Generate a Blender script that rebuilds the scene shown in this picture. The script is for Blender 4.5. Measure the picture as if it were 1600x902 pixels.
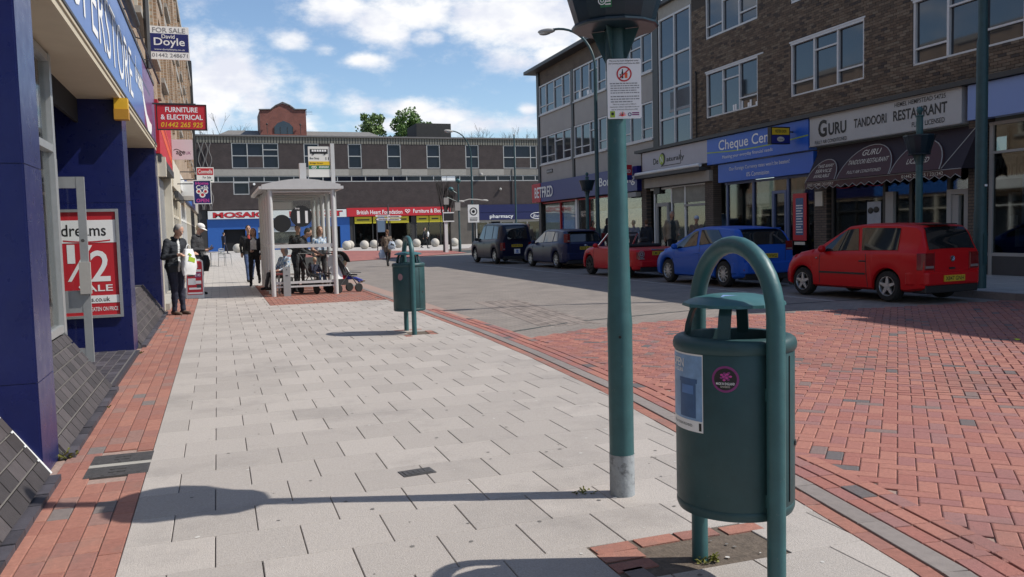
import bpy, bmesh, math, random
import numpy as np
from mathutils import Vector, Matrix, Euler
random.seed(7)
PI = math.pi
SC = bpy.context.scene
COL = SC.collection
for o in list(bpy.data.objects):
    bpy.data.objects.remove(o)

# ------------------------------------------------------------------ camera
cam_d = bpy.data.cameras.new('camera')
cam = bpy.data.objects.new('camera', cam_d)
COL.objects.link(cam)
SC.camera = cam
cam_d.sensor_width = 36.0
cam_d.lens = 1327.0 / 1600.0 * 36.0
cam_d.clip_start = 0.05
cam_d.clip_end = 3000
cam.matrix_world = Matrix(((0.9444768, 0.0460507, -0.3253351, 0.0000000), (-0.3276308, 0.0568557, -0.9430936, 0.0000000), (-0.0249330, 0.9973198, 0.0687865, 1.5000000), (0, 0, 0, 1)))

# ------------------------------------------------------------------ sun, sky, exposure
SUN_EL = math.radians(49.0)
sh = Vector((-0.940, 0.341, 0)).normalized()          # where shadows fall on the ground
sun_dir = Vector((sh.x * math.cos(SUN_EL), sh.y * math.cos(SUN_EL), -math.sin(SUN_EL)))
sd = bpy.data.lights.new('sun', 'SUN')
sd.energy = 4.9
sd.angle = math.radians(0.5)
sd.color = (1.0, 0.955, 0.88)
sun = bpy.data.objects.new('sun', sd)
COL.objects.link(sun)
sun.rotation_euler = sun_dir.to_track_quat('-Z', 'Y').to_euler()
sun.location = (20, -10, 40)
SC.view_settings.view_transform = 'Standard'
SC.view_settings.look = 'None'
SC.view_settings.exposure = 0.04
SC.cycles.diffuse_bounces = 2
SC.cycles.glossy_bounces = 3
SC.view_settings.gamma = 1.0

W = bpy.data.worlds.new('World')
SC.world = W
W.use_nodes = True
nt = W.node_tree
nt.nodes.clear()
wout = nt.nodes.new('ShaderNodeOutputWorld')
bg = nt.nodes.new('ShaderNodeBackground')
bg.inputs['Strength'].default_value = 0.14
sky = nt.nodes.new('ShaderNodeTexSky')
sky.sky_type = 'NISHITA'
sky.sun_disc = False
sky.sun_elevation = SUN_EL
sky.sun_rotation = math.atan2(-sun_dir.x, -sun_dir.y)
sky.altitude = 100
sky.air_density = 1.0
sky.dust_density = 0.15
sky.ozone_density = 3.0

def mth(tree, op, a, b=None, c=None):
    n = tree.nodes.new('ShaderNodeMath')
    n.operation = op
    for i, x in enumerate((a, b, c)):
        if x is None:
            continue
        if isinstance(x, (int, float)):
            n.inputs[i].default_value = x
        else:
            tree.links.new(x, n.inputs[i])
    return n.outputs[0]

tc = nt.nodes.new('ShaderNodeTexCoord')
sep = nt.nodes.new('ShaderNodeSeparateXYZ')
nt.links.new(tc.outputs['Generated'], sep.inputs[0])
az = mth(nt, 'ARCTAN2', sep.outputs[0], sep.outputs[1])
el = mth(nt, 'ARCSINE', sep.outputs[2])
BLOBS = [  # azimuth, elevation, half sizes, weight of each cumulus bank
    (0.136, 0.251, 0.05, 0.019, 1.0), (0.193, 0.233, 0.04, 0.02, 1.05), (0.222, 0.248, 0.066, 0.024, 1.1), (0.24, 0.222, 0.022, 0.01, 0.8), (0.318, 0.246, 0.059, 0.03, 1.15), (0.377, 0.234, 0.066, 0.034, 1.1),
    (0.339, 0.193, 0.033, 0.017, 1.0), (0.391, 0.192, 0.037, 0.024, 1.0), (0.012, 0.168, 0.050, 0.042, 1.15), (-0.01, 0.19, 0.017, 0.026, 1.0), (0.042, 0.146, 0.036, 0.020, 1.0), (0.0, 0.13, 0.04, 0.018, 0.9),
    (0.089, 0.214, 0.022, 0.011, 0.9), (0.127, 0.205, 0.016, 0.007, 0.75), (0.166, 0.194, 0.026, 0.008, 0.85), (0.111, 0.156, 0.017, 0.015, 0.6), (0.16, 0.141, 0.033, 0.016, 0.65), (0.219, 0.142, 0.041, 0.011, 0.9),
    (0.255, 0.131, 0.037, 0.013, 1.0), (0.315, 0.121, 0.06, 0.011, 1.0), (0.189, 0.124, 0.044, 0.01, 0.8), (0.068, 0.127, 0.05, 0.014, 0.8), (0.356, 0.138, 0.013, 0.006, 0.7), (0.45, 0.227, 0.051, 0.041, 1.1),
    (0.55, 0.30, .16, .06, 1.0), (0.9, 0.28, .2, .07, 1.0), (-0.25, 0.26, .16, .07, 1.0), (-0.7, 0.3, .25, .08, 1.0),
    (1.6, 0.3, .3, .08, 1.0), (2.6, 0.33, .35, .09, 1.0), (-1.6, 0.35, .4, .1, 1.0), (-2.6, 0.3, .3, .07, 1.0),
    (0.2, 0.5, .35, .06, .9), (-1.0, 0.65, .5, .08, .9), (1.2, 0.6, .5, .08, .9), (2.4, 0.7, .6, .08, .9)]
noi = nt.nodes.new('ShaderNodeTexNoise')
noi.inputs['Scale'].default_value = 17.0
noi.inputs['Detail'].default_value = 8.0
noi.inputs['Roughness'].default_value = 0.62
stretch = nt.nodes.new('ShaderNodeMapping')
stretch.inputs['Scale'].default_value = (1, 1, 1.9)
nt.links.new(tc.outputs['Generated'], stretch.inputs['Vector'])
nt.links.new(stretch.outputs['Vector'], noi.inputs['Vector'])
dens = None
for (a0, e0, sa, se, w) in BLOBS:
    da = mth(nt, 'MULTIPLY', mth(nt, 'SUBTRACT', az, a0), 1 / sa)
    de = mth(nt, 'MULTIPLY', mth(nt, 'SUBTRACT', el, e0), 1 / se)
    r2 = mth(nt, 'ADD', mth(nt, 'MULTIPLY', da, da), mth(nt, 'MULTIPLY', de, de))
    g = mth(nt, 'MULTIPLY', mth(nt, 'EXPONENT', mth(nt, 'MULTIPLY', r2, -0.8)), w)
    dens = g if dens is None else mth(nt, 'MAXIMUM', dens, g)
nz = mth(nt, 'MULTIPLY', mth(nt, 'SUBTRACT', noi.outputs['Fac'], 0.5), 1.9)
dd = mth(nt, 'ADD', dens, nz)
mr = nt.nodes.new('ShaderNodeMapRange')
mr.interpolation_type = 'SMOOTHSTEP'
mr.inputs['From Min'].default_value = 0.12
mr.inputs['From Max'].default_value = 0.98
nt.links.new(dd, mr.inputs['Value'])
noi2 = nt.nodes.new('ShaderNodeTexNoise')
noi2.inputs['Scale'].default_value = 22.0
noi2.inputs['Detail'].default_value = 5.0
nt.links.new(stretch.outputs['Vector'], noi2.inputs['Vector'])
cr = nt.nodes.new('ShaderNodeValToRGB')
cr.color_ramp.elements[0].position = 0.36
cr.color_ramp.elements[0].color = (5.6, 5.8, 6.5, 1)
cr.color_ramp.elements[1].position = 0.62
cr.color_ramp.elements[1].color = (7.3, 7.3, 7.3, 1)
nt.links.new(noi2.outputs['Fac'], cr.inputs['Fac'])
mixc = nt.nodes.new('ShaderNodeMix')
mixc.data_type = 'RGBA'
nt.links.new(mr.outputs['Result'], mixc.inputs['Factor'])
nt.links.new(sky.outputs['Color'], mixc.inputs['A'])
nt.links.new(cr.outputs['Color'], mixc.inputs['B'])
nt.links.new(mixc.outputs['Result'], bg.inputs['Color'])
nt.links.new(bg.outputs[0], wout.inputs['Surface'])

# ------------------------------------------------------------------ helpers
class MB:
    """collects shapes, build() links them as ONE mesh object"""
    def __init__(s):
        s.v, s.f, s.m = [], [], []

    def add(s, vs, fs, mi=0):
        b = len(s.v)
        s.v.extend([tuple(p) for p in vs])
        for f in fs:
            s.f.append(tuple(i + b for i in f))
            s.m.append(mi)
        return s

    def box(s, x0, x1, y0, y1, z0, z1, mi=0):
        if x0 > x1: x0, x1 = x1, x0
        if y0 > y1: y0, y1 = y1, y0
        if z0 > z1: z0, z1 = z1, z0
        vs = [(x0, y0, z0), (x1, y0, z0), (x1, y1, z0), (x0, y1, z0), (x0, y0, z1), (x1, y0, z1), (x1, y1, z1), (x0, y1, z1)]
        return s.add(vs, [(0, 3, 2, 1), (4, 5, 6, 7), (0, 1, 5, 4), (1, 2, 6, 5), (2, 3, 7, 6), (3, 0, 4, 7)], mi)

    def obox(s, c, size, rot=(0, 0, 0), mi=0):
        m = Euler(rot).to_matrix()
        h = [q / 2 for q in size]
        vs = []
        for z in (-1, 1):
            for (x, y) in ((-1, -1), (1, -1), (1, 1), (-1, 1)):
                vs.append(Vector(c) + m @ Vector((x * h[0], y * h[1], z * h[2])))
        return s.add(vs, [(0, 3, 2, 1), (4, 5, 6, 7), (0, 1, 5, 4), (1, 2, 6, 5), (2, 3, 7, 6), (3, 0, 4, 7)], mi)

    def prism(s, poly, axis, a, b, mi=0):
        """2-D polygon extruded along axis from a to b; poly coords are the other two axes in xyz order"""
        n = len(poly)
        vs = []
        for t in (a, b):
            for (p, q) in poly:
                vs.append({'x': (t, p, q), 'y': (p, t, q), 'z': (p, q, t)}[axis])
        fs = [tuple(range(n))[::-1], tuple(range(n, 2 * n))]
        for i in range(n):
            j = (i + 1) % n
            fs.append((i, j, n + j, n + i))
        return s.add(vs, fs, mi)

    def tube(s, pts, r, n=10, mi=0, cap=True):
        pts = [Vector(p) for p in pts]
        k = len(pts)
        rs = r if isinstance(r, (list, tuple)) else [r] * k
        vs, fs = [], []
        up = None
        for i in range(k):
            t = (pts[min(i + 1, k - 1)] - pts[max(i - 1, 0)]).normalized()
            if up is None:
                up = Vector((0, 0, 1)) if abs(t.z) < .9 else Vector((1, 0, 0))
            a = t.cross(up)
            if a.length < 1e-6:
                a = t.cross(Vector((0.3, 1, 0.2)))
            a.normalize()
            b = a.cross(t).normalized()
            up = b
            for j in range(n):
                th = 2 * PI * j / n
                vs.append(pts[i] + (a * math.cos(th) + b * math.sin(th)) * rs[i])
        for i in range(k - 1):
            for j in range(n):
                j2 = (j + 1) % n
                fs.append((i * n + j, (i + 1) * n + j, (i + 1) * n + j2, i * n + j2))
        if cap:
            fs.append(tuple(range(n)))
            fs.append(tuple(range((k - 1) * n, k * n))[::-1])
        return s.add(vs, fs, mi)

    def lathe(s, prof, c=(0, 0, 0), n=24, axis='z', mi=0, cap=True):
        """prof: list of (radius, height)"""
        vs, fs = [], []
        k = len(prof)
        for (r, h) in prof:
            for j in range(n):
                th = 2 * PI * j / n
                p, q = r * math.cos(th), r * math.sin(th)
                if axis == 'z': w = (p, q, h)
                elif axis == 'x': w = (h, p, q)
                else: w = (q, h, p)
                vs.append((w[0] + c[0], w[1] + c[1], w[2] + c[2]))
        for i in range(k - 1):
            for j in range(n):
                j2 = (j + 1) % n
                fs.append((i * n + j, i * n + j2, (i + 1) * n + j2, (i + 1) * n + j))
        if cap:
            fs.append(tuple(range(n))[::-1])
            fs.append(tuple(range((k - 1) * n, k * n)))
        return s.add(vs, fs, mi)

    def ell(s, c, r, n=12, m=8, mi=0, rot=None):
        if not isinstance(r, (list, tuple)): r = (r, r, r)
        M = Euler(rot).to_matrix() if rot else None
        vs, fs = [], []
        for i in range(m + 1):
            ph = PI * i / m
            for j in range(n):
                th = 2 * PI * j / n
                p = Vector((r[0] * math.sin(ph) * math.cos(th), r[1] * math.sin(ph) * math.sin(th), r[2] * math.cos(ph)))
                if M: p = M @ p
                vs.append(p + Vector(c))
        for i in range(m):
            for j in range(n):
                j2 = (j + 1) % n
                fs.append((i * n + j, (i + 1) * n + j, (i + 1) * n + j2, i * n + j2))
        return s.add(vs, fs, mi)

    def quad(s, a, b, c, d, mi=0):
        return s.add([a, b, c, d], [(0, 1, 2, 3)], mi)

    def mesh(s, name, mats, smooth=False, sharp=40):
        me = bpy.data.meshes.new(name)
        me.from_pydata(s.v, [], s.f)
        if not isinstance(mats, (list, tuple)): mats = [mats]
        for m in mats: me.materials.append(m)
        if len(mats) > 1:
            me.polygons.foreach_set('material_index', s.m)
        if smooth:
            me.polygons.foreach_set('use_smooth', [True] * len(me.polygons))
            me.set_sharp_from_angle(angle=math.radians(sharp))
        me.update()
        return me

    def build(s, name, mats, parent=None, loc=(0, 0, 0), rot=(0, 0, 0), smooth=False, sharp=40, bevel=0):
        me = s.mesh(name, mats, smooth, sharp)
        o = bpy.data.objects.new(name, me)
        COL.objects.link(o)
        o.location = loc
        o.rotation_euler = rot
        if parent: o.parent = parent
        if bevel:
            b = o.modifiers.new('bevel', 'BEVEL')
            b.width = bevel
            b.segments = 2
            b.limit_method = 'ANGLE'
        return o


def tag(o, label=None, cat=None, group=None, kind=None):
    if label: o['label'] = label
    if cat: o['category'] = cat
    if group: o['group'] = group
    if kind: o['kind'] = kind
    return o


def root(name, label, cat, loc=(0, 0, 0), rz=0, group=None):
    o = bpy.data.objects.new(name, None)
    COL.objects.link(o)
    o.location = loc
    o.rotation_euler = (0, 0, rz)
    o.empty_display_size = .2
    return tag(o, label, cat, group)


def kids(o):
    return [c for c in COL.objects if c.parent == o]


def copy_tree(o, parent=None):
    c = o.copy()
    COL.objects.link(c)
    if parent: c.parent = parent
    for ch in kids(o):
        copy_tree(ch, c)
    return c


# ------------------------------------------------------------------ materials
def mat(name, col, rough=.7, metal=0., var=.0, scale=6., bump=0., bscale=60., pieces=0., hue=None, spec=.5, coat=0., stain=None, rnoise=0.):
    """principled with noise variation; pieces>0 varies the tone from piece to piece"""
    m = bpy.data.materials.new(name)
    m.use_nodes = True
    t = m.node_tree
    p = t.nodes['Principled BSDF']
    p.inputs['Roughness'].default_value = rough
    p.inputs['Metallic'].default_value = metal
    p.inputs['Specular IOR Level'].default_value = spec
    if coat:
        p.inputs['Coat Weight'].default_value = coat
        p.inputs['Coat Roughness'].default_value = .05
    c4 = (*col, 1)
    p.inputs['Base Color'].default_value = c4
    cur = None
    tcn = t.nodes.new('ShaderNodeTexCoord')
    geo = None
    def mixrgb(fac, a, b, blend='MIX'):
        n = t.nodes.new('ShaderNodeMix')
        n.data_type = 'RGBA'
        n.blend_type = blend
        for key, x in (('Factor', fac), ('A', a), ('B', b)):
            if isinstance(x, (tuple, list, float, int)):
                n.inputs[key].default_value = x
            else:
                t.links.new(x, n.inputs[key])
        return n.outputs['Result']
    if pieces:
        geo = t.nodes.new('ShaderNodeNewGeometry')
        oi = t.nodes.new('ShaderNodeObjectInfo')
        fr = mth(t, 'FRACT', mth(t, 'ADD', geo.outputs['Random Per Island'], oi.outputs['Random']))
        ramp = t.nodes.new('ShaderNodeValToRGB')
        ramp.color_ramp.interpolation = 'CONSTANT' if hue else 'LINEAR'
        if hue:                                  # a list of (position, colour) of the kinds of piece
            els = ramp.color_ramp.elements
            els[0].position, els[0].color = hue[0][0], (*hue[0][1], 1)
            els[1].position, els[1].color = hue[1][0], (*hue[1][1], 1)
            for (ps, cc) in hue[2:]:
                e = els.new(ps)
                e.color = (*cc, 1)
        else:
            lo = tuple(max(0, c * (1 - pieces)) for c in col)
            hi = tuple(c * (1 + pieces) for c in col)
            ramp.color_ramp.elements[0].color = (*lo, 1)
            ramp.color_ramp.elements[1].color = (*hi, 1)
        t.links.new(fr, ramp.inputs['Fac'])
        cur = ramp.outputs['Color']
    if var:
        n = t.nodes.new('ShaderNodeTexNoise')
        n.inputs['Scale'].default_value = scale
        n.inputs['Detail'].default_value = 6
        n.inputs['Roughness'].default_value = .65
        t.links.new(tcn.outputs['Object'] if not pieces else t.nodes.new('ShaderNodeNewGeometry').outputs['Position'], n.inputs['Vector'])
        mrn = t.nodes.new('ShaderNodeMapRange')
        mrn.inputs['From Min'].default_value = .25
        mrn.inputs['From Max'].default_value = .75
        mrn.inputs['To Min'].default_value = 1 - var
        mrn.inputs['To Max'].default_value = 1 + var
        t.links.new(n.outputs['Fac'], mrn.inputs['Value'])
        comb = t.nodes.new('ShaderNodeCombineColor')
        for i in range(3): t.links.new(mrn.outputs['Result'], comb.inputs[i])
        cur = mixrgb(1.0, cur if cur is not None else c4, comb.outputs[0], 'MULTIPLY')
    if stain:                                    # (colour, scale, amount)
        n = t.nodes.new('ShaderNodeTexNoise')
        n.inputs['Scale'].default_value = stain[1]
        n.inputs['Detail'].default_value = 8
        n.inputs['Roughness'].default_value = .7
        t.links.new(t.nodes.new('ShaderNodeNewGeometry').outputs['Position'], n.inputs['Vector'])
        mrn = t.nodes.new('ShaderNodeMapRange')
        mrn.inputs['From Min'].default_value = stain[3] if len(stain) > 3 else .52
        mrn.inputs['From Max'].default_value = (stain[3] + .05) if len(stain) > 3 else .72
        mrn.inputs['To Max'].default_value = stain[2]
        t.links.new(n.outputs['Fac'], mrn.inputs['Value'])
        cur = mixrgb(mrn.outputs['Result'], cur if cur is not None else c4, (*stain[0], 1))
    if cur is not None:
        t.links.new(cur, p.inputs['Base Color'])
    if bump:
        n = t.nodes.new('ShaderNodeTexNoise')
        n.inputs['Scale'].default_value = bscale
        n.inputs['Detail'].default_value = 4
        t.links.new(t.nodes.new('ShaderNodeNewGeometry').outputs['Position'], n.inputs['Vector'])
        b = t.nodes.new('ShaderNodeBump')
        b.inputs['Strength'].default_value = bump
        b.inputs['Distance'].default_value = .01
        t.links.new(n.outputs['Fac'], b.inputs['Height'])
        t.links.new(b.outputs[0], p.inputs['Normal'])
    if rnoise:
        n = t.nodes.new('ShaderNodeTexNoise')
        n.inputs['Scale'].default_value = 9
        n.inputs['Detail'].default_value = 4
        t.links.new(tcn.outputs['Object'], n.inputs['Vector'])
        mrn = t.nodes.new('ShaderNodeMapRange')
        mrn.inputs['To Min'].default_value = max(0, rough - rnoise)
        mrn.inputs['To Max'].default_value = min(1, rough + rnoise)
        t.links.new(n.outputs['Fac'], mrn.inputs['Value'])
        t.links.new(mrn.outputs['Result'], p.inputs['Roughness'])
    return m


def bricktex(name, c1, c2, mortar, bw, bh, axis='xz', msize=.012, rough=.85, bump=.5, off=.5, var=.25):
    """brick pattern for surfaces too far away to tell the pieces apart (object coordinates, metres)"""
    m = bpy.data.materials.new(name)
    m.use_nodes = True
    t = m.node_tree
    p = t.nodes['Principled BSDF']
    p.inputs['Roughness'].default_value = rough
    tcn = t.nodes.new('ShaderNodeTexCoord')
    sp = t.nodes.new('ShaderNodeSeparateXYZ')
    t.links.new(tcn.outputs['Object'], sp.inputs[0])
    cb = t.nodes.new('ShaderNodeCombineXYZ')
    ix = {'x': 0, 'y': 1, 'z': 2}
    t.links.new(sp.outputs[ix[axis[0]]], cb.inputs[0])
    t.links.new(sp.outputs[ix[axis[1]]], cb.inputs[1])
    b = t.nodes.new('ShaderNodeTexBrick')
    b.offset = off
    b.inputs['Color1'].default_value = (*c1, 1)
    b.inputs['Color2'].default_value = (*c2, 1)
    b.inputs['Mortar'].default_value = (*mortar, 1)
    b.inputs['Scale'].default_value = 1
    b.inputs['Mortar Size'].default_value = msize
    b.inputs['Mortar Smooth'].default_value = .1
    b.inputs['Brick Width'].default_value = bw
    b.inputs['Row Height'].default_value = bh
    t.links.new(cb.outputs[0], b.inputs['Vector'])
    n = t.nodes.new('ShaderNodeTexNoise')
    n.inputs['Scale'].default_value = 1.3
    n.inputs['Detail'].default_value = 7
    t.links.new(tcn.outputs['Object'], n.inputs['Vector'])
    mrn = t.nodes.new('ShaderNodeMapRange')
    mrn.inputs['From Min'].default_value = .25
    mrn.inputs['From Max'].default_value = .75
    mrn.inputs['To Min'].default_value = 1 - var
    mrn.inputs['To Max'].default_value = 1 + var
    t.links.new(n.outputs['Fac'], mrn.inputs['Value'])
    comb = t.nodes.new('ShaderNodeCombineColor')
    for i in range(3): t.links.new(mrn.outputs['Result'], comb.inputs[i])
    mx = t.nodes.new('ShaderNodeMix')
    mx.data_type = 'RGBA'
    mx.blend_type = 'MULTIPLY'
    mx.inputs['Factor'].default_value = 1
    t.links.new(b.outputs['Color'], mx.inputs['A'])
    t.links.new(comb.outputs[0], mx.inputs['B'])
    t.links.new(mx.outputs['Result'], p.inputs['Base Color'])
    bp = t.nodes.new('ShaderNodeBump')
    bp.inputs['Strength'].default_value = bump
    bp.inputs['Distance'].default_value = .01
    bp.invert = True
    t.links.new(b.outputs['Fac'], bp.inputs['Height'])
    t.links.new(bp.outputs[0], p.inputs['Normal'])
    return m


def clear_glass(name, tint=(.9, .95, .95), refl=.12):
    m = bpy.data.materials.new(name)
    m.use_nodes = True
    t = m.node_tree
    t.nodes.clear()
    out = t.nodes.new('ShaderNodeOutputMaterial')
    tr = t.nodes.new('ShaderNodeBsdfTransparent')
    tr.inputs['Color'].default_value = (*tint, 1)
    gl = t.nodes.new('ShaderNodeBsdfGlossy')
    gl.inputs['Roughness'].default_value = .03
    fr = t.nodes.new('ShaderNodeFresnel')
    fr.inputs['IOR'].default_value = 1.45
    ad = mth(t, 'ADD', mth(t, 'MULTIPLY', fr.outputs[0], .35 if refl == 0 else .8), refl * .3)
    mx = t.nodes.new('ShaderNodeMixShader')
    t.links.new(ad, mx.inputs[0])
    t.links.new(tr.outputs[0], mx.inputs[1])
    t.links.new(gl.outputs[0], mx.inputs[2])
    t.links.new(mx.outputs[0], out.inputs['Surface'])
    return m


M = {}
def P(name, *a, **k):
    M[name] = mat(name, *a, **k)
    return M[name]

# paving
P('slab', (.372, .335, .305), .88, pieces=.09, var=.22, scale=110, bump=.5, bscale=170, stain=((.225, .205, .19), .8, .7))
P('slab_joint', (.085, .075, .068), .95, var=.3, scale=30)
P('red_brick', (.35, .13, .09), .85, pieces=.3, hue=[(0, (.275, .115, .085)), (.25, (.30, .13, .095)), (.5, (.325, .145, .105)), (.72, (.265, .12, .095)), (.88, (.25, .14, .115)), (.96, (.17, .14, .13))], var=.2, scale=30, bump=.4, bscale=150, stain=((.17, .13, .11), 2.2, .45))
P('red_paver', (.33, .12, .095), .82, pieces=.3, hue=[(0, (.30, .115, .090)), (.2, (.32, .13, .10)), (.45, (.345, .145, .108)), (.7, (.28, .118, .104)), (.86, (.265, .128, .116)), (.945, (.19, .13, .118)), (.978, (.115, .10, .10))], var=.22, scale=40, bump=.5, bscale=130, stain=((.18, .10, .085), .55, .75))
P('sand_joint', (.30, .21, .175), .95, var=.3, scale=40)
P('kerb_stone', (.215, .185, .17), .8, pieces=.1, var=.15, scale=18, bump=.3, bscale=150)
P('asphalt', (.045, .052, .05), .9, var=.2, scale=8, bump=.4, bscale=120)
P('black_brick', (.06, .055, .065), .6, pieces=.35, var=.2, scale=12, bump=.3, bscale=90)
P('grey_brick', (.056, .047, .047), .65, pieces=.35, var=.2, scale=12, bump=.3, bscale=90)
P('pale_mortar', (.135, .125, .118), .9, var=.15, scale=20)
P('iron', (.075, .07, .068), .6, metal=.3, var=.3, scale=30, bump=.4, bscale=180)
P('concrete', (.33, .31, .275), .85, var=.12, scale=5, bump=.2, stain=((.22, .20, .18), 1.5, .4))
P('dirt', (.11, .085, .065), .95, var=.4, scale=25, bump=.6, bscale=70)
P('weed', (.20, .20, .045), .8, var=.3, scale=20)
# metals, paint
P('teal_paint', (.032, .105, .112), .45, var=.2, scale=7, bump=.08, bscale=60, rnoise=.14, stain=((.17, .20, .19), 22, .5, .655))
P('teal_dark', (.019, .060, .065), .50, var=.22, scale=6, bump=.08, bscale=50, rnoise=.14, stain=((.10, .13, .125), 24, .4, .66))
P('chip_grey', (.30, .32, .33), .7, var=.2, scale=20, bump=.3, bscale=80, stain=((.05, .05, .05), 22, .9))
P('alu', (.42, .43, .43), .42, metal=.55, var=.08, scale=10)
P('shelter_grey', (.58, .58, .57), .45, metal=.1, var=.06, scale=8, rnoise=.08)
P('white_paint', (.72, .72, .70), .5, var=.05, scale=9)
P('window_white', (.58, .58, .57), .5, var=.06, scale=9)
P('cream', (.60, .55, .45), .7, var=.08, scale=3, bump=.08)
P('soffit', (.50, .44, .33), .75, var=.06, scale=4, bump=.05)
P('black', (.012, .012, .013), .5)
P('dark_void', (.010, .010, .012), .9)
P('dark_grey', (.05, .05, .052), .55, var=.1)
P('navy_tile', (.009, .014, .088), .30, var=.14, scale=4, bump=.08, bscale=35, rnoise=.12, stain=((.16, .16, .26), 11, .4, .68))
P('sign_blue', (.075, .155, .40), .32, var=.05, scale=2)
P('sign_plum', (.16, .05, .16), .35)
P('white_print', (.82, .82, .80), .5)
P('black_print', (.012, .012, .012), .5)
P('navy_print', (.012, .016, .13), .5)
P('red_print', (.50, .018, .028), .5)
P('yellow_print', (.75, .48, .015), .5)
P('green_print', (.02, .16, .07), .5)
P('lime_print', (.30, .42, .03), .5)
P('orange_print', (.72, .10, .02), .5)
P('grey_print', (.25, .25, .26), .6)
P('pink_print', (.55, .06, .30), .5)
P('purple_print', (.22, .03, .16), .5)
P('sky_print', (.10, .22, .48), .5, var=.3, scale=6)
P('steel_blue_print', (.045, .11, .24), .5, var=.2, scale=12)
P('yellow_box', (.70, .40, .02), .5)
# buildings
P('wall_brick', (.135, .10, .075), .85, pieces=.3, hue=[(0, (.13, .090, .060)), (.25, (.16, .115, .078)), (.5, (.10, .072, .050)), (.75, (.18, .138, .096)), (.90, (.06, .046, .038))], var=.15, scale=10, bump=.3, bscale=100)
P('wall_mortar', (.058, .048, .040), .95, var=.2, scale=15)
M['far_brick'] = bricktex('far_brick', (.052, .038, .036), (.038, .028, .028), (.06, .048, .046), .24, .082, 'xz')
M['gable_brick'] = bricktex('gable_brick', (.26, .075, .05), (.21, .06, .045), (.25, .15, .12), .24, .08, 'xz')
M['side_brick'] = bricktex('side_brick', (.15, .11, .08), (.11, .08, .06), (.06, .05, .042), .235, .078, 'xz')
M['left_brick'] = bricktex('left_brick', (.36, .235, .14), (.27, .175, .11), (.36, .31, .25), .235, .078, 'yz')
M['street_setts'] = bricktex('street_setts', (.245, .212, .185), (.20, .174, .155), (.14, .118, .10), .215, .107, 'xy', msize=.007, bump=.35, var=.16)
M['street_slabs'] = bricktex('street_slabs', (.44, .41, .375), (.40, .37, .34), (.16, .14, .13), .413, .428, 'xy', msize=.006, bump=.3, var=.12)
M['plaza_red'] = bricktex('plaza_red', (.34, .12, .095), (.28, .10, .085), (.14, .08, .065), .43, .215, 'xy', msize=.01, bump=.3, var=.16)
P('panel_grey', (.36, .345, .32), .8, var=.08, scale=1.2, bump=.1, bscale=40, stain=((.27, .26, .24), .9, .35))
P('dark_frame', (.03, .03, .03), .5, var=.15)
P('roof_felt', (.16, .15, .145), .85, var=.15, scale=3)
P('roof_slate', (.17, .16, .145), .8, var=.2, scale=2)
P('dark_block', (.035, .033, .032), .8, var=.2, scale=3)
P('window_glass', (.018, .024, .034), .035, spec=.9, var=.25, scale=.7)
P('shop_glass', (.012, .016, .018), .03, spec=.6)
P('shop_interior', (.05, .055, .05), .8, var=.7, scale=2.5)
P('curtain', (.40, .42, .45), .8, var=.12, scale=9)
P('betting_blue', (.010, .014, .17), .38)
P('cheque_blue', (.012, .105, .52), .35, var=.05)
P('maroon', (.060, .016, .016), .6, var=.1)
P('lilac', (.20, .30, .58), .4)
P('shop_blue', (.018, .10, .36), .5, var=.08)
P('pharmacy_blue', (.008, .011, .075), .4)
P('bollard_stone', (.48, .44, .38), .85, var=.12, scale=9, bump=.3, bscale=60, stain=((.26, .24, .21), 3, .5))
M['glass_clear'] = clear_glass('glass_clear', (.965, .975, .97), .0)
P('mosaic_white', (.70, .70, .68), .5)


# ------------------------------------------------------------------ writing
def text(s, m, size=None, parent=None, loc=(0, 0, 0), rot=(PI / 2, 0, 0), width=None, height=None, bold=0., ext=.004, align='CENTER', name='lettering', shear=0., spacing=1., scale_w=None):
    cu = bpy.data.curves.new(name, 'FONT')
    cu.body = s
    cu.size = 1
    cu.align_x = 'CENTER'
    cu.align_y = 'CENTER'
    cu.offset = bold
    cu.extrude = 0
    cu.shear = shear
    cu.resolution_u = 3
    cu.space_character = spacing
    to = bpy.data.objects.new(name, cu)
    COL.objects.link(to)
    dg = bpy.context.evaluated_depsgraph_get()
    dg.update()
    me = bpy.data.meshes.new_from_object(to.evaluated_get(dg))
    bpy.data.objects.remove(to)
    bpy.data.curves.remove(cu)
    me.name = name
    n = len(me.vertices)
    co = np.empty(n * 3, dtype=np.float32)
    me.vertices.foreach_get('co', co)
    co = co.reshape(-1, 3)
    lo, hi = co.min(0), co.max(0)
    w0, h0 = hi[0] - lo[0], hi[1] - lo[1]
    if height and width:
        sx, sy = width / w0, height / h0
    elif width:
        sx = sy = width / w0
    elif height:
        sx = sy = height / h0
    else:
        sx = sy = size
    co[:, 0] = (co[:, 0] - (lo[0] + hi[0]) / 2) * sx
    co[:, 1] = (co[:, 1] - (lo[1] + hi[1]) / 2) * sy
    if align == 'LEFT': co[:, 0] -= co[:, 0].min()
    co[:, 2] = ext
    me.vertices.foreach_set('co', co.ravel())
    me.materials.clear()
    me.materials.append(m)
    me.update()
    o = bpy.data.objects.new(name, me)
    COL.objects.link(o)
    o.location = loc
    o.rotation_euler = rot
    if parent: o.parent = parent
    return o


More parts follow.
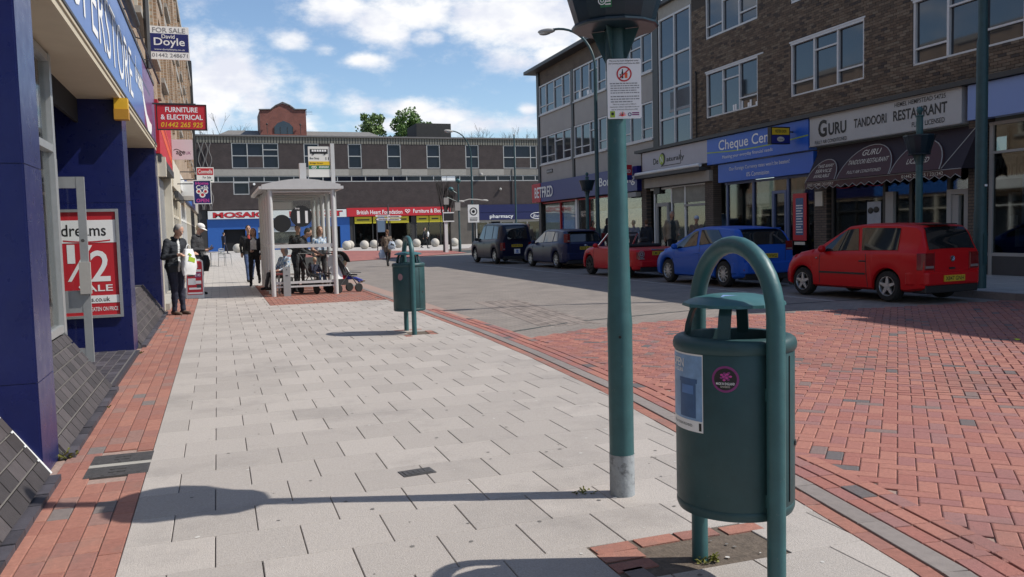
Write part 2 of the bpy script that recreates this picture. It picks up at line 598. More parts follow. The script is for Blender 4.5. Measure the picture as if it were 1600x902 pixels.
def lines_print(mb, x0, x1, z0, z1, n, y, h=.4, seed=1, mi=0):
    """small print too fine to read, as thin word-long dashes facing -y"""
    rr = random.Random(seed)
    st = (z1 - z0) / n
    for i in range(n):
        z = z1 - (i + .5) * st
        x = x0
        end = x1 - (rr.random() * .3 * (x1 - x0) if i % 3 == 2 else 0)
        while x < end:
            w = min((x1 - x0) * (.04 + .1 * rr.random()), end - x)
            mb.quad((x, y, z - st * h / 2), (x + w, y, z - st * h / 2), (x + w, y, z + st * h / 2), (x, y, z + st * h / 2), mi)
            x += w + (x1 - x0) * .02
    return mb


def disc(mb, c, r, n=24, mi=0, y=None, r0=0):
    """flat disc (or ring) facing -y"""
    cx, cz = c
    if r0:
        vs = []
        for j in range(n):
            a = 2 * PI * j / n
            vs += [(cx + r * math.cos(a), y, cz + r * math.sin(a)), (cx + r0 * math.cos(a), y, cz + r0 * math.sin(a))]
        mb.add(vs, [(2 * j, 2 * ((j + 1) % n), 2 * ((j + 1) % n) + 1, 2 * j + 1) for j in range(n)], mi)
    else:
        mb.add([(cx + r * math.cos(2 * PI * j / n), y, cz + r * math.sin(2 * PI * j / n)) for j in range(n)], [tuple(range(n))], mi)
    return mb


def wall_cells(mb, u0, u1, z0, z1, holes, y0, y1, mi=0):
    """a wall with real openings, split into boxes round the holes"""
    us = sorted({u0, u1, *[min(max(h[0], u0), u1) for h in holes], *[min(max(h[1], u0), u1) for h in holes]})
    zs = sorted({z0, z1, *[min(max(h[2], z0), z1) for h in holes], *[min(max(h[3], z0), z1) for h in holes]})
    for j in range(len(zs) - 1):
        run = None
        for i in range(len(us) - 1):
            cu, cz = (us[i] + us[i + 1]) / 2, (zs[j] + zs[j + 1]) / 2
            hole = any(h[0] < cu < h[1] and h[2] < cz < h[3] for h in holes)
            if hole:
                if run is not None: mb.box(run, us[i], y0, y1, zs[j], zs[j + 1], mi)
                run = None
            elif run is None:
                run = us[i]
        if run is not None: mb.box(run, us[-1], y0, y1, zs[j], zs[j + 1], mi)
    return mb


def brick_courses(u0, u1, z0, z1, holes, y=0., L=.235, H=.078, gap=.011, proud=.012, rr=None):
    """rectangles (ua, ub, za, zb, depth) of every whole or cut brick of a stretcher-bond wall"""
    rr = rr or random.Random(3)
    out = []
    k = 0
    z = z0
    while z < z1 - .02:
        zb = min(z + H - gap, z1)
        u = u0 - (L / 2 if k % 2 else 0)
        while u < u1:
            a, b = max(u, u0), min(u + L - gap, u1)
            if b - a > .02:
                segs = [(a, b)]
                for h in holes:
                    if h[2] < (z + zb) / 2 < h[3]:
                        ns = []
                        for (p, q) in segs:
                            if h[1] <= p or h[0] >= q: ns.append((p, q))
                            else:
                                if p < h[0] - .02: ns.append((p, h[0]))
                                if q > h[1] + .02: ns.append((h[1], q))
                        segs = ns
                for (p, q) in segs:
                    out.append((p, q, z, zb, y - proud * (.6 + .6 * rr.random())))
            u += L
        z += H
        k += 1
    return out

# ================================================================== the ground
def sheet(name, poly, z, m, parent=None):
    mb = MB()
    n = len(poly)
    mb.add([(x, y, z) for x, y in poly], [tuple(range(n))])
    o = mb.build(name, m, parent)
    if parent is None: tag(o, kind='structure')
    return o

def gr(x0, x1, y0, y1): return [(x0, y0), (x1, y0), (x1, y1), (x0, y1)]

sheet('ground', gr(-700, 800, -400, 1400), -.05, M['asphalt'])

KX = [(-2.0, 1.5), (0.0, 1.95), (1.5, 2.38), (2.74, 2.73), (4.0, 2.93), (5.36, 3.08), (7.06, 3.27), (9.5, 3.42), (12., 3.50), (15.2, 3.52), (18.66, 3.55), (24, 3.55), (46, 3.55)]
def kerb_x(y):
    for (a, xa), (b, xb) in zip(KX, KX[1:]):
        if a <= y <= b:
            t = (y - a) / (b - a)
            return xa + (xb - xa) * t
    return KX[0][1] if y < KX[0][0] else KX[-1][1]

def along_kerb(off, y0, y1, n=40):
    return [(kerb_x(y0 + (y1 - y0) * i / n) + off, y0 + (y1 - y0) * i / n) for i in range(n + 1)]

# beds (the joints seen between the pieces)
pavement = sheet('pavement', [(-.5, -2), *along_kerb(0, -2, 46), (-.5, 46)], -.008, M['slab_joint'])
edging = sheet('brick_edging', [(-1.15, -2), (-.5, -2), (-.5, 22.6), (-1.15, 22.6)], -.009, M['sand_joint'])
kerb_bed = sheet('kerb', [*along_kerb(0, -2, 46), *along_kerb(.62, -2, 46)[::-1]], -.010, M['sand_joint'])
road_edge = .60
brick_road = sheet('brick_road', [*along_kerb(.60, -2, 11.0), (4.05, 11.05), (5.54, 11.7), (7.08, 11.98), (9.03, 11.97), (11.44, 11.72), (13.9, 11.57), (13.9, -2)], -.011, M['sand_joint'])
road = sheet('road', [(4.1, -6), (4.1, 11.05), (4.05, 11.05), *along_kerb(.60, 11.05, 46)[1:], (6.1, 46.1), (16.5, 56.6), (40, 56), (60, 60), (60, 42), (24, 43), (17, 44), (13.7, 40), (13.7, -6)], -.014, M['street_setts'])

def pieces(parent, mesh_for, rects, mname, name, stuff_name, z=0., nmax=300, jitter=.0015, gap=.004, depth=.03, seed=1, gapy=None, cham=.003):
    gapy = gap if gapy is None else gapy
    """rects: (cx, cy, length_x, length_y). The nmax that show largest become parts, the rest one joined part."""
    rr = random.Random(seed)
    camp = Vector((0, 0, 1.5))
    fwd = Vector((.3253, .943, 0))
    def vis(r):
        d = Vector((r[0], r[1], 0)) - camp
        f = d.dot(fwd)
        if f < .3: return 9e9
        side = d.x * .944 - d.y * .328
        if abs(side) > f * .63 + .3 or 1.5 / f > .42: return 5000 + d.length
        return d.length
    rects = sorted(rects, key=vis)
    cache = {}
    for r in rects[:nmax]:
        key = (round(r[2], 3), round(r[3], 3))
        if key not in cache:
            mb = MB()
            a, b = r[2] / 2 - gap / 2, r[3] / 2 - gapy / 2
            c = min(cham, a * .12)
            vs = [(-a, -b, -depth), (a, -b, -depth), (a, b, -depth), (-a, b, -depth),
                  (-a, -b, -.003), (a, -b, -.003), (a, b, -.003), (-a, b, -.003),
                  (-a + c, -b + c, 0), (a - c, -b + c, 0), (a - c, b - c, 0), (-a + c, b - c, 0)]
            mb.add(vs, [(0, 1, 5, 4), (1, 2, 6, 5), (2, 3, 7, 6), (3, 0, 4, 7), (4, 5, 9, 8), (5, 6, 10, 9), (6, 7, 11, 10), (7, 4, 8, 11), (8, 9, 10, 11)])
            cache[key] = mb.mesh(name, M[mname])
        o = bpy.data.objects.new(name, cache[key])
        COL.objects.link(o)
        o.parent = parent
        ang = r[4] if len(r) > 4 else 0
        o.location = (r[0], r[1], z + rr.uniform(-jitter, jitter))
        o.rotation_euler = (rr.uniform(-1, 1) * jitter * .8, rr.uniform(-1, 1) * jitter * .8, ang + rr.uniform(-1, 1) * jitter)
    rest = rects[nmax:]
    if rest:
        mb = MB()
        for r in rest:
            a, b = r[2] / 2 - gap / 2, r[3] / 2 - gapy / 2
            ang = r[4] if len(r) > 4 else 0
            ca, sa = math.cos(ang), math.sin(ang)
            zz = z + rr.uniform(-jitter, jitter)
            c = cham * .8
            vs = []
            for (e, h) in ((0, -.012), (c, zz)):
                for (sx, sy) in ((-1, -1), (1, -1), (1, 1), (-1, 1)):
                    x, y = sx * (a - e), sy * (b - e)
                    vs.append((r[0] + x * ca - y * sa, r[1] + x * sa + y * ca, h))
            mb.add(vs, [(0, 1, 5, 4), (1, 2, 6, 5), (2, 3, 7, 6), (3, 0, 4, 7), (4, 5, 6, 7)])
        o = mb.build(stuff_name, M[mname], parent)
        tag(o, kind='stuff')

# --- slabs, 413 x 428 mm, joints staggered course by course
SW, SD = .4135, .428
sl = []
k = -12
while True:
    ya = 3.59 + k * SD
    if ya > 21.9: break
    cyy = ya + SD / 2
    x0 = .13 + (0 if k % 2 == 0 else SW / 2)
    lim = max(kerb_x(ya), kerb_x(ya + SD)) + .012
    if 18.5 < cyy < 22.8: lim = 1.02 if cyy > 18.95 else lim
    xs = [-.5]
    j = math.floor((-.5 - x0) / SW) + 1
    while x0 + j * SW < lim - .04:
        if x0 + j * SW > -.46: xs.append(x0 + j * SW)
        j += 1
    xs.append(lim)
    for a, b in zip(xs, xs[1:]):
        # the openings left for the bin footings, lamp base and the small cover
        if 3.0 < cyy < 3.59 and a > 1.55 and b < 2.6: continue
        if 12.0 < cyy < 12.9 and a > 2.5 and b < 3.05: continue
        sl.append(((a + b) / 2, cyy, b - a, SD))
    k += 1
pieces(pavement, None, sl, 'slab', 'slab', 'slab_field', z=0.002, gap=.0046, gapy=.0022, jitter=.0006, seed=4)
# bin footings: red bricks set in dirt
sheet('dirt_patch', [(1.56, 2.3), (2.6, 2.3), (2.6, 3.6), (1.56, 3.6)], -.004, M['dirt'], pavement)
sheet('dirt_patch', [(2.5, 12.0), (3.05, 12.0), (3.05, 12.9), (2.5, 12.9)], -.004, M['dirt'], pavement)
for (bx, by, lx, ly, a) in ((1.68, 3.43, .21, .105, 0), (1.69, 3.53, .21, .105, .05), (1.92, 3.54, .21, .105, .02), (2.14, 3.54, .21, .105, -.03), (1.68, 3.31, .21, .105, .03), (1.66, 3.18, .105, .21, .05), (2.38, 3.52, .21, .105, 0),
                            (2.56, 12.1, .105, .21, 0), (2.6, 12.85, .21, .105, .1), (2.95, 12.2, .105, .21, .1), (2.83, 12.85, .21, .1, 0), (2.97, 12.5, .1, .21, 0)):
    mb = MB()
    mb.box(-lx / 2 + .004, lx / 2 - .004, -ly / 2 + .004, ly / 2 - .004, -.03, .003)
    mb.build('brick', M['red_brick'], pavement, (bx, by, 0), (0, 0, a))
# red block patch under the shelter
hb = []
def herring(x0, x1, y0, y1, inside, L=.21, Wd=.105, turn=0.):
    out = []
    n0, n1 = int((x1 - x0) / Wd) + 4, int((y1 - y0) / Wd) + 4
    for j in range(-3, n1):
        for i in range(-3, n0):
            x, y = x0 + i * Wd, y0 + j * Wd
            # herringbone: each brick starts on one cell
            if (i + j) % 4 == 0:
                r = (x + L / 2, y + Wd / 2, L, Wd)
            elif (i + j) % 4 == 2:
                r = (x + Wd / 2, y + L / 2, Wd, L)
            else:
                continue
            if turn:
                ct, st_ = math.cos(turn), math.sin(turn)
                r = (ct * r[0] - st_ * r[1], st_ * r[0] + ct * r[1], r[2], r[3], turn)
            if inside(r[0], r[1]): out.append(r)
    return out
patch = herring(1.02, 3.55, 18.95, 27, lambda x, y: 1.07 < x < kerb_x(y) - .02 and 18.98 < y < 26.9)
pieces(pavement, None, patch, 'red_brick', 'brick', 'brick_field', z=.002, nmax=0, gap=.006, seed=5)
far_pave = sheet('pavement', [(-.5, 21.9), (1.02, 21.9), (1.02, 27), (3.55, 27), (3.55, 46), (6.1, 46.1), (3.0, 80), (-6, 120), (-4, 46), (-1.15, 22.6), (-.5, 22.6)], -.003, M['street_slabs'])

# --- red stretcher rows along the shop fronts
rows = []
rr = random.Random(2)
for c in range(5):
    xa = -1.05 + c * .11
    y = -1.5 + rr.random() * .2
    while y < 22.5:
        L = .212
        if not (5.80 < y + L / 2 < 6.50 and xa + .05 > -.87):
            rows.append((xa + .055, y + L / 2, .11, L))
        y += L
pieces(edging, None, rows, 'red_brick', 'brick', 'brick_run', z=.002, gap=.006, jitter=.0010, seed=8)

# --- kerb: a red row, a flush stone, two dark-jointed red rows
def kerb_row(off, w, L, mname, y0, y1, seed):
    rr = random.Random(seed)
    out = []
    y = y0
    while y < y1:
        xa, xb = kerb_x(y) + off + w / 2, kerb_x(y + L) + off + w / 2
        ang = math.atan2(-(xb - xa), L)
        out.append(((xa + xb) / 2, y + L / 2, w, math.hypot(L, xb - xa), ang))
        y += L
    return out
pieces(kerb_bed, None, kerb_row(.0, .10, .212, None, -1, 30, 1), 'red_brick', 'brick', 'brick_run', z=.006, nmax=90, gap=.006, seed=11)
pieces(kerb_bed, None, kerb_row(.112, .13, .62, None, -1, 40, 2), 'kerb_stone', 'kerb_stone', 'kerb_stone_run', z=.007, nmax=60, gap=.006, seed=12, jitter=.001)
pieces(kerb_bed, None, kerb_row(.258, .105, .212, None, -1, 16, 3), 'red_paver', 'brick', 'brick_run', z=.000, nmax=75, gap=.008, seed=13, jitter=.0012)
pieces(kerb_bed, None, kerb_row(.370, .105, .212, None, -1, 16, 4), 'red_paver', 'brick', 'brick_run', z=.000, nmax=75, gap=.008, seed=14, jitter=.0012)
pieces(kerb_bed, None, kerb_row(.482, .105, .212, None, -1, 14, 5), 'red_paver', 'brick', 'brick_run', z=.000, nmax=60, gap=.008, seed=15, jitter=.0012)

# --- herringbone of the raised crossing
def red_edge(x):
    pts = [(3.4, 10.9), (4.05, 11.05), (5.54, 11.7), (7.08, 11.98), (9.03, 11.97), (11.44, 11.72), (13.9, 11.57)]
    for (a, ya), (b, yb) in zip(pts, pts[1:]):
        if a <= x <= b: return ya + (yb - ya) * (x - a) / (b - a)
    return 11.5
def in_red(x, y):
    return x > kerb_x(y) + .54 and x < 13.68 and y < red_edge(x) and y > 1.2 and x < y * 1.9 + 2.6
hb = herring(-8.5, 9.5, .5, 18.5, in_red, turn=math.radians(-43.5))
pieces(brick_road, None, hb, 'red_paver', 'paver', 'paver_field', z=.0005, gap=.006, jitter=.0009, seed=21, cham=.0065)

# a wheel-worn strip of setts laid another way in the road
rs = []
rr = random.Random(9)
for i in range(9):
    for j in range(24):
        rs.append((4.75 + i * .11 + j * .018, 12.3 + j * .212 + (i % 2) * .1, .11, .212, -.09))
P('sett_grey', (.205, .17, .148), .85, pieces=.25, var=.15, scale=12, bump=.3, bscale=120)
pieces(road, None, rs, 'sett_grey', 'sett', 'sett_strip', z=-.010, nmax=100, gap=.005, jitter=.001, seed=31, depth=.008)
# old gum and grit trodden into the slabs
rr = random.Random(77)
mb = MB()
for i in range(230):
    y = 2.6 + 16 * rr.random() ** 1.6
    x = rr.uniform(-.45, kerb_x(y) - .1)
    q = rr.uniform(.004, .014)
    mb.add([(x + q * rr.uniform(.7, 1.2) * math.cos(k * PI / 3.5), y + q * rr.uniform(.7, 1.2) * math.sin(k * PI / 3.5), .0042) for k in range(7)], [tuple(range(7))], rr.choice((0, 0, 1)))
tag(mb.build('gum', [mat('old_gum', (.15, .14, .13), .9), mat('pale_gum', (.50, .48, .45), .8)], pavement), kind='stuff')
# raised edge line across the road
mb = MB()
mb.prism([(3.9, 11.75), (5.4, 12.6), (8, 13.2), (11, 13.3), (13.6, 13.2), (13.6, 13.26), (11, 13.36), (8, 13.26), (5.4, 12.67), (3.9, 11.83)], 'z', -.02, -.010)
mb.build('road_joint', M['asphalt'], road)
# litter on the crossing
mb = MB()
mb.add([(-.035, -.02, 0), (.03, -.025, 0), (.045, .02, .004), (-.02, .03, .008), (-.035, -.02, .002), (.03, -.025, .002), (.045, .02, .006), (-.02, .03, .010)], [(3, 2, 1, 0), (4, 5, 6, 7), (0, 1, 5, 4), (1, 2, 6, 5), (2, 3, 7, 6), (3, 0, 4, 7)])
P('lime_scrap', (.62, .72, .03), .6)
tag(mb.build('litter', M['lime_scrap'], None, (9.2, 7.75, .006)), 'small scrap of lime yellow litter lying on the red block road', 'litter')

# right-hand pavement with a real kerb step
rp = MB()
rp.prism([(13.70, -8), (19.8, -8), (19.8, 46), (17.2, 46.6), (15.2, 45.2), (14.1, 42.5), (13.70, 40)], 'z', -.04, .12)
tag(rp.build('pavement', M['street_slabs']), kind='structure')
ks = []
for i in range(52):
    y = -6 + i * .92
    if y < 40: ks.append((13.64, y + .46))
mb = MB()
mb.box(-.06, .06, -.455, .455, -.05, .125)
kme = mb.mesh('kerb_stone', M['kerb_stone'])
rk = sheet('kerb', gr(13.58, 13.70, -6, 42), -.006, M['asphalt'])
for (x, y) in ks:
    o = bpy.data.objects.new('kerb_stone', kme)
    COL.objects.link(o)
    o.location = (x, y, 0)
    o.parent = rk
# parking bay line
mb = MB()
mb.box(11.05, 11.13, 13.3, 40, -.02, -.0075)
mb.build('bay_line', mat('worn_line', (.33, .32, .30), .8, var=.3, scale=5), road)

# the far square
sheet('plaza', [(6.0, 46.3), (16.4, 56.9), (17.5, 66), (11, 78), (5.6, 70), (3.4, 58)], -.006, M['plaza_red'])
sheet('pavement', [(-6, 58), (3.4, 58.1), (5.6, 70.1), (11, 78.1), (17.5, 66.1), (20.5, 68), (23, 76), (60, 80), (60, 96), (-8, 96)], -.009, M['street_slabs'])
mb = MB()
mb.prism([(17.0, 64.5), (20.6, 66.6), (24.5, 73.0), (60, 77), (60, 79), (22.5, 76.5), (19.8, 68.2), (17.1, 66.0)], 'z', -.04, .10)
tag(mb.build('kerb', M['kerb_stone']), kind='structure')

# ================================================================== covers in the pavement
r = root('service_cover', 'pair of dark iron covers split by a pale strip in the brick edging', 'cover', (-.68, 6.15, 0))
for yc in (-.165, .165):
    mb = MB()
    mb.box(-.19, .19, yc - .125, yc + .125, -.03, .004)
    for i in range(5):
        mb.box(-.16 + i * .07, -.14 + i * .07, yc - .10, yc + .10, .004, .006)
    for q in (-1, 1):
        mb.box(-.05, .05, yc + q * .035 - .004, yc + q * .035 + .004, .004, .008)
    mb.build('lid', M['iron'], r)
mb = MB()
mb.box(-.19, .19, -.035, .035, -.03, .004)
mb.build('strip', M['concrete'], r)
r = root('service_cover', 'small grey iron stopcock lid set skew among the pale slabs', 'cover', (1.115, 5.14, 0), .12)
mb = MB()
mb.box(-.105, .105, -.065, .065, -.03, .006)
mb.build('frame', M['iron'], r)
mb = MB()
mb.box(-.085, .085, -.048, .048, 0, .009)
for i in range(4): mb.box(-.06 + i * .035, -.045 + i * .035, -.03, .03, .009, .011)
mb.build('lid', M['iron'], r)

# weeds in the joints and by the footings
def weed(x, y, h, n, label, seed):
    rr = random.Random(seed)
    mb = MB()
    for i in range(n):
        a = rr.random() * 6.28
        d = h * (.3 + rr.random() * .7)
        bx, by = x + rr.uniform(-.05, .05), y + rr.uniform(-.04, .04)
        tx, ty = bx + math.cos(a) * d * .7, by + math.sin(a) * d * .7
        w = .006
        px, py = -math.sin(a) * w, math.cos(a) * w
        mb.add([(bx - px, by - py, 0), (bx + px, by + py, 0), (tx + px * .6, ty + py * .6, d * .6), (tx + math.cos(a) * .015, ty + math.sin(a) * .015, d * .55), (tx - px * .6, ty - py * .6, d * .6)], [(0, 1, 2, 3, 4)])
    tag(mb.build('weed', M['weed']), label, 'weed', kind='stuff')
weed(2.0, 3.24, .045, 26, 'tuft of yellowing grass at the foot of the large green bin', 1)
weed(-1.06, 6.5, .10, 30, 'green weeds growing at the foot of the blue pillar', 2)
weed(-1.03, 8.3, .05, 16, 'sparse weeds along the sloping brick plinth', 3)
weed(-1.05, 12.1, .06, 16, 'small weeds at the corner of the poster wall', 4)
weed(1.9, 4.35, .035, 16, 'thin moss at the foot of the teal post', 5)

# ================================================================== left terrace
lt = root('shop_terrace', 'tall brown brick terrace with a dark blue tiled furniture shop front', 'building', (-1.1, 0, 0))
def L(mb, name, m, parent=lt, **k):
    """shapes given in street coordinates, moved under the terrace"""
    mb.v = [(x + 1.1, y, z) for x, y, z in mb.v]
    return mb.build(name, m, parent, **k)

HT = 11.0
# upper wall with window openings (faces +x)
holes = []
for i in range(16):
    y0 = 2.2 + i * 3.6
    for (za, zb) in ((5.6, 7.3), (8.4, 10.1)):
        holes.append((y0, y0 + 1.9, za, zb))
mb = MB()
tmp = MB()
wall_cells(tmp, -6, 58, 4.70, HT, holes, 0, .3)
mb.add([(-1.20 - y, x, z) for x, y, z in tmp.v], [f[::-1] for f in tmp.f])
mb.box(-12, -1.62, -6, 58, 4.75, HT - .2)
L(mb, 'wall', M['left_brick'])
mb = MB()
mb.box(-1.6, -1.10, -6, 58.05, HT, HT + .3)
L(mb, 'parapet', M['concrete'])
for (ya, yb, za, zb) in holes:
    if ya > 40 and za > 11: continue
    mb = MB()
    x = -1.42
    for (a, b, c, d) in ((ya, ya + .09, za, zb), (yb - .09, yb, za, zb), (ya + .09, yb - .09, za, za + .09), (ya + .09, yb - .09, zb - .09, zb), ((ya + yb) / 2 - .04, (ya + yb) / 2 + .04, za + .09, zb - .09)):
        mb.box(x - .05, x + .16, a, b, c, d)
    f = L(mb, 'window', M['cream'])
    mb = MB()
    mb.box(x - .06, x - .03, ya, yb, za, zb)
    L(mb, 'pane', M['window_glass'], f)
    mb = MB()
    mb.box(-1.42, -1.08, ya - .1, yb + .1, za - .12, za)
    L(mb, 'sill', M['concrete'], f)
# courses and piers that break the wall surface
mb = MB()
for i in range(16):
    y0 = .9 + i * 3.6
    mb = MB()
    mb.box(-1.21, -1.13, y0, y0 + .5, 4.9, HT - .01)
    L(mb, 'brick_pier', M['left_brick'])
mb = MB()
for z in (7.75,): mb.box(-1.21, -1.15, -6, 58, z, z + .25)
L(mb, 'string_course', M['concrete'])
mb = MB()
mb.box(-1.7, -1.02, 57.7, 58.7, 0, 12.6)
L(mb, 'end_pier', M['dark_frame'])
mb = MB()
mb.tube([(-1.03, 17.0, 4.6), (-1.03, 17.0, HT)], .05, 8)
L(mb, 'downpipe', M['dark_grey'])
mb = MB()
mb.box(-12, -3.2, -6, 58, 0, 4.76)
mb.box(-3.3, -1.3, 57.5, 58, 0, 4.7)
L(mb, 'back_wall', M['dark_void'])

# --- the furniture shop front
def pillar(y0, y1, xin, gy=()):
    """dark blue tiled pier: its tiles are parts"""
    p = MB()
    p.box(xin, -1.103, y0 + .003, y1 - .003, 0, 3.36)
    po = L(p, 'pillar', M['navy_tile'])
    zs = [.02, .62, 1.98, 3.36]
    for za, zb in zip(zs, zs[1:]):
        # front (facing down the street) tiles and the street-side tile
        w = (-1.103 - xin)
        nx = 2 if w > .5 else 1
        for i in range(nx):
            t = MB()
            t.box(xin + w * i / nx + .003, xin + w * (i + 1) / nx - .003, y0 - .004, y0 + .004, za + .004, zb - .002)
            L(t, 'tile', M['navy_tile'], po)
        t = MB()
        t.box(-1.106, -1.096, y0 + .004, y1 - .004, za + .004, zb - .002)
        L(t, 'tile', M['navy_tile'], po)
    return po
pillar(5.93, 6.47, -2.6)
p2 = pillar(12.12, 12.72, -3.2)
pillar(18.41, 18.95, -3.2)
pillar(-1.2, -.6, -2.6)
# soffit, fascia
mb = MB()
mb.box(-1.62, -1.09, -3, 18.95, 3.30, 3.365)
mb.box(-1.13, -1.075, -3, 18.95, 3.365, 3.40)
L(mb, 'soffit', M['soffit'])
mb = MB()
mb.box(-1.64, -1.60, -3, 18.95, 3.0, 3.36)
L(mb, 'bulkhead', M['dark_void'])  # coloured near-black to stand in for the shade at the recess top
mb = MB()
mb.box(-1.30, -1.065, -3, 18.9, 3.402, 3.43)
mb.box(-1.30, -1.065, -3, 18.9, 4.60, 4.66)
L(mb, 'fascia_trim', M['dark_grey'])
fas = MB()
fas.box(-1.30, -1.08, -3, 16.0, 3.43, 4.60, 0)
fas.box(-1.30, -1.08, 16.0, 18.9, 3.43, 4.60, 1)
fo = L(fas, 'fascia', [M['sign_blue'], M['sign_plum']])
RX = (PI / 2, 0, PI / 2)
text('SUPERSTORE', M['white_print'], parent=fo, loc=(.022, 10.75, 3.93), rot=RX, width=6.3, height=.70, bold=-.006)
text('BED', M['white_print'], parent=fo, loc=(.022, 5.9, 3.93), rot=RX, width=1.7, height=.70, bold=-.006)
# white swash on the plum end
mb = MB()
cv = [(15.1, 3.98), (15.35, 4.12), (15.7, 4.06), (16.1, 3.82), (16.6, 3.60), (17.2, 3.52), (17.7, 3.62)]
for i in range(len(cv) - 1):
    a, b = cv[i], cv[i + 1]
    w0, w1 = .05 + .02 * i, .05 + .02 * (i + 1)
    mb.quad((.023, a[0], a[1] - w0), (.023, b[0], b[1] - w1 * (1 if i < 5 else .3)), (.023, b[0], b[1] + w1 * (1 if i < 5 else .3)), (.023, a[0], a[1] + w0))
mb.build('swash', M['white_print'], fo)
text('dreams', M['white_print'], parent=fo, loc=(.022, 15.2, 4.15), rot=RX, width=1.5, height=.42, bold=.005)
# trough light and its rods
mb = MB()
mb.tube([(-.90, 3.0, 4.36), (-.90, 12.6, 4.38)], .055, 12)
tl = L(mb, 'trough_light', M['dark_grey'], smooth=True)
mb = MB()
mb.tube([(-.90, 12.6, 4.38), (-.90, 17.6, 4.44)], .018, 8)
L(mb, 'rail', M['dark_grey'])
for y in (6.0, 9.0, 11.2, 13.2, 15.0, 16.8):
    mb = MB()
    mb.tube([(-1.2, y, 4.75), (-1.0, y, 4.70), (-.90, y, 4.42)], .012, 6)
    L(mb, 'bracket', M['black'])
# yellow box on the pier
mb = MB()
mb.box(-1.16, -1.0, 11.96, 12.11, 3.10, 3.30, 0)
mb.box(-1.165, -.995, 11.95, 12.115, 3.03, 3.16, 1)
yb_ = L(mb, 'alarm_box', [M['yellow_box'], mat('amber_box', (.45, .22, .02), .5)])

# --- window bays set back behind the fascia, each on a sloping brick plinth
def bay(y0, y1, sill, xw=-1.47, transom=2.35, mull=None):
    mb = MB()
    x0, x1 = xw - .05, xw + .04
    for y in ([y0, y1 - .11] + ([mull] if mull else [])):
        mb.box(x0, x1, y, y + .11, sill, 3.28)
    for z in (sill, transom, 3.2):
        mb.box(x0 + .005, x1 - .005, y0 + .105, y1 - .105, z, z + .07)
    fr = L(mb, 'window', M['alu'])
    mb = MB()
    mb.box(xw - .012, xw - .004, y0 + .05, y1 - .05, sill + .03, 3.25)
    L(mb, 'pane', M['glass_clear'], fr)
    mb = MB()
    mb.box(xw - .9, xw - .85, y0, y1, sill, 3.2)
    L(mb, 'display_back', M['curtain'])
    mb = MB()
    mb.box(xw - .85, xw - .06, y0, y1, sill - .1, sill - .02)
    L(mb, 'display_floor', M['concrete'])

def plinth(y0, y1, sill, xin=-1.45, nrow=6):
    """sloping bed of dark bricks, every brick a part"""
    xo = -1.055
    bed = MB()
    bed.prism([(xo - .01, 0.0), (xo - .01, .035), (xin - .01, sill - .012), (xin - .14, sill - .012), (xin - .14, 0)], 'y', y0, y1)
    bed.v = [(x, y, z) for x, y, z in bed.v]
    po = L(bed, 'plinth', M['pale_mortar'])
    sl_ = math.hypot(xin - xo, sill - .04)
    ang = math.atan2(sill - .04, xo - xin)
    row = sl_ / nrow
    Lb = .215
    cache = {}
    for r_ in range(nrow):
        t = (r_ + .5) / nrow
        x = xo + (xin - xo) * t
        z = .04 + (sill - .04) * t
        y = y0 - (Lb / 2 if r_ % 2 else 0)
        while y < y1 - .03:
            a, b = max(y, y0), min(y + Lb, y1)
            if b - a > .03:
                key = round(b - a, 3)
                if key not in cache:
                    m_ = MB()
                    m_.box(-row / 2 + .007, row / 2 - .007, -(b - a) / 2 + .007, (b - a) / 2 - .007, -.02, .008)
                    cache[key] = m_.mesh('brick', M['grey_brick'])
                o = bpy.data.objects.new('brick', cache[key])
                COL.objects.link(o)
                o.parent = po
                o.location = (x + 1.1, (a + b) / 2, z)
                o.rotation_euler = (0, ang, 0)
            y += Lb
    mb = MB()
    y = y0
    while y < y1 - .05:
        m_ = MB()
        m_.box(xo - .03, xo + .06, y + .005, min(y + .215, y1) - .005, -.02, .035 + .004 * math.sin(y * 7))
        L(m_, 'kerb_brick', M['black_brick'], po)
        y += .215
    return po
bay(6.47, 9.25, .62)
plinth(6.47, 9.25, .60)
bay(12.72, 16.4, .72)
plinth(12.72, 18.41, .60)
bay(-.6, 5.93, .62, mull=2.6)
pn = plinth(2.9, 5.93, .62)
mb = MB()
mb.tube([(-1.055, 5.915, .045), (-1.46, 5.915, .62)], .012, 6)
L(mb, 'edge_strip', M['white_paint'], pn)
# recess floor of dark bricks, return walls
fl = MB()
fl.box(-3.2, -1.075, 9.25, 12.12, 0, .05)
flo = L(fl, 'recess_floor', M['pale_mortar'])
rrn = random.Random(4)
for i in range(9):
    for j in range(12):
        m_ = MB()
        x0 = -1.08 - (i + 1) * .108
        y0 = 9.26 + j * .236 + (.118 if i % 2 else 0)
        if y0 > 12.0: continue
        m_.box(x0 + .006, x0 + .102, y0 + .006, min(y0 + .23, 12.11), .03, .056 + rrn.uniform(-.001, .001))
        L(m_, 'brick', M['black_brick'], flo)
mb = MB()
mb.box(-1.085, -1.03, 9.25, 12.12, -.02, .045)
L(mb, 'step', M['black_brick'])
mb = MB()
mb.box(-3.2, -1.55, 9.2, 9.26, .05, 3.3)
mb.box(-3.2, -1.6, 16.4, 16.46, 0, 3.3)
mb.box(-3.2, -1.6, 16.46, 18.4, 3.25, 3.3)
mb.box(-3.2, -1.64, 9.2, 12.1, 3.25, 3.3)
L(mb, 'recess_lining', M['dark_grey'])
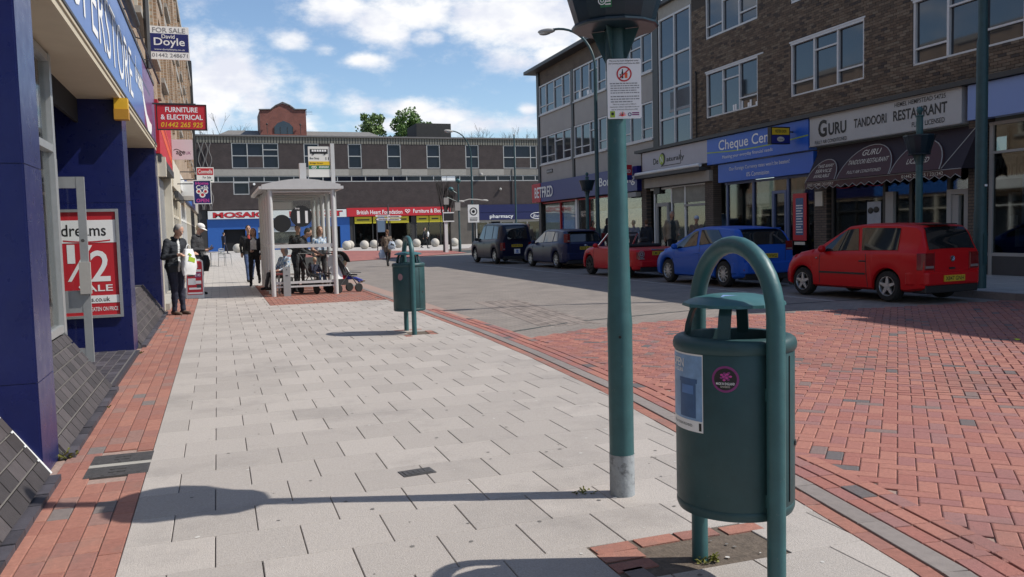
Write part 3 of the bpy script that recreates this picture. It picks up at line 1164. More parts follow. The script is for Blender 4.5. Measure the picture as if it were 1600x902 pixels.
# door frame jamb and the open glazed door
mb = MB()
mb.box(-1.80, -1.66, 10.62, 10.76, .05, 2.42)
mb.box(-3.1, -1.70, 10.80, 10.88, 2.36, 2.46)
L(mb, 'door_frame', M['alu'])
dr = MB()
x0, x1, ya, yb, z0, z1 = -2.35, -1.43, 11.0, 11.05, .07, 2.24
dr.box(x0, x0 + .1, ya, yb, z0, z1)
dr.box(x1 - .085, x1, ya, yb, z0, z1)
dr.box(x0 + .1, x1 - .085, ya + .003, yb - .003, z1 - .13, z1)
dr.box(x0 + .1, x1 - .085, ya + .003, yb - .003, z0, z0 + .17)
dr.box(x0 + .1, x1 - .085, ya + .004, yb - .004, .66, .92)
do = L(dr, 'door', M['alu'])
mb = MB()
mb.box(x0 + .08, x1 - .07, ya + .02, ya + .027, .2, 2.15)
L(mb, 'pane', M['glass_clear'], do)
mb = MB()
mb.box(-1.53, -1.41, 10.955, 11.0, .88, 1.25)
L(mb, 'push_plate', M['panel_grey'], do)
mb = MB()
mb.box(-1.80, -1.68, 10.58, 10.615, .82, 1.22)
L(mb, 'push_plate', M['panel_grey'], do)
mb = MB()
mb.tube([(-1.47, 10.955, 1.50), (-1.47, 10.93, 1.50)], .02, 10)
L(mb, 'lock', M['iron'], do)

# --- next shop: cream uprights, grey shutters, red fascia
mb = MB()
mb.box(-1.7, -1.28, 19.0, 24.4, .12, 3.0)
sh = L(mb, 'shutter', M['shelter_grey'])
for i in range(18):
    m_ = MB()
    y = 19.03 + i * .298
    m_.box(-1.285, -1.26, y, y + .27, .15, 2.98)
    L(m_, 'panel', M['alu'], sh)
for (ya, yb) in ((18.96, 19.12), (24.3, 24.75), (29.6, 29.9)):
    mb = MB()
    mb.box(-1.75, -1.08, ya, yb, 0, 3.6 if ya > 20 else 3.2)
    L(mb, 'pilaster', M['cream'])
mb = MB()
mb.box(-1.3, -1.02, 18.98, 24.3, 3.25, 4.35)
rf = L(mb, 'fascia', M['red_print'])
mb = MB()
for (ya, za, yb, zb, w) in ((19.2, 3.9, 23.9, 3.5, .10), (19.2, 4.15, 23.9, 3.75, .03)):
    mb.quad((-1.015, ya, za - w), (-1.015, yb, zb - w), (-1.015, yb, zb + w), (-1.015, ya, za + w))
L(mb, 'stripe', M['orange_print'], rf)
mb = MB()
mb.box(-1.25, -1.0, 18.98, 24.3, 3.08, 3.24)
L(mb, 'fascia_base', M['dark_grey'])
mb = MB()
mb.box(-1.10, -.93, 18.99, 19.22, 2.78, 3.18)
mb.box(-.935, -.925, 19.03, 19.18, 2.83, 3.13)
L(mb, 'alarm_box', M['cream'])
mb = MB()
mb.box(-1.6, -1.0, 19.1, 24.3, 0, .14)
L(mb, 'plinth', M['concrete'])
# further fronts: cream frames, grey glazing, a white canopy box, a blue front
for (ya, yb, h, fm, fz, fh, fcol) in ((24.75, 29.6, 2.7, 'cream', 2.9, .75, 'cream'), (29.9, 36.5, 2.6, 'white_paint', 3.1, .5, 'white_paint'), (36.5, 43.0, 2.8, 'cream', 3.0, .8, 'shop_blue'), (43.0, 50.0, 2.8, 'dark_frame', 3.0, .8, 'pharmacy_blue'), (50, 57.5, 2.8, 'cream', 3.0, .8, 'concrete')):
    mb = MB()
    n = 4
    for i in range(n + 1):
        y = ya + (yb - ya - .14) * i / n
        mb.box(-1.38, -1.12, y, y + .14, .35, h + .1)
    w_ = L(mb, 'shopfront', M[fm])
    mb = MB()
    mb.box(-1.34, -1.30, ya, yb, .35, h)
    L(mb, 'pane', M['window_glass'], w_)
    mb = MB()
    mb.box(-1.5, -1.09, ya, yb, 0, .35)
    L(mb, 'stall_riser', M['left_brick'], w_)
    mb = MB()
    mb.box(-1.36, -1.04, ya, yb, fz, fz + fh)
    L(mb, 'fascia', M[fcol], w_)
    mb = MB()
    mb.box(-1.33, -1.13, ya + .1, yb - .1, 2.1, 2.17)
    L(mb, 'transom', M[fm], w_)
    mb = MB()
    mb.box(-1.40, -1.15, ya, yb, fz + fh, 4.7)
    mb.box(-1.38, -1.16, ya, yb, h, fz)
    L(mb, 'upper_band', M['left_brick'], w_)
mb = MB()
mb.box(-1.1, -.55, 31.5, 36.0, 2.95, 3.45)
L(mb, 'canopy_box', M['white_paint'])
mb = MB()
mb.box(-1.05, -.95, 25.2, 29.3, 2.62, 2.80)
L(mb, 'awning_box', M['dark_grey'])
mb = MB()
mb.box(-1.36, -1.15, 18.95, 24.75, 4.35, 4.7)
mb.box(-1.36, -1.2, -6, 18.95, 4.66, 4.7)
L(mb, 'upper_band', M['left_brick'])

# posters on the wall facing the street's mouth
ps = root('sale_poster', 'framed red and white half price sale poster on the dark blue tiled wall', 'poster', (-1.555, 12.10, 1.20))
mb = MB()
mb.box(-.335, .335, -.006, .006, -.68, .68, 0)
for (a, b, c, d) in ((-.36, -.325, -.70, .70), (.325, .36, -.70, .70), (-.325, .325, -.70, -.665), (-.325, .325, .665, .70)):
    mb.box(a, b, -.022, .003, c, d, 1)
mb.build('frame', [M['red_print'], M['alu']], ps)
mb = MB()
mb.box(-.322, .322, -.0085, -.0065, .27, .56)
mb.build('print_band', M['white_print'], ps)
mb = MB()
mb.box(-.322, .322, -.0085, -.0065, -.51, -.41)
mb.build('print_band', M['white_print'], ps)
text('dreams', M['black_print'], parent=ps, loc=(-.055, -.0086, .43), width=.52, height=.15, bold=.012, ext=.001)
mb = MB()
for i in range(10):
    a, b = -.30 + i * .055, -.30 + (i + 1) * .055
    f_ = lambda q: .31 - .03 * math.cos((q + .02) * 4.5)
    mb.quad((a, -.0095, f_(a) - .009), (b, -.0095, f_(b) - .009), (b, -.0095, f_(b) + .009), (a, -.0095, f_(a) + .009))
mb.build('swash', M['red_print'], ps)
text('2', M['white_print'], parent=ps, loc=(.115, -.0075, -.03), width=.23, height=.40, bold=.012, ext=.001)
text('1', M['white_print'], parent=ps, loc=(-.215, -.0075, .13), width=.09, height=.24, bold=.012, ext=.001)
mb = MB(); mb.add([(-.27, -.0082, -.22), (-.225, -.0082, -.22), (.035, -.0082, .24), (-.01, -.0082, .24)], [(0, 1, 2, 3)]); mb.build('fraction_bar', M['white_print'], ps)
text('SALE', M['white_print'], parent=ps, loc=(.05, -.0075, -.315), width=.40, height=.085, bold=.012, ext=.001)
text('dreams.co.uk', M['black_print'], parent=ps, loc=(.0, -.0086, -.46), width=.42, height=.06, bold=.01, ext=.001)
text("WE CAN'T BE BEATEN ON PRICE", M['white_print'], parent=ps, loc=(0, -.0075, -.585), width=.60, height=.055, bold=.008, ext=.001)

# ---- boards that stand out from the terrace
def board(name, label, loc, w, h, m, arms, edge=None, post=False):
    r_ = root(name, label, 'sign', loc)
    mb = MB()
    mb.box(-w / 2, w / 2, -.025, .025, -h / 2, h / 2)
    mb.build('board', m, r_)
    if edge:
        mb = MB()
        e = .02
        for (a, b, c, d) in ((-w / 2 - e, -w / 2, -h / 2 - e, h / 2 + e), (w / 2, w / 2 + e, -h / 2 - e, h / 2 + e), (-w / 2, w / 2, -h / 2 - e, -h / 2), (-w / 2, w / 2, h / 2, h / 2 + e)):
            mb.box(a, b, -.035, .035, c, d)
        mb.build('frame', edge, r_)
    mb = MB()
    for z in arms:
        mb.box(-1.2 - loc[0] + .02, -w / 2 - .021 if abs(z) < h / 2 else w / 2 * .6, -.015, .015, z - .015, z + .015)
    mb.build('bracket', M['dark_grey'], r_)
    return r_
b = board('estate_board', 'white and navy FOR SALE board high on the brick terrace wall', (-.775, 20, 5.70), .80, .70, M['white_print'], (.2, -.2))
mb = MB()
mb.box(-.385, .385, -.029, -.024, -.185, .195)
mb.build('print_band', M['navy_print'], b)
Z = -.0305
text('FOR SALE', M['grey_print'], parent=b, loc=(0, -.026, .268), width=.66, height=.105, bold=.015, ext=.001)
text('David', M['white_print'], parent=b, loc=(-.02, Z, .135), width=.26, height=.085, bold=.01, ext=.001)
text('Doyle', M['white_print'], parent=b, loc=(.0, Z, .0), width=.62, height=.21, bold=.012, ext=.001)
text('www.daviddoyle.co.uk', M['white_print'], parent=b, loc=(0, Z, -.145), width=.62, height=.045, bold=.004, ext=.001)
text('01442 248671', M['grey_print'], parent=b, loc=(0, -.026, -.262), width=.72, height=.085, bold=.015, ext=.001)
b = board('projecting_sign', 'red furniture and electrical sign with white and yellow words, jutting from the terrace', (-.55, 18.3, 3.90), .90, .47, M['red_print'], (.26,), M['black'])
text('FURNITURE', M['white_print'], parent=b, loc=(0, -.026, .145), width=.60, height=.10, bold=.02, ext=.001)
text('& ELECTRICAL', M['white_print'], parent=b, loc=(0, -.026, .0), width=.78, height=.10, bold=.02, ext=.001)
text('01442 265 925', M['yellow_print'], parent=b, loc=(0, -.026, -.15), width=.78, height=.10, bold=.012, shear=.2, ext=.001)
b = board('projecting_sign', 'square pale charity shop sign with small dark lettering beside the red fascia', (-.745, 24, 3.81), .51, .52, mat('pale_board', (.62, .58, .60), .5), (.2, -.2))
text('age', M['black_print'], parent=b, loc=(-.05, -.026, -.10), width=.22, height=.13, bold=.014, ext=.001)
text('UK', M['purple_print'], parent=b, loc=(.14, -.026, -.085), width=.13, height=.075, bold=.0, ext=.001)
mb = MB()
for i in range(8):
    a, c = -.22 + i * .025, -.22 + (i + 1) * .025
    g_ = lambda q: -.02 + .03 * math.sin((q + .22) * 22)
    mb.quad((a, -.0265, g_(a) - .009), (c, -.0265, g_(c) - .009), (c, -.0265, g_(c) + .009), (a, -.0265, g_(a) + .009))
mb.build('emblem', M['black_print'], b)
b = board('estate_board', 'small white and red estate agent board beyond the pale charity sign', (-.27, 30, 3.565), .54, .50, M['white_print'], (.1, -.15))
mb = MB()
mb.box(-.25, .25, -.029, -.024, .0, .22)
mb.build('print_band', M['red_print'], b)
text('Connells', M['white_print'], parent=b, loc=(0, -.0305, .11), width=.44, height=.13, bold=.012, ext=.001)
text('For Sale', M['black_print'], parent=b, loc=(.05, -.026, -.08), width=.26, height=.08, bold=.01, ext=.001)
mb = MB()
mb.box(-.22, .22, -.0265, -.0255, -.19, -.165)
mb.build('print_line', M['green_print'], b)
b = board('cafe_sign', 'blue and pink cafe OPEN banner hanging below the small estate agent board', (-.35, 27.2, 2.86), .47, .67, M['navy_print'], (.25, -.25), M['white_print'])
text('Home', M['pink_print'], parent=b, loc=(0, -.026, .265), width=.36, height=.09, bold=.02, ext=.001)
text('Café', M['white_print'], parent=b, loc=(0, -.026, .145), width=.34, height=.12, bold=.01, ext=.001)
mb = MB()
for (cx_, cz_, r_) in ((-.10, .02, .075), (.09, .02, .075), (0, -.08, .085)):
    disc(mb, (cx_, cz_), r_, 16, 0, -.0258)
    disc(mb, (cx_, cz_), r_ * .55, 12, 1, -.0262)
mb.build('print', [M['white_print'], M['red_print']], b)
text('OPEN', M['pink_print'], parent=b, loc=(0, -.026, -.25), width=.36, height=.11, bold=.03, ext=.001)

# ================================================================== right-hand building
TH = math.atan(.026)
RO = Vector((18.541, 48.20, 0))
RZ = math.atan2(-math.cos(TH), -math.sin(TH))
rb = root('brick_building', 'three storey brick and panel block with shops facing the parked cars', 'building', RO, RZ)
UE = 47.0      # length along the street
# openings in the brick part (u from the far corner, z)
bw = []
for i in range(5):
    a = 19.40 + i * 5.29
    bw.append((a, a + 3.44, 5.57, 7.31))
    bw.append((a, a + 3.44, 8.57, 10.2))
holes = bw
mb = MB()
wall_cells(mb, 18.35, 39.0, 4.80, 10.70, holes, .0, .30)
wall_cells(mb, 39.0, UE, 4.80, 9.35, holes, .0, .30)
bwall = mb.build('wall', M['wall_mortar'], rb)
rects = brick_courses(18.36, 36.6, 4.82, 9.9, holes)
rects.sort(key=lambda r: (abs(r[0] - 28) + 2 * abs(r[2] - 6.0)))
# nearest bricks singly, all others joined
view = sorted(rects, key=lambda r: -r[0] + 1.2 * r[2] if r[0] < 33.5 and r[2] < 8.3 else 999)
single = view[:300]
rest = view[300:]
cache = {}
def brick_mesh(w, h):
    key = (round(w, 3), round(h, 3))
    if key not in cache:
        m_ = MB()
        m_.box(-w / 2, w / 2, -.012, .012, -h / 2, h / 2)
        cache[key] = m_.mesh('brick', M['wall_brick'])
    return cache[key]
for (a, b, c, d, y) in single:
    o = bpy.data.objects.new('brick', brick_mesh(b - a, d - c))
    COL.objects.link(o)
    o.parent = bwall
    o.location = ((a + b) / 2, y + .006, (c + d) / 2)
mb = MB()
for (a, b, c, d, y) in rest:
    vs = [(a, .002, c), (b, .002, c), (b, .002, d), (a, .002, d), (a, y, c), (b, y, c), (b, y, d), (a, y, d)]
    mb.add(vs, [(4, 5, 6, 7), (0, 1, 5, 4), (1, 2, 6, 5), (2, 3, 7, 6), (3, 0, 4, 7)])
tag(mb.build('brick_field', M['wall_brick'], bwall), kind='stuff')
# body behind the fronts, roof
mb = MB()
mb.box(.0, 15.2, .40, 12, 4.2, 10.75)
mb.box(15.2, 39, .40, 12, 4.75, 10.65)
mb.box(39, UE, .40, 12, 4.75, 9.3)
mb.box(36.7, 38.99, -.01, .01, 4.82, 10.65)
mb.box(39.01, UE, -.01, .01, 4.82, 9.3)
mb.box(-.02, 0, .3, 12, 0, 10.75)
mb.build('side_wall', M['side_brick'], rb)
mb = MB()
mb.prism([(-.6, 10.80), (-.6, 10.98), (12.5, 10.98), (12.5, 10.80)], 'x', -.75, 15.6)
mb.box(15.6, 39.2, -.22, 12.3, 10.70, 10.86)
mb.box(39.2, UE, -.2, 12.2, 9.35, 9.5)
mb.build('roof', M['dark_frame'], rb)
# ---- panelled part
mb = MB()
mb.box(0, 15.05, .04, .3, 9.98, 10.80)
bt = mb.build('brick_band', M['side_brick'], rb)
bays = [(.38, 5.40), (5.86, 10.15), (10.55, 15.02)]
for q in ((-.02, .36, -.06, .35, 0, 10.80), (5.50, 5.76, -.03, .3, 4.24, 10.0), (10.25, 10.45, -.03, .3, 4.24, 10.0), (15.04, 15.55, -.05, .35, 2.9, 10.72)):
    mb = MB()
    mb.box(*q)
    mb.build('pilaster', M['dark_frame'], rb)
for (a, b) in bays:
    for (za, zb) in ((4.20, 5.30), (6.98, 8.22)):
        m_ = MB()
        m_.box(a, b, .0, .28, za, zb)
        m_.build('panel', M['panel_grey'], rb)
    for k, (za, zb) in enumerate(((5.33, 6.95), (8.25, 9.95))):
        n = 4 if (a < 3 or k == 1) else 4
        fr = MB()
        F = .07
        fr.box(a, b, -.03, .08, za, za + F)
        fr.box(a, b, -.03, .08, zb - F, zb)
        xs = [a + (b - a) * t for t in (0, .235, .5, .76, 1)]
        for i, x in enumerate(xs):
            x0 = min(max(x - F / 2, a), b - F)
            fr.box(x0, x0 + F, -.035, .085, za + F, zb - F)
        for i in range(4):
            zt = za + .45 if i in (0, 3) else (zb - .5 if i == 2 else None)
            if i == 1: zt = za + .42
            if zt: fr.box(xs[i] + F / 2, xs[i + 1] - F / 2, -.02, .07, zt, zt + .05)
        fo_ = fr.build('window', M['window_white'], rb)
        for i in range(4):
            m_ = MB()
            tilt = random.uniform(-.006, .006)
            m_.add([(xs[i], .03, za + .02), (xs[i + 1], .03 + tilt, za + .02), (xs[i + 1], .03 + tilt, zb - .02), (xs[i], .03, zb - .02)], [(0, 1, 2, 3)])
            m_.build('pane', M['window_glass'], fo_)
        m_ = MB()
        m_.box(a, b, -.09, .1, za - .07, za - .005)
        m_.build('sill', M['window_white'], fo_)
# things standing on the inner sills
mb = MB()
for (u, w, h) in ((6.5, .25, .35), (7.6, .3, .22), (8.0, .2, .18)):
    mb.box(u, u + w, .015, .028, 8.35, 8.35 + h)
mb.build('window_clutter', M['white_print'], rb)
# ---- stair glazing
fr = MB()
sa, sb, sz0, sz1 = 15.62, 18.30, 4.80, 10.20
for u in (sa, (sa + sb) / 2 - .04, sb - .08): fr.box(u, u + .08, -.04, .08, sz0, sz1)
for z in (sz0, 5.95, 7.17, 8.50, sz1 - .08): fr.box(sa + .08, sb - .08, -.03, .07, z, z + .08)
sg = fr.build('stair_window', M['window_white'], rb)
zz = [sz0, 5.95, 7.17, 8.50, sz1]
for i in range(4):
    for j in range(2):
        m_ = MB()
        u0 = sa + j * (sb - sa) / 2
        t = random.uniform(-.01, .01)
        m_.add([(u0, .03, zz[i]), (u0 + (sb - sa) / 2, .03 + t, zz[i]), (u0 + (sb - sa) / 2, .03 + t, zz[i + 1]), (u0, .03, zz[i + 1])], [(0, 1, 2, 3)])
        m_.build('pane', M['window_glass'], sg)
m_ = MB()
for k in range(24):
    u = 16.5 + k * .07
    m_.box(u, u + .02, .018, .026, 6.35, 7.05)
m_.box(16.4, 18.2, .016, .028, 6.22, 6.33)
m_.build('stair_rail', M['grey_print'], sg)
mb = MB()
mb.box(15.56, 18.36, -.02, .3, 10.2, 10.70)
mb.build('stair_head', M['concrete'], rb)
# ---- windows in the brick
for i, (a, b, za, zb) in enumerate(bw):
    fr = MB()
    F = .075
    x1, x2 = a + (b - a) * .34, a + (b - a) * .66
    fr.box(a, b, .02, .14, za, za + F)
    fr.box(a, b, -.01, .14, zb - F, zb)
    for x in (a, x1 - F / 2, x2 - F / 2, b - F): fr.box(x, x + F, .015, .135, za + F, zb - F)
    fr.box(a + F, x1 - F / 2, .02, .12, za + .42, za + .47)
    fr.box(x2 + F / 2, b - F, .02, .12, za + .42, za + .47)
    fr.box(x1 + F / 2, x2 - F / 2, .02, .12, zb - .48, zb - .43)
    w_ = fr.build('window', M['window_white'], rb)
    for (p, q) in ((a, x1), (x1, x2), (x2, b)):
        m_ = MB()
        t, t2 = random.uniform(-.012, .012), random.uniform(-.01, .01)
        m_.add([(p, .09, za), (q, .09 + t, za), (q, .09 + t + t2, zb), (p, .09 + t2, zb)], [(0, 1, 2, 3)])
        m_.build('pane', M['window_glass'], w_)
    if i % 3 == 0:
        m_ = MB()
        for k in range(7):
            u = x1 + .1 + random.random() * (b - x1 - .3)
            m_.box(u, u + .10, .070, .085, za + F, za + F + .1 + .2 * random.random())
        m_.build('window_clutter', M['white_print'], w_)
    m_ = MB()
    m_.box(a - .05, b + (.35 if i == 0 else .05), -.02, .02, zb + .002, zb + .05)
    m_.build('lintel_strip', M['window_white'], w_)
# downpipe, cable
mb = MB()
mb.tube([(18.75, -.06, 4.8), (18.75, -.06, 7.4), (18.70, -.06, 7.5)], .03, 6)
mb.build('cable', M['black'], rb)
# cornice over the shops
mb = MB()
mb.box(13.9, UE, -.42, .0, 4.74, 4.86)
mb.build('canopy_strip', M['dark_frame'], rb)

def fascia(name, u0, u1, z0, z1, m, y=-.30):
    f = MB()
    f.box(u0, u1, y, 0.0, z0, z1)
    return f.build(name, m, rb)
TX = (PI / 2, 0, 0)
def t_(s, m, par, u, z, w, h, y, bold=0., **k):
    return text(s, m, parent=par, loc=(u, y, z), rot=TX, width=w, height=h, bold=bold, ext=.004, **k)

# ---- shopfronts: recessed glazing, frames, doors, things in the windows
def shopfront(u0, u1, z1, fcol, posts, sill=.62, door=None, back=2.2, riser='dark_grey', glass='glass_dark'):
    fr = MB()
    for p in posts:
        fr.box(p - .05, p + .05, .04, .16, .12, z1)
    fr.box(u0, u1, .05, .15, z1 - .08, z1)
    fr.box(u0, u1, .05, .15, sill - .08, sill)
    s_ = fr.build('shopfront', M[fcol], rb)
    g = MB()
    g.box(u0, u1, .09, .10, sill, z1 - .05)
    g.build('pane', M[glass], s_)
    r_ = MB()
    r_.box(u0, u1, .06, .14, .10, sill - .08)
    r_.build('stall_riser', M[riser], s_)
    i_ = MB()
    i_.box(u0, u1, back, back + .05, .1, z1 + .3)
    i_.box(u0, u1, .2, back, .08, .12)
    i_.build('interior_wall', M['shop_interior'], s_)
    return s_
M['glass_dark'] = clear_glass('glass_dark', (.50, .54, .54), .12)
def goods(parent, u0, u1, z0, z1, n, seed, cols, y=.35):
    rr = random.Random(seed)
    for i in range(n):
        m_ = MB()
        u = u0 + (u1 - u0) * rr.random()
        w, h = rr.uniform(.12, .5), rr.uniform(.15, .6)
        z = z0 + (z1 - z0 - h) * rr.random()
        m_.box(u, u + w, y + rr.random() * .8, y + .85, z, z + h)
        m_.build('display', M[rr.choice(cols)], parent)

# betting shop
f = fascia('fascia', .0, 14.0, 3.12, 4.22, M['betting_blue'], -.35)
m_ = MB()
m_.box(-.30, 1.2, -.38, -.02, 3.10, 4.20)
m_.build('sign_end', M['red_print'], f)
t_('BETFRED', M['white_print'], f, 1.75, 3.66, 3.1, .62, -.384, .02)
t_('Bonus King', M['white_print'], f, 11.8, 3.66, 4.0, .55, -.354, .015)
m_ = MB()
m_.box(12.0, 13.9, -.36, -.10, 2.86, 3.06)
m_.build('shutter_box', M['panel_grey'], f)
s_ = shopfront(.4, 13.9, 3.08, 'red_print', (3.3, 7.4, 10.6), sill=.5, glass='glass_clear')
for (a, b) in ((.5, 3.1), (3.5, 5.6)):
    m_ = MB()
    m_.box(a, b, .18, .2, .5, 2.95)
    m_.build('window_blind', mat('pale_green_screen', (.42, .50, .44), .6, var=.1, scale=3), s_)
m_ = MB()
m_.box(5.2, 5.55, .16, .17, .7, 2.3)
m_.build('poster', M['betting_blue'], s_)
m_ = MB()
m_.box(5.75, 6.0, -.02, .1, .4, 3.05)
m_.build('post', M['white_paint'], s_)
for (a, b) in ((7.5, 10.5), (10.7, 13.8)):
    m_ = MB()
    m_.box(a, b, .18, .2, .5, 2.35)
    m_.build('window_blind', mat('teal_screen', (.05, .16, .22), .5, var=.15, scale=3), s_)
# clothes shop
for q in ((13.98, 14.45, -.12, .3, .1, 4.74), (19.35, 19.95, -.06, .3, .1, 3.73), (25.95, 26.55, -.06, .3, .1, 3.75), (31.95, 32.35, -.10, .3, .1, 4.74), (36.5, 37.1, -.1, .3, .1, 4.74)):
    mb = MB()
    mb.box(*q)
    mb.build('shop_pier', M['side_brick'], rb)
f = fascia('fascia', 14.46, 19.94, 3.86, 4.72, mat('lilac_white', (.42, .41, .45), .5, var=.06, scale=2))
t_('De', M['black_print'], f, 15.75, 4.26, .45, .26, -.304, .02)
m_ = MB()
disc(m_, (16.35, 4.30), .27, 20, 0, -.305)
disc(m_, (16.27, 4.30), .22, 20, 1, -.307)
m_.build('emblem', [M['black_print'], M['lime_print']], f)
t_('N', M['white_print'], f, 16.27, 4.30, .2, .26, -.309, .0)
t_('aturally', M['black_print'], f, 17.45, 4.24, 1.5, .26, -.304, .02)
m_ = MB()
m_.box(16.2, 17.9, -.305, -.301, 4.0, 4.03)
m_.box(17.88, 17.92, -.305, -.301, 4.03, 4.55)
m_.build('print_line', M['black_print'], f)
m_ = MB()
m_.tube([(14.2, -.50, 3.80), (19.75, -.50, 3.80)], .075, 10)
ab = m_.build('awning_roller', M['white_paint'], f, smooth=True)
m_ = MB()
m_.box(14.2, 19.75, -.55, -.05, 3.60, 3.72)
m_.build('awning_box', M['dark_grey'], f)
m_ = MB()
m_.box(14.46, 19.94, -.22, .05, 3.18, 3.59)
m_.build('lower_panel', mat('beige_panel', (.34, .31, .27), .7, var=.1, scale=2), f)
s_ = shopfront(14.5, 19.3, 3.15, 'white_paint', (14.9, 16.45, 17.6), sill=.5)
m_ = MB()
m_.box(16.5, 17.55, .05, .08, 2.45, 3.1)
m_.box(17.65, 19.2, .05, .08, 2.45, 3.1)
m_.build('panel', mat('dingy_panel', (.27, .26, .22), .8, var=.2, scale=3), s_)
m_ = MB()
m_.box(15.1, 15.25, .0, .07, .2, 2.5); m_.box(16.1, 16.25, .0, .07, .2, 2.5); m_.box(15.25, 16.1, .0, .07, 2.35, 2.5)
m_.build('door', M['panel_grey'], s_)
m_ = MB()
m_.box(17.6, 19.5, -.02, .06, 2.28, 2.36)
m_.build('rail', M['panel_grey'], s_)
goods(s_, 17.6, 18.9, .7, 2.1, 14, 3, ['sky_print', 'white_print', 'dark_grey', 'curtain', 'steel_blue_print'])
# foreign currency shop
f = fascia('fascia', 19.97, 26.02, 3.76, 4.72, M['cheque_blue'], -.32)
t_('Cheque Centre', M['white_print'], f, 22.75, 4.36, 3.9, .48, -.324, .008)
t_('Meeting your everyday financial needs', M['white_print'], f, 22.6, 3.95, 3.1, .15, -.324, .0)
m_ = MB()
for i in range(14):
    a, b = 19.97 + i * .432, 19.97 + (i + 1) * .432
    g_ = lambda q: 4.22 - .10 * math.sin((q - 19.97) / 6.05 * PI)
    m_.quad((a, -.323, g_(a) - .02), (b, -.323, g_(b) - .02), (b, -.323, g_(b) + .02), (a, -.323, g_(a) + .02))
m_.build('print_line', M['lime_print'], f)
m_ = MB()
m_.box(20.55, 26.1, -.20, .02, 3.06, 3.72)
f2 = m_.build('lower_panel', M['cheque_blue'], f)
t_('Our Foreign Currency rates won\'t be beaten!', M['white_print'], f2, 23.1, 3.50, 3.6, .17, -.204, .0)
t_('0% Commission', M['white_print'], f2, 23.1, 3.25, 1.35, .15, -.204, .0)
s_ = shopfront(20.6, 25.9, 3.05, 'steel_frame', (20.75, 22.45, 24.45), sill=.42) if 'steel_frame' in M else None
if s_ is None:
    P('steel_frame', (.10, .13, .24), .45)
    s_ = shopfront(20.6, 25.9, 3.05, 'steel_frame', (20.75, 22.45, 24.45), sill=.42)
for (a, b, c, d, mm, yy) in ((20.9, 21.35, 2.4, 2.95, 'red_print', .16), (21.4, 21.6, 2.5, 2.95, 'red_print', .16), (21.95, 22.3, 2.6, 2.95, 'red_print', .16), (22.0, 22.3, 1.7, 2.3, 'white_print', .16), (22.7, 23.3, 1.15, 2.0, 'steel_blue_print', .2), (22.75, 23.3, .9, 1.1, 'betting_blue', .2), (24.6, 24.75, 1.2, 2.95, 'red_print', .17)):
    m_ = MB()
    m_.box(a, b, yy, yy + .01, c, d)
    m_.build('poster', M[mm], s_)
m_ = MB()
m_.box(24.72, 25.42, .05, .07, .92, 2.45, 0)
m_.box(24.87, 25.27, .045, .05, 1.1, 2.3, 1)
lines_print(m_, 24.9, 25.24, 1.15, 2.1, 11, .043, .45, 3, 2)
m_.box(24.8, 25.35, .045, .05, .78, .88, 3)
m_.build('rate_board', [M['red_print'], M['steel_blue_print'], M['white_print'], M['cream']], s_)
m_ = MB()
m_.box(23.6, 23.72, .02, .12, .15, 2.6); m_.box(24.3, 24.4, .02, .12, .15, 2.6); m_.box(23.72, 24.3, .02, .12, 2.5, 2.6)
m_.build('door', M['steel_frame'], s_)
# restaurant
f = fascia('fascia', 26.06, 31.92, 3.84, 4.73, mat('board_grey', (.43, .43, .42), .55, var=.06, scale=2), -.30)
m_ = MB()
for (a, b, c, d) in ((26.06, 31.92, 4.70, 4.735), (26.06, 31.92, 3.835, 3.86)):
    m_.box(a, b, -.325, -.30, c, d)
m_.build('fascia_trim', M['panel_grey'], f)
t_('G', M['black_print'], f, 26.68, 4.34, .40, .52, -.304, .03)
t_('URU', M['black_print'], f, 27.35, 4.28, .80, .36, -.304, .03)
t_('TANDOORI', M['black_print'], f, 28.72, 4.31, 1.30, .26, -.304, .02)
t_('RESTAURANT', M['black_print'], f, 30.55, 4.31, 1.85, .28, -.304, .02)
t_('HEMEL HEMPSTEAD 54725', M['black_print'], f, 30.55, 4.60, 1.75, .12, -.304, .006)
t_('FULLY AIR CONDITIONED', M['black_print'], f, 27.05, 3.94, 1.45, .11, -.304, .006)
t_('FULLY LICENSED', M['black_print'], f, 30.85, 4.00, 1.10, .13, -.304, .006)
# dutch awning: sloping cloth, raised half-round panels, scalloped valance
aw = MB()
A0, A1 = 26.25, 32.25
yo, zo, yt, zt = -.62, 2.72, -.06, 3.78
aw.add([(A0, yt, zt), (A1, yt, zt), (A1, yo, zo), (A0, yo, zo), (A0, yt + .02, zt - .03), (A1, yt + .02, zt - .03), (A1, yo + .02, zo), (A0, yo + .02, zo)], [(0, 3, 2, 1), (4, 5, 6, 7), (0, 1, 5, 4), (1, 2, 6, 5), (2, 3, 7, 6), (3, 0, 4, 7)])
aw.add([(A1, yt, zt - .01), (A1, yo, zo), (A1, yt, zo)], [(0, 1, 2)])
aw.add([(A0, yt, zt - .01), (A0, yo, zo), (A0, yt, zo)], [(0, 2, 1)])
awo = aw.build('awning', mat('awning_navy', (.026, .018, .026), .8), rb)
SLA = math.atan2(zt - zo, yt - yo)
sl_up = Vector((0, math.cos(SLA), math.sin(SLA)))
sl_n = Vector((0, -math.sin(SLA), math.cos(SLA)))
slen = math.hypot(yt - yo, zt - zo)
def on_slope(u, t, off):
    p = Vector((u, yo, zo)) + sl_up * t + sl_n * off
    return (p.x, p.y, p.z)
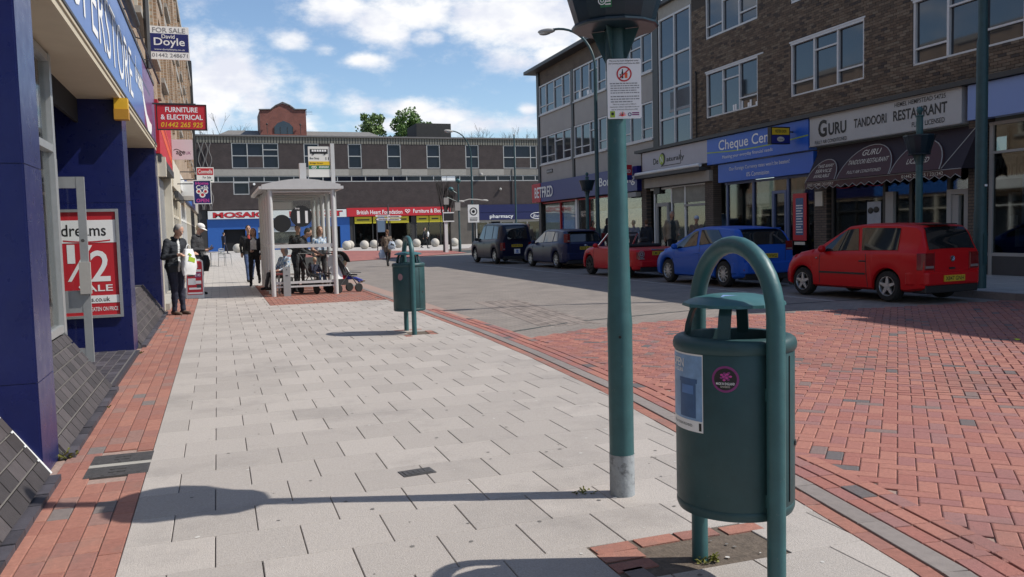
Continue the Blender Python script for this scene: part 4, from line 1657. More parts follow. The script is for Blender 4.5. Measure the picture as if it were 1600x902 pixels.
def arch(uc, hw, h):
    m_ = MB()
    n = 16
    c = [on_slope(uc + hw * math.cos(PI * i / n), h * math.sin(PI * i / n), .05) for i in range(n + 1)]
    b = [on_slope(uc + hw * 1.03 * math.cos(PI * i / n), h * 1.02 * math.sin(PI * i / n), .0) for i in range(n + 1)]
    m_.add(c + b, [tuple(range(n + 1))] + [(i, i + n + 1, i + n + 2, i + 1) for i in range(n)])
    p_ = m_.build('arch_panel', M['maroon'], awo)
    m_ = MB()
    m_.tube([Vector(q) for q in c], .014, 5)
    m_.build('piping', M['panel_grey'], p_)
    return p_
slr = (SLA, 0, 0)
a1 = arch(27.0, .66, .72)
for s, t in (('TAKE AWAY', .50), ('SERVICE', .33), ('AVAILABLE', .16)):
    text(s, M['cream'], parent=a1, loc=on_slope(27.0, t, .052), rot=slr, width=.72, height=.115, bold=.008)
a2 = arch(28.8, 1.05, 1.02)
text('GURU', M['cream'], parent=a2, loc=on_slope(28.8, .78, .052), rot=slr, width=.72, height=.19, bold=.01)
text('TANDOORI RESTAURANT', M['cream'], parent=a2, loc=on_slope(28.8, .50, .052), rot=slr, width=1.6, height=.15, bold=.006)
text('FULLY AIR CONDITIONED', M['cream'], parent=a2, loc=on_slope(28.8, .18, .052), rot=slr, width=1.35, height=.10, bold=.004)
a3 = arch(30.75, .85, .92)
text('FULLY', M['cream'], parent=a3, loc=on_slope(30.75, .58, .052), rot=slr, width=.5, height=.16, bold=.008)
text('LICENSED', M['cream'], parent=a3, loc=on_slope(30.75, .32, .052), rot=slr, width=.75, height=.16, bold=.008)
m_ = MB()
m_.tube([on_slope(31.6, .02, .01), on_slope(32.2, slen - .02, .01)], .012, 5)
m_.build('piping', M['panel_grey'], awo)
m_ = MB()
N = 72
top, bot = [], []
for i in range(N + 1):
    u = A0 + (A1 - A0) * i / N
    top.append((u, yo - .004, zo + .0))
    bot.append((u, yo - .004 - .01 * math.sin(i), zo - .17 - .045 * math.cos(i * 2 * PI / 4)))
m_.add(top + bot, [(i, i + 1, N + 2 + i, N + 1 + i) for i in range(N)])
va = m_.build('valance', M['maroon'], awo)
m_ = MB()
m_.tube([(q[0], q[1] - .006, q[2]) for q in bot], .011, 4)
m_.tube([(A0, yo - .008, zo), (A1, yo - .008, zo)], .011, 4)
m_.build('piping', M['panel_grey'], va)
t_('FREE HOME DELIVERY', M['cream'], va, 27.0, zo - .08, 1.2, .09, yo - .012, .004)
t_('01442 254725 / 231242', M['cream'], va, 31.0, zo - .08, 1.4, .09, yo - .012, .004)
s_ = shopfront(26.6, 31.9, 2.9, 'dark_frame', (26.7, 28.9, 29.9, 31.2), sill=.9, riser='red_paver', back=1.6)
m_ = MB()
m_.box(29.0, 29.3, .0, .12, .2, 2.3)
m_.box(31.2, 31.35, -.02, .12, .3, 2.25); m_.box(31.75, 31.88, -.02, .12, .3, 2.25); m_.box(31.35, 31.75, -.02, .12, 2.12, 2.25)
m_.box(31.36, 31.56, .0, .1, .3, 2.1)
m_.build('door_frame', M['panel_grey'], s_)
m_ = MB()
m_.box(28.2, 28.75, .06, .075, 1.2, 2.05)
m_.box(28.3, 28.7, .06, .075, .95, 1.12)
m_.build('menu_sheet', M['curtain'], s_)
m_ = MB()
m_.ell((28.35, .05, 1.8), (.12, .015, .09), 10, 6); m_.ell((28.58, .05, 1.82), (.12, .015, .09), 10, 6)
m_.build('print', M['black_print'], s_)
m_ = MB()
for k in range(9):
    u = 26.9 + k * .22
    m_.tube([(u, .03, 2.55 - .05 * math.sin(k)), (u + .22, .03, 2.55 - .05 * math.sin(k + 1))], .015, 4)
m_.build('tube_light', M['red_print'], s_)
m_ = MB()
m_.box(26.05, 26.4, -.1, .0, 2.0, 2.45)
m_.build('menu_case', M['cream'], s_)
# lilac shop
f = fascia('fascia', 32.1, 37.0, 3.88, 4.72, M['lilac'], -.30)
P('red_reflection', (.06, .014, .013), .6, var=.3, scale=6)
s_ = shopfront(32.4, 36.4, 3.8, 'panel_grey', (32.48, 34.9), sill=.66, back=1.3)
m_ = MB()
m_.box(32.5, 33.9, .5, .55, .6, 3.7)
m_.build('reflection_sheet', M['red_reflection'], s_)  # dark red sheet, paints in the brick reflection behind the glass
m_ = MB()
m_.box(32.5, 36.4, .05, .15, 3.04, 3.10)
m_.build('transom', M['panel_grey'], s_)
m_ = MB()
m_.box(32.55, 36.3, .16, .18, 2.42, 2.98)
bd = m_.build('display_board', M['panel_grey'], s_)
text('World', M['black_print'], parent=bd, loc=(32.85, .155, 2.70), rot=TX, width=.9, height=.42, bold=.02)
m_ = MB()
m_.box(33.25, 34.4, .16, .17, 1.35, 2.6)
m_.box(33.2, 34.4, .16, .17, .95, 1.25)
pb = m_.build('poster', M['sky_print'], s_)
text('Summer', M['black_print'], parent=pb, loc=(33.65, .155, 2.15), rot=TX, width=.5, height=.1, bold=.01)
text('on sale', M['black_print'], parent=pb, loc=(33.65, .155, 1.98), rot=TX, width=.4, height=.08, bold=.01)
text('SALE', M['white_print'], parent=pb, loc=(33.65, .155, 1.1), rot=TX, width=.6, height=.14, bold=.01)
m_ = MB()
for (u, z, w, h) in ((32.85, 1.9, .12, .2), (32.8, 1.3, .1, .25), (32.95, .8, .12, .42)): m_.box(u, u + w, .3, .45, z, z + h)
m_.build('display', M['curtain'], s_)
for (ua, ub) in ((37.1, 46.9),):
    s_ = shopfront(ua, ub, 3.7, 'panel_grey', (ua + .05, ua + 3, ua + 6, ub - .05), sill=.6)
    fascia('fascia', ua, ub, 3.88, 4.72, M['concrete'])

# street name plate and the small burglar box
sp_ = root('street_sign', 'small dark street name plate on the grey panel above the betting shop', 'sign', RO + Vector((-.026 * 1.9, -1.9, 0)) + Vector((0, 0, 4.86)) , RZ)
m_ = MB()
m_.box(-.48, .48, -.03, -.005, -.11, .11)
m_.build('plate', M['dark_frame'], sp_)
text('BRIDGE STREET', M['white_print'], parent=sp_, loc=(0, -.031, 0), width=.82, height=.10, ext=.002)
def on_right(u, y, z):
    """street point from distance along the right-hand front, distance out from it, height"""
    c, s = math.cos(RZ), math.sin(RZ)
    return Vector((RO.x + c * u - s * y, RO.y + s * u + c * y, z))
# boards jutting from the right-hand shops
b = root('projecting_sign', 'small dark red betting shop sign jutting over the pavement', 'sign', on_right(13.55, -.75, 3.95), 0)
m_ = MB(); m_.box(-.36, .36, -.05, .05, -.34, .34); m_.build('board', M['red_print'], b)
m_ = MB(); m_.box(.36, .75, -.015, .015, .1, .13); m_.build('bracket', M['black'], b)
text('BETFRED', M['white_print'], parent=b, loc=(0, -.051, .06), width=.6, height=.14, bold=.015, ext=.002)
m_ = MB(); m_.box(-.36, .36, -.053, -.05, -.34, -.12); m_.build('print_band', M['betting_blue'], b)
b = root('projecting_sign', 'black, yellow and blue money transfer sign jutting beside the grey restaurant board', 'sign', on_right(25.25, -.85, 4.28), 0)
m_ = MB(); m_.box(-.36, .36, -.09, .09, -.27, .27); m_.build('case', M['black'], b)
m_ = MB(); m_.box(.36, .86, -.02, .02, .1, .14); m_.build('bracket', M['black'], b)
m_ = MB(); m_.box(-.32, .32, -.096, -.09, .02, .23, 0); m_.box(-.34, .34, -.096, -.09, -.25, .0, 1); m_.build('print_band', [M['yellow_print'], M['betting_blue']], b)
text('WESTERN UNION', M['black_print'], parent=b, loc=(0, -.097, .13), width=.42, height=.10, bold=.02, ext=.002)
m_ = MB(); m_.ell((0, -.096, -.12), (.14, .006, .08), 16, 8); m_.build('emblem', M['cream'], b)
text('travel', M['black_print'], parent=b, loc=(0, -.103, -.12), width=.18, height=.06, ext=.002)

# ================================================================== far building across the square
fb = root('shop_building', 'long dark brick building with a pale parapet and ground floor shops across the square', 'building', (0, 95, 0))
X0, X1 = -3.4, 66
wins = [(1.85, 3.45), (3.45, 5.05), (5.05, 6.65)]
uw = [(1.85, 6.65), (9.3, 10.9), (14.05, 15.55), (18.4, 19.95), (22.92, 24.48), (27.5, 29.1), (32.1, 36.3), (38, 39.6), (42.4, 44), (46.8, 48.4), (51.2, 52.8)]
hol = [(a, b, 8.72, 11.40) for a, b in uw] + [(-2.8, 60, 7.25, 7.92)] + [(1.88, 3.5, 5.95, 7.92)]
mb = MB()
wall_cells(mb, X0, X1, 4.36, 8.0, hol, 0, .4)
wall_cells(mb, X0, X1, 8.62, 11.40, hol, 0, .4)
fw = mb.build('wall', M['far_brick'], fb)
mb = MB()
mb.box(X0, X1, .45, 14, 0, 11.5)
mb.build('core', M['dark_void'], fb)
P('far_wall_band', (.22, .205, .18), .85, var=.15, scale=1)
mb = MB()
wall_cells(mb, X0, X1, 7.93, 8.63, [(a, b, 7.9, 8.7) for a, b in uw[2:]], -.06, .38)
mb.build('concrete_band', M['concrete'], fb)
mb = MB()
for a, b in uw[2:]: mb.box(a, b, -.03, .38, 7.93, 8.63)
mb.build('band_panel', M['far_wall_band'], fb)
mb = MB()
mb.box(X0, X1, .06, .5, 11.40, 12.08)
par = mb.build('parapet', mat('parapet_concrete', (.10, .095, .085), .9, var=.25, scale=1.5), fb)
P('flute_grey', (.19, .18, .15), .9, var=.3, scale=3)
n = 0
fm = MB(); fm.box(-.10, .10, -.05, .06, -.33, .33)
fme = fm.mesh('flute', M['flute_grey'])
xs = [X0 + .15 + i * .30 for i in range(int((X1 - X0) / .30))]
for x in xs:
    if -1.5 < x < 38 and n < 150:
        o = bpy.data.objects.new('flute', fme); COL.objects.link(o); o.parent = par; o.location = (x, .02, 11.72); n += 1
mb = MB()
for x in xs:
    if not (-1.5 < x < 38): mb.box(x - .1, x + .1, -.03, .06, 11.39, 12.05)
tag(mb.build('flute_run', M['flute_grey'], par), kind='stuff')
mb = MB()
mb.box(X0 - .1, X1, -.15, .55, 12.08, 12.24)
mb.build('coping', M['roof_felt'], fb)
P('far_frame', (.42, .42, .41), .5, var=.1)
P('far_glass', (.010, .013, .024), .06, spec=.35, var=.25, scale=.7)
def fwin(a, b, za, zb, mull, hbar, y=.10, F=.09, fillc=None):
    f_ = MB()
    f_.box(a, b, y - .08, y + .1, za, za + F); f_.box(a, b, y - .08, y + .1, zb - F, zb)
    for x in [a, b - F] + [m - F / 2 for m in mull]: f_.box(x, x + F, y - .085, y + .105, za + F, zb - F)
    for (p, q, z) in hbar: f_.box(p, q, y - .07, y + .09, z - F / 2, z + F / 2)
    w_ = f_.build('window', M['far_frame'], fb)
    m_ = MB()
    edges = [a] + list(mull) + [b]
    for p, q in zip(edges, edges[1:]):
        t = random.uniform(-.01, .01)
        m_.quad((p, y + .02, za), (q, y + .02 + t, za), (q, y + .02 + t, zb), (p, y + .02, zb))
    m_.build('pane', M['far_glass'], w_)
    return w_
for i, (a, b) in enumerate(uw):
    if b - a > 4.5:
        w_ = fwin(a, b, 8.72, 11.40, (3.45, 5.05), [(a, b, 10.05), (5.05, b, 10.7)])
        m_ = MB(); m_.box(3.50, 5.0, .0, .2, 8.80, 10.0); m_.build('infill', M['far_brick'], w_)
    elif b - a > 3:
        w_ = fwin(a, b, 8.72, 11.40, (a + 1.5, a + 3.4), [(a, b, 10.0)])
        m_ = MB(); m_.box(a + 1.55, a + 3.35, .0, .2, 8.80, 9.95); m_.build('infill', M['far_brick'], w_)
    else:
        fwin(a, b, 8.72, 11.40, (), [(a, b, 10.05)])
mull = [i * 1.55 + .4 for i in range(-1, 38)]
fwin(-2.8, 60, 7.25, 7.92, [m for m in mull if -2.5 < m < 59.5], [])
fwin(1.88, 3.5, 5.95, 7.25, (), [])
m_ = MB()
for (a, b, mm) in ((24.6, 26.2, 0),): m_.box(a, b, .03, .09, 7.35, 7.85)
m_.build('window_blind', M['white_print'], fb)
m_ = MB()
m_.tube([(4.0, -.12, 7.05), (4.0, -.02, 7.05)], .13, 12)
m_.build('wall_lamp', M['white_print'], fb)
m_ = MB()
m_.ell((31.6, -.15, 6.3), .16, 10, 8); m_.ell((29.3, -.15, 8.0), .2, 10, 8)
m_.build('floodlight', M['panel_grey'], fb)
m_ = MB()
m_.tube([(33.1, -.06, 4.5), (33.1, -.06, 8.6)], .05, 6)
m_.build('downpipe', M['dark_grey'], fb)
# decorative lattice screen at the near end
P('screen_grey', (.16, .15, .145), .85, var=.2)
for i in range(4):
    m_ = MB()
    x = -1.35 + i * .36
    m_.tube([(x + .12 * math.sin(z * 3.1 + (PI if i % 2 else 0)), -.2, z) for z in [4.4 + .25 * k for k in range(29)]], .055, 6)
    m_.build('screen_rib', M['screen_grey'], fb)
# ground floor
P('far_wall', (.12, .105, .09), .85, var=.2, scale=1)
for (a, b, mm) in ((X0, -.9, 'dark_block'), (13.95, 14.4, 'dark_block'), (20.9, 21.5, 'dark_block'), (25.5, 28.4, 'far_wall'), (38, 66, 'dark_block')):
    m_ = MB(); m_.box(a, b, .05, .4, 0, 4.36); m_.build('wall', M[mm], fb)
m_ = MB(); m_.box(-.8, 13.6, -.25, .1, 3.40, 4.25)
f = m_.build('fascia', M['mosaic_white'], fb)
for s, x, w in (('MOSAIC', 2.3, 5.2), ('MARKET', 10.3, 5.6)):
    text(s, M['black_print'], parent=f, loc=(x + .04, -.251, 3.80), width=w + .12, height=.62, bold=.055, ext=.002)
    text(s, M['red_print'], parent=f, loc=(x, -.255, 3.82), width=w, height=.54, bold=.04, ext=.006)
m_ = MB()
wall_cells(m_, -.9, 13.95, 0, 3.40, [(.7, 2.9, 0, 2.3), (4.2, 8.6, .5, 2.5), (9.6, 12.9, 0, 2.4)], .02, .35)
f = m_.build('shopfront', M['shop_blue'], fb)
m_ = MB(); m_.box(4.2, 8.6, .15, .2, 1.9, 2.45, 0); m_.box(4.2, 8.6, .2, .25, .5, 1.9, 1)
m_.build('display', [M['curtain'], M['shop_interior']], f)
m_ = MB(); m_.box(13.65, 25.45, -.25, .1, 3.42, 4.36)
f = m_.build('fascia', M['red_print'], fb)
text('British Heart Foundation', M['white_print'], parent=f, loc=(17.3, -.255, 3.86), width=5.1, height=.46, bold=.012, ext=.004)
text('Furniture & Electrical', M['white_print'], parent=f, loc=(23.2, -.255, 3.92), width=4.2, height=.44, bold=.012, ext=.004)
m_ = MB()
for s_ in (-1, 1): disc(m_, (20.45 + s_ * .15, 3.98), .15, 14, 0, -.256, .09)
m_.tube([(20.2, -.256, 3.92), (20.45, -.256, 3.68), (20.7, -.256, 3.92)], .035, 5)
m_.build('emblem', M['white_print'], f)
for i, (a, b) in enumerate(((14.5, 16.4), (16.55, 18.4), (18.5, 20.6), (21.5, 22.9), (23.0, 24.3), (24.35, 25.4))):
    m_ = MB(); m_.box(a, b, -.06, .02, 2.62, 3.36, 0)
    m_.box(a + .25, b - .25, -.065, -.06, 2.95, 3.10, 1)
    m_.build('window_sign', [mat('dull_yellow', (.50, .42, .02), .6), M['black_print']], fb)
m_ = MB()
for x in (14.45, 16.5, 18.5, 20.8, 21.45, 22.9, 24.3, 25.45): m_.box(x - .05, x + .05, .0, .1, 0, 2.62)
f = m_.build('shopfront', M['dark_frame'], fb)
m_ = MB(); m_.box(14.4, 20.9, .06, .07, .3, 2.62); m_.box(21.5, 25.5, .06, .07, .3, 2.62)
m_.build('pane', M['glass_dark'], f)
rr = random.Random(6)
for k in range(22):
    m_ = MB()
    x = rr.uniform(14.5, 25); w, h = rr.uniform(.2, .7), rr.uniform(.3, 1.1)
    m_.box(x, x + w, .12, .4, .3, .3 + h)
    m_.build('display', M[rr.choice(['curtain', 'dark_grey', 'shop_interior', 'red_print', 'cream', 'dark_grey'])], f)
m_ = MB(); m_.box(28.45, 37.9, -.25, .1, 3.6, 4.50); m_.box(28.45, 37.9, -.30, .05, 2.72, 3.56)
f = m_.build('fascia', M['pharmacy_blue'], fb)
text('pharmacy', M['white_print'], parent=f, loc=(31.6, -.305, 3.08), width=2.9, height=.56, bold=.012, ext=.004)
m_ = MB()
m_.tube([(36.1 + .88 * math.cos(2 * PI * i / 24), -.315, 3.13 + .36 * math.sin(2 * PI * i / 24)) for i in range(25)], .035, 5)
m_.build('emblem', M['white_print'], f)
text('Boots', M['white_print'], parent=f, loc=(36.1, -.305, 3.13), width=1.15, height=.36, bold=-.004, shear=.4, ext=.004)
m_ = MB()
for x in (28.6, 30.0, 31.6, 33.2, 34.9, 36.5, 37.8): m_.box(x - .08, x + .08, .0, .12, 0, 2.72)
m_.box(28.5, 37.9, -.01, .1, 2.45, 2.72)
s_ = m_.build('shopfront', M['panel_grey'], fb)
m_ = MB(); m_.box(28.5, 37.9, .06, .07, .2, 2.5); m_.build('pane', M['glass_dark'], s_)
for (a, b, c, d) in ((29.0, 29.7, .9, 2.2), (30.3, 31.2, 1.0, 2.3), (33.6, 34.4, .8, 2.0), (35.2, 35.6, .5, 1.9), (36.0, 36.4, .4, 1.6), (37.0, 37.4, .5, 1.5)):
    m_ = MB(); m_.box(a, b, .1, .12, c, d); m_.build('poster', M['white_print'], s_)
# roof-top block
m_ = MB(); m_.box(22.3, 26.4, 2, 7, 12.1, 14.05)
m_.build('plant_room', M['dark_block'], fb)

# red brick gable and slate roofs behind
gb = root('gable_building', 'red brick building with a stepped gable and fan window behind the pale parapet', 'building', (8.0, 104, 0))
k = 104 / 100.
m_ = MB()
poly = [(-2.64, 8), (2.62, 8), (2.62, 16.25), (1.35, 16.25), (.75, 16.7), (0, 17.0), (-.75, 16.65), (-1.35, 16.2), (-2.64, 16.15)]
m_.prism(poly, 'y', 0, 6)
gw = m_.build('wall', M['gable_brick'], gb)
m_ = MB()
edge = [(-2.74, 16.15), (-1.4, 16.2), (-.8, 16.67), (0, 17.05), (.8, 16.72), (1.4, 16.27), (2.72, 16.27)]
m_.tube([(x, -.05, z + .04) for x, z in edge], .09, 6)
m_.build('coping', M['roof_felt'], gb)
m_ = MB()
m_.prism([(-1.08, 13.4), (1.08, 13.4), (1.08, 14.2), (.7, 14.65), (0, 14.95), (-.7, 14.65), (-1.08, 14.2)], 'y', -.05, .05)
w_ = m_.build('window', M['window_glass'], gb)
m_ = MB()
for x in (-1.08, -.4, .4, 1.03): m_.box(x - .025, x + .045, -.09, -.051, 13.4, 14.25)
m_.box(-1.08, 1.08, -.1, -.055, 13.36, 13.42)
m_.build('frame', M['dark_frame'], w_)
m_ = MB(); m_.box(-2.1, 2.1, -.6, -.02, 12.3, 13.33); m_.build('balcony', M['gable_brick'], gb)
for s in (-1, 1):
    m_ = MB(); m_.tube([(s * 1.9, -.3, 13.3), (s * 1.9, -.3, 14.5)], .04, 6); m_.ell((s * 1.9, -.3, 14.5), .12, 8, 6); m_.build('post', M['dark_frame'], gb)
m_ = MB()
m_.tube([(3.0, 3, 16.0), (3.0, 3, 16.6)], .02, 4)
for z in (16.2, 16.4, 16.55): m_.tube([(2.6, 3, z), (3.7, 3, z)], .012, 4)
m_.build('aerial', M['dark_frame'], gb)
for (xa, xb, s) in ((-7.7, -2.7, -1), (2.65, 11.9, 1)):
    m_ = MB()
    ya, yb, yc = 0, 5, 10
    ea = xa + (1.6 if s < 0 else 0); eb = xb - (1.0 if s > 0 else 0)
    m_.add([(xa, ya, 13.1), (xb, ya, 13.1), (eb, yb, 14.35), (ea, yb, 14.35), (xb, yc, 13.1), (xa, yc, 13.1)], [(0, 1, 2, 3), (1, 4, 2), (4, 5, 3, 2), (5, 0, 3)])
    m_.build('roof', M['roof_slate'], gb)
    m_ = MB(); m_.box(xa + .2, xb - .2, ya + .3, yc - .3, 6, 13.1); m_.build('wall', M['gable_brick'], gb)

# ================================================================== litter bins
def make_bin(name, label, loc, rz, group):
    """hooped litter bin; hoop lies along local y"""
    r_ = root(name, label, 'litter bin', loc, rz, group)
    R_, zb, zt = .238, .325, 1.05
    m_ = MB()
    pts = [(0, -.278, -.05), (0, -.278, .5), (0, -.278, 1.14)]
    for i in range(1, 16):
        a = PI - PI * i / 16
        pts.append((0, .278 * math.cos(a), 1.14 + .278 * math.sin(a)))
    pts += [(0, .278, 1.14), (0, .278, .5), (0, .278, -.05)]
    m_.tube(pts, .036, 16)
    m_.build('hoop', M['teal_paint'], r_, smooth=True)
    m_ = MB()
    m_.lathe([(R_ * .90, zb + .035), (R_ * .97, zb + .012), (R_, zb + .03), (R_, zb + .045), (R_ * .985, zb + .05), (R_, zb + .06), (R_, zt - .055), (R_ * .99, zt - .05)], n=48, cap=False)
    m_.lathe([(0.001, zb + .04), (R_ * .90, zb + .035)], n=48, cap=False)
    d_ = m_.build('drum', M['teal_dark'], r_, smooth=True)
    # vertical door seam and hinge blocks
    m_ = MB()
    for a in (math.radians(-62), math.radians(100)):
        x, y = math.cos(a) * R_, math.sin(a) * R_
        m_.obox((x, y, (zb + zt) / 2), (.006, .004, zt - zb - .14), (0, 0, a))
    m_.build('seam', M['black'], d_)
    for z in (.42, .84):
        m_ = MB()
        m_.box(-.02, .02, -.29, -.23, z - .025, z + .025)
        m_.box(-.02, .02, .23, .29, z - .025, z + .025)
        m_.build('clamp', M['teal_paint'], r_)
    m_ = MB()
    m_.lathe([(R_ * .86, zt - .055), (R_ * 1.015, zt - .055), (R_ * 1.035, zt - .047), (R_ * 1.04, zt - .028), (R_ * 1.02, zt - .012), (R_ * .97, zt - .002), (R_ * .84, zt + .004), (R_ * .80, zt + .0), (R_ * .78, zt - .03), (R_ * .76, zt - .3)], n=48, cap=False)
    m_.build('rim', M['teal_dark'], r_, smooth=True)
    m_ = MB()
    m_.lathe([(R_ * .76, zt - .3), (.001, zt - .3)], n=24, cap=False)
    m_.build('liner', M['black'], r_)
    a = math.radians(-45)
    m_ = MB()
    m_.tube([(math.cos(a) * (R_ - .004), math.sin(a) * (R_ - .004), .62), (math.cos(a) * (R_ + .006), math.sin(a) * (R_ + .006), .62)], .012, 10)
    m_.build('lock', M['iron'], d_)
    # lid on four curved struts
    m_ = MB()
    m_.lathe([(.001, 1.217), (.10, 1.214), (.175, 1.198), (.205, 1.184), (.208, 1.172), (.19, 1.170), (.10, 1.184), (.001, 1.186)], n=12, cap=False)
    m_.build('lid', mat(name + '_lid', (.030, .115, .125), .45, var=.2, scale=9, rnoise=.1, stain=((.10, .17, .17), 6, .6)), r_, smooth=True, sharp=25)
    for a in (45, 135, 225, 315):
        a = math.radians(a)
        m_ = MB()
        c, s = math.cos(a), math.sin(a)
        pts = [(c * .145, s * .145, 1.180), (c * .172, s * .172, 1.142), (c * .188, s * .188, 1.09), (c * .196, s * .196, 1.03)]
        w = .024
        vs = []
        for (x, y, z) in pts:
            for (q, dth) in ((-w, -.008), (w, -.008), (w, .008), (-w, .008)):
                vs.append((x - s * q + c * dth, y + c * q + s * dth, z))
        fs = []
        for i in range(3):
            for j in range(4): fs.append((i * 4 + j, i * 4 + (j + 1) % 4, i * 4 + 4 + (j + 1) % 4, i * 4 + 4 + j))
        fs += [(3, 2, 1, 0), (12, 13, 14, 15)]
        m_.add(vs, fs)
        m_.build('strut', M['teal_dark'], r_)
    return r_, d_

def curved_patch(R_, a0, a1, z0, z1, n=14, off=.0015):
    m_ = MB()
    vs = []
    for i in range(n + 1):
        a = a0 + (a1 - a0) * i / n
        for z in (z0, z1): vs.append(((R_ + off) * math.cos(a), (R_ + off) * math.sin(a), z))
    m_.add(vs, [(2 * i, 2 * i + 2, 2 * i + 3, 2 * i + 1) for i in range(n)])
    return m_

def wrap(o, R_, ac, zc, off):
    """bend flat writing (x right, y up) round the drum at angle ac"""
    me = o.data
    for v in me.vertices:
        a = ac + v.co.x / R_
        v.co = ((R_ + off) * math.cos(a), (R_ + off) * math.sin(a), zc + v.co.y)
    o.location = (0, 0, 0)
    o.rotation_euler = (0, 0, 0)

BIN = (1.99, 2.985)
nb, nd = make_bin('litter_bin', 'large teal hooped litter bin with a blue poster and round rose sticker', (BIN[0], BIN[1], 0), 0, 'hooped teal litter bins')
# direction from drum to the eye
view_a = math.atan2(-BIN[1], -BIN[0])
R_ = .238
# poster on the left flank as seen from the pavement
pa = view_a - math.radians(62)
pm = curved_patch(R_, pa - .40, pa + .56, .68, .992)
po = pm.build('poster', M['white_print'], nd, smooth=True)
pm = curved_patch(R_, pa - .385, pa + .545, .725, .985, off=.0024)
pp = pm.build('poster_picture', mat('poster_sky', (.20, .34, .54), .45, var=.35, scale=9), po, smooth=True)
pm = curved_patch(R_, pa + .02, pa + .42, .735, .88, off=.0032)
for (a0, a1, z0, z1) in ((.0, .45, .875, .892),):
    q = curved_patch(R_, pa + a0, pa + a1, z0, z1, off=.0036)
    pm.add(q.v, q.f)
pm.build('poster_print', M['steel_blue_print'], po, smooth=True)
pm = curved_patch(R_, pa + .08, pa + .37, .83, .865, off=.004)
pm.build('poster_print', M['sky_print'], po, smooth=True)
for s, dx, z, w, h in (('OPEN', -.018, .952, .10, .036), ('24 HOURS', -.018, .922, .09, .015)):
    o = text(s, M['white_print'], parent=po, width=w, height=h, bold=.01)
    wrap(o, R_, pa + dx / R_, z, .0042)
o = text('PLEASE USE THE BIN PROVIDED', M['black_print'], parent=po, width=.16, height=.010)
wrap(o, R_, pa, .704, .0026)
pm = curved_patch(R_, pa + .48, pa + .53, .687, .718, off=.003)
pm.build('emblem', M['black_print'], po, smooth=True)
# rose sticker
sa_ = view_a + math.radians(-8)
def ring_patch(r1, r0, mm, off, n=28):
    m_ = MB()
    vs = []
    for j in range(n):
        a = 2 * PI * j / n
        for rr_ in (r1, r0):
            vs.append(((R_ + off) * math.cos(sa_ + rr_ * math.cos(a) / R_), (R_ + off) * math.sin(sa_ + rr_ * math.cos(a) / R_), .903 + rr_ * math.sin(a)))
    m_.add(vs, [(2 * j, 2 * j + 1, 2 * ((j + 1) % n) + 1, 2 * ((j + 1) % n)) for j in range(n)])
    return m_
st = ring_patch(.052, .001, None, .0016).build('sticker', M['purple_print'], nd)
ring_patch(.043, .001, None, .0022).build('print', M['black_print'], st)
m_ = MB()
rr = random.Random(2)
for j in range(16):
    a = 6.28 * j / 7
    q = .003 + .0012 * j
    cx_, cz_ = q * math.cos(a), .012 + q * math.sin(a) * .85
    vs = []
    for k in range(7):
        b_ = 6.28 * k / 7
        x, z = cx_ + .006 * math.cos(b_), cz_ + .0045 * math.sin(b_)
        vs.append(((R_ + .003 + .0002 * j) * math.cos(sa_ + x / R_), (R_ + .003 + .0002 * j) * math.sin(sa_ + x / R_), .903 + z))
    m_.add(vs, [tuple(range(7))], j % 2)
m_.build('emblem', [M['pink_print'], M['purple_print']], st)
o = text('MADE IN ENGLAND', M['white_print'], parent=st, width=.07, height=.010, bold=.01); wrap(o, R_, sa_, .886, .0035)
o = text('BARBERS', M['cream'], parent=st, width=.035, height=.007); wrap(o, R_, sa_, .874, .0035)
# scrap of sticker on the lid
m_ = MB()
m_.add([(-.10, -.06, 1.212), (-.03, -.09, 1.210), (-.01, -.07, 1.2145), (-.07, -.03, 1.217)], [(0, 1, 2, 3)])
m_.build('sticker', M['lilac'], nb)

fb2, fd2 = make_bin('litter_bin', 'smaller looking teal hooped litter bin farther along the slabs, one faded pink sticker', (2.68, 12.49, 0), 0, 'hooped teal litter bins')
sa_ = math.atan2(-12.49, -2.68) - .55
m_ = MB()
vs = []
for j in range(14):
    a = 2 * PI * j / 14
    vs.append((.2395 * math.cos(sa_ + .04 * math.cos(a) / .238), .2395 * math.sin(sa_ + .04 * math.cos(a) / .238), .85 + .05 * math.sin(a)))
m_.add(vs, [tuple(range(14))])
m_.build('sticker', mat('faded_pink', (.30, .17, .19), .7), fd2)

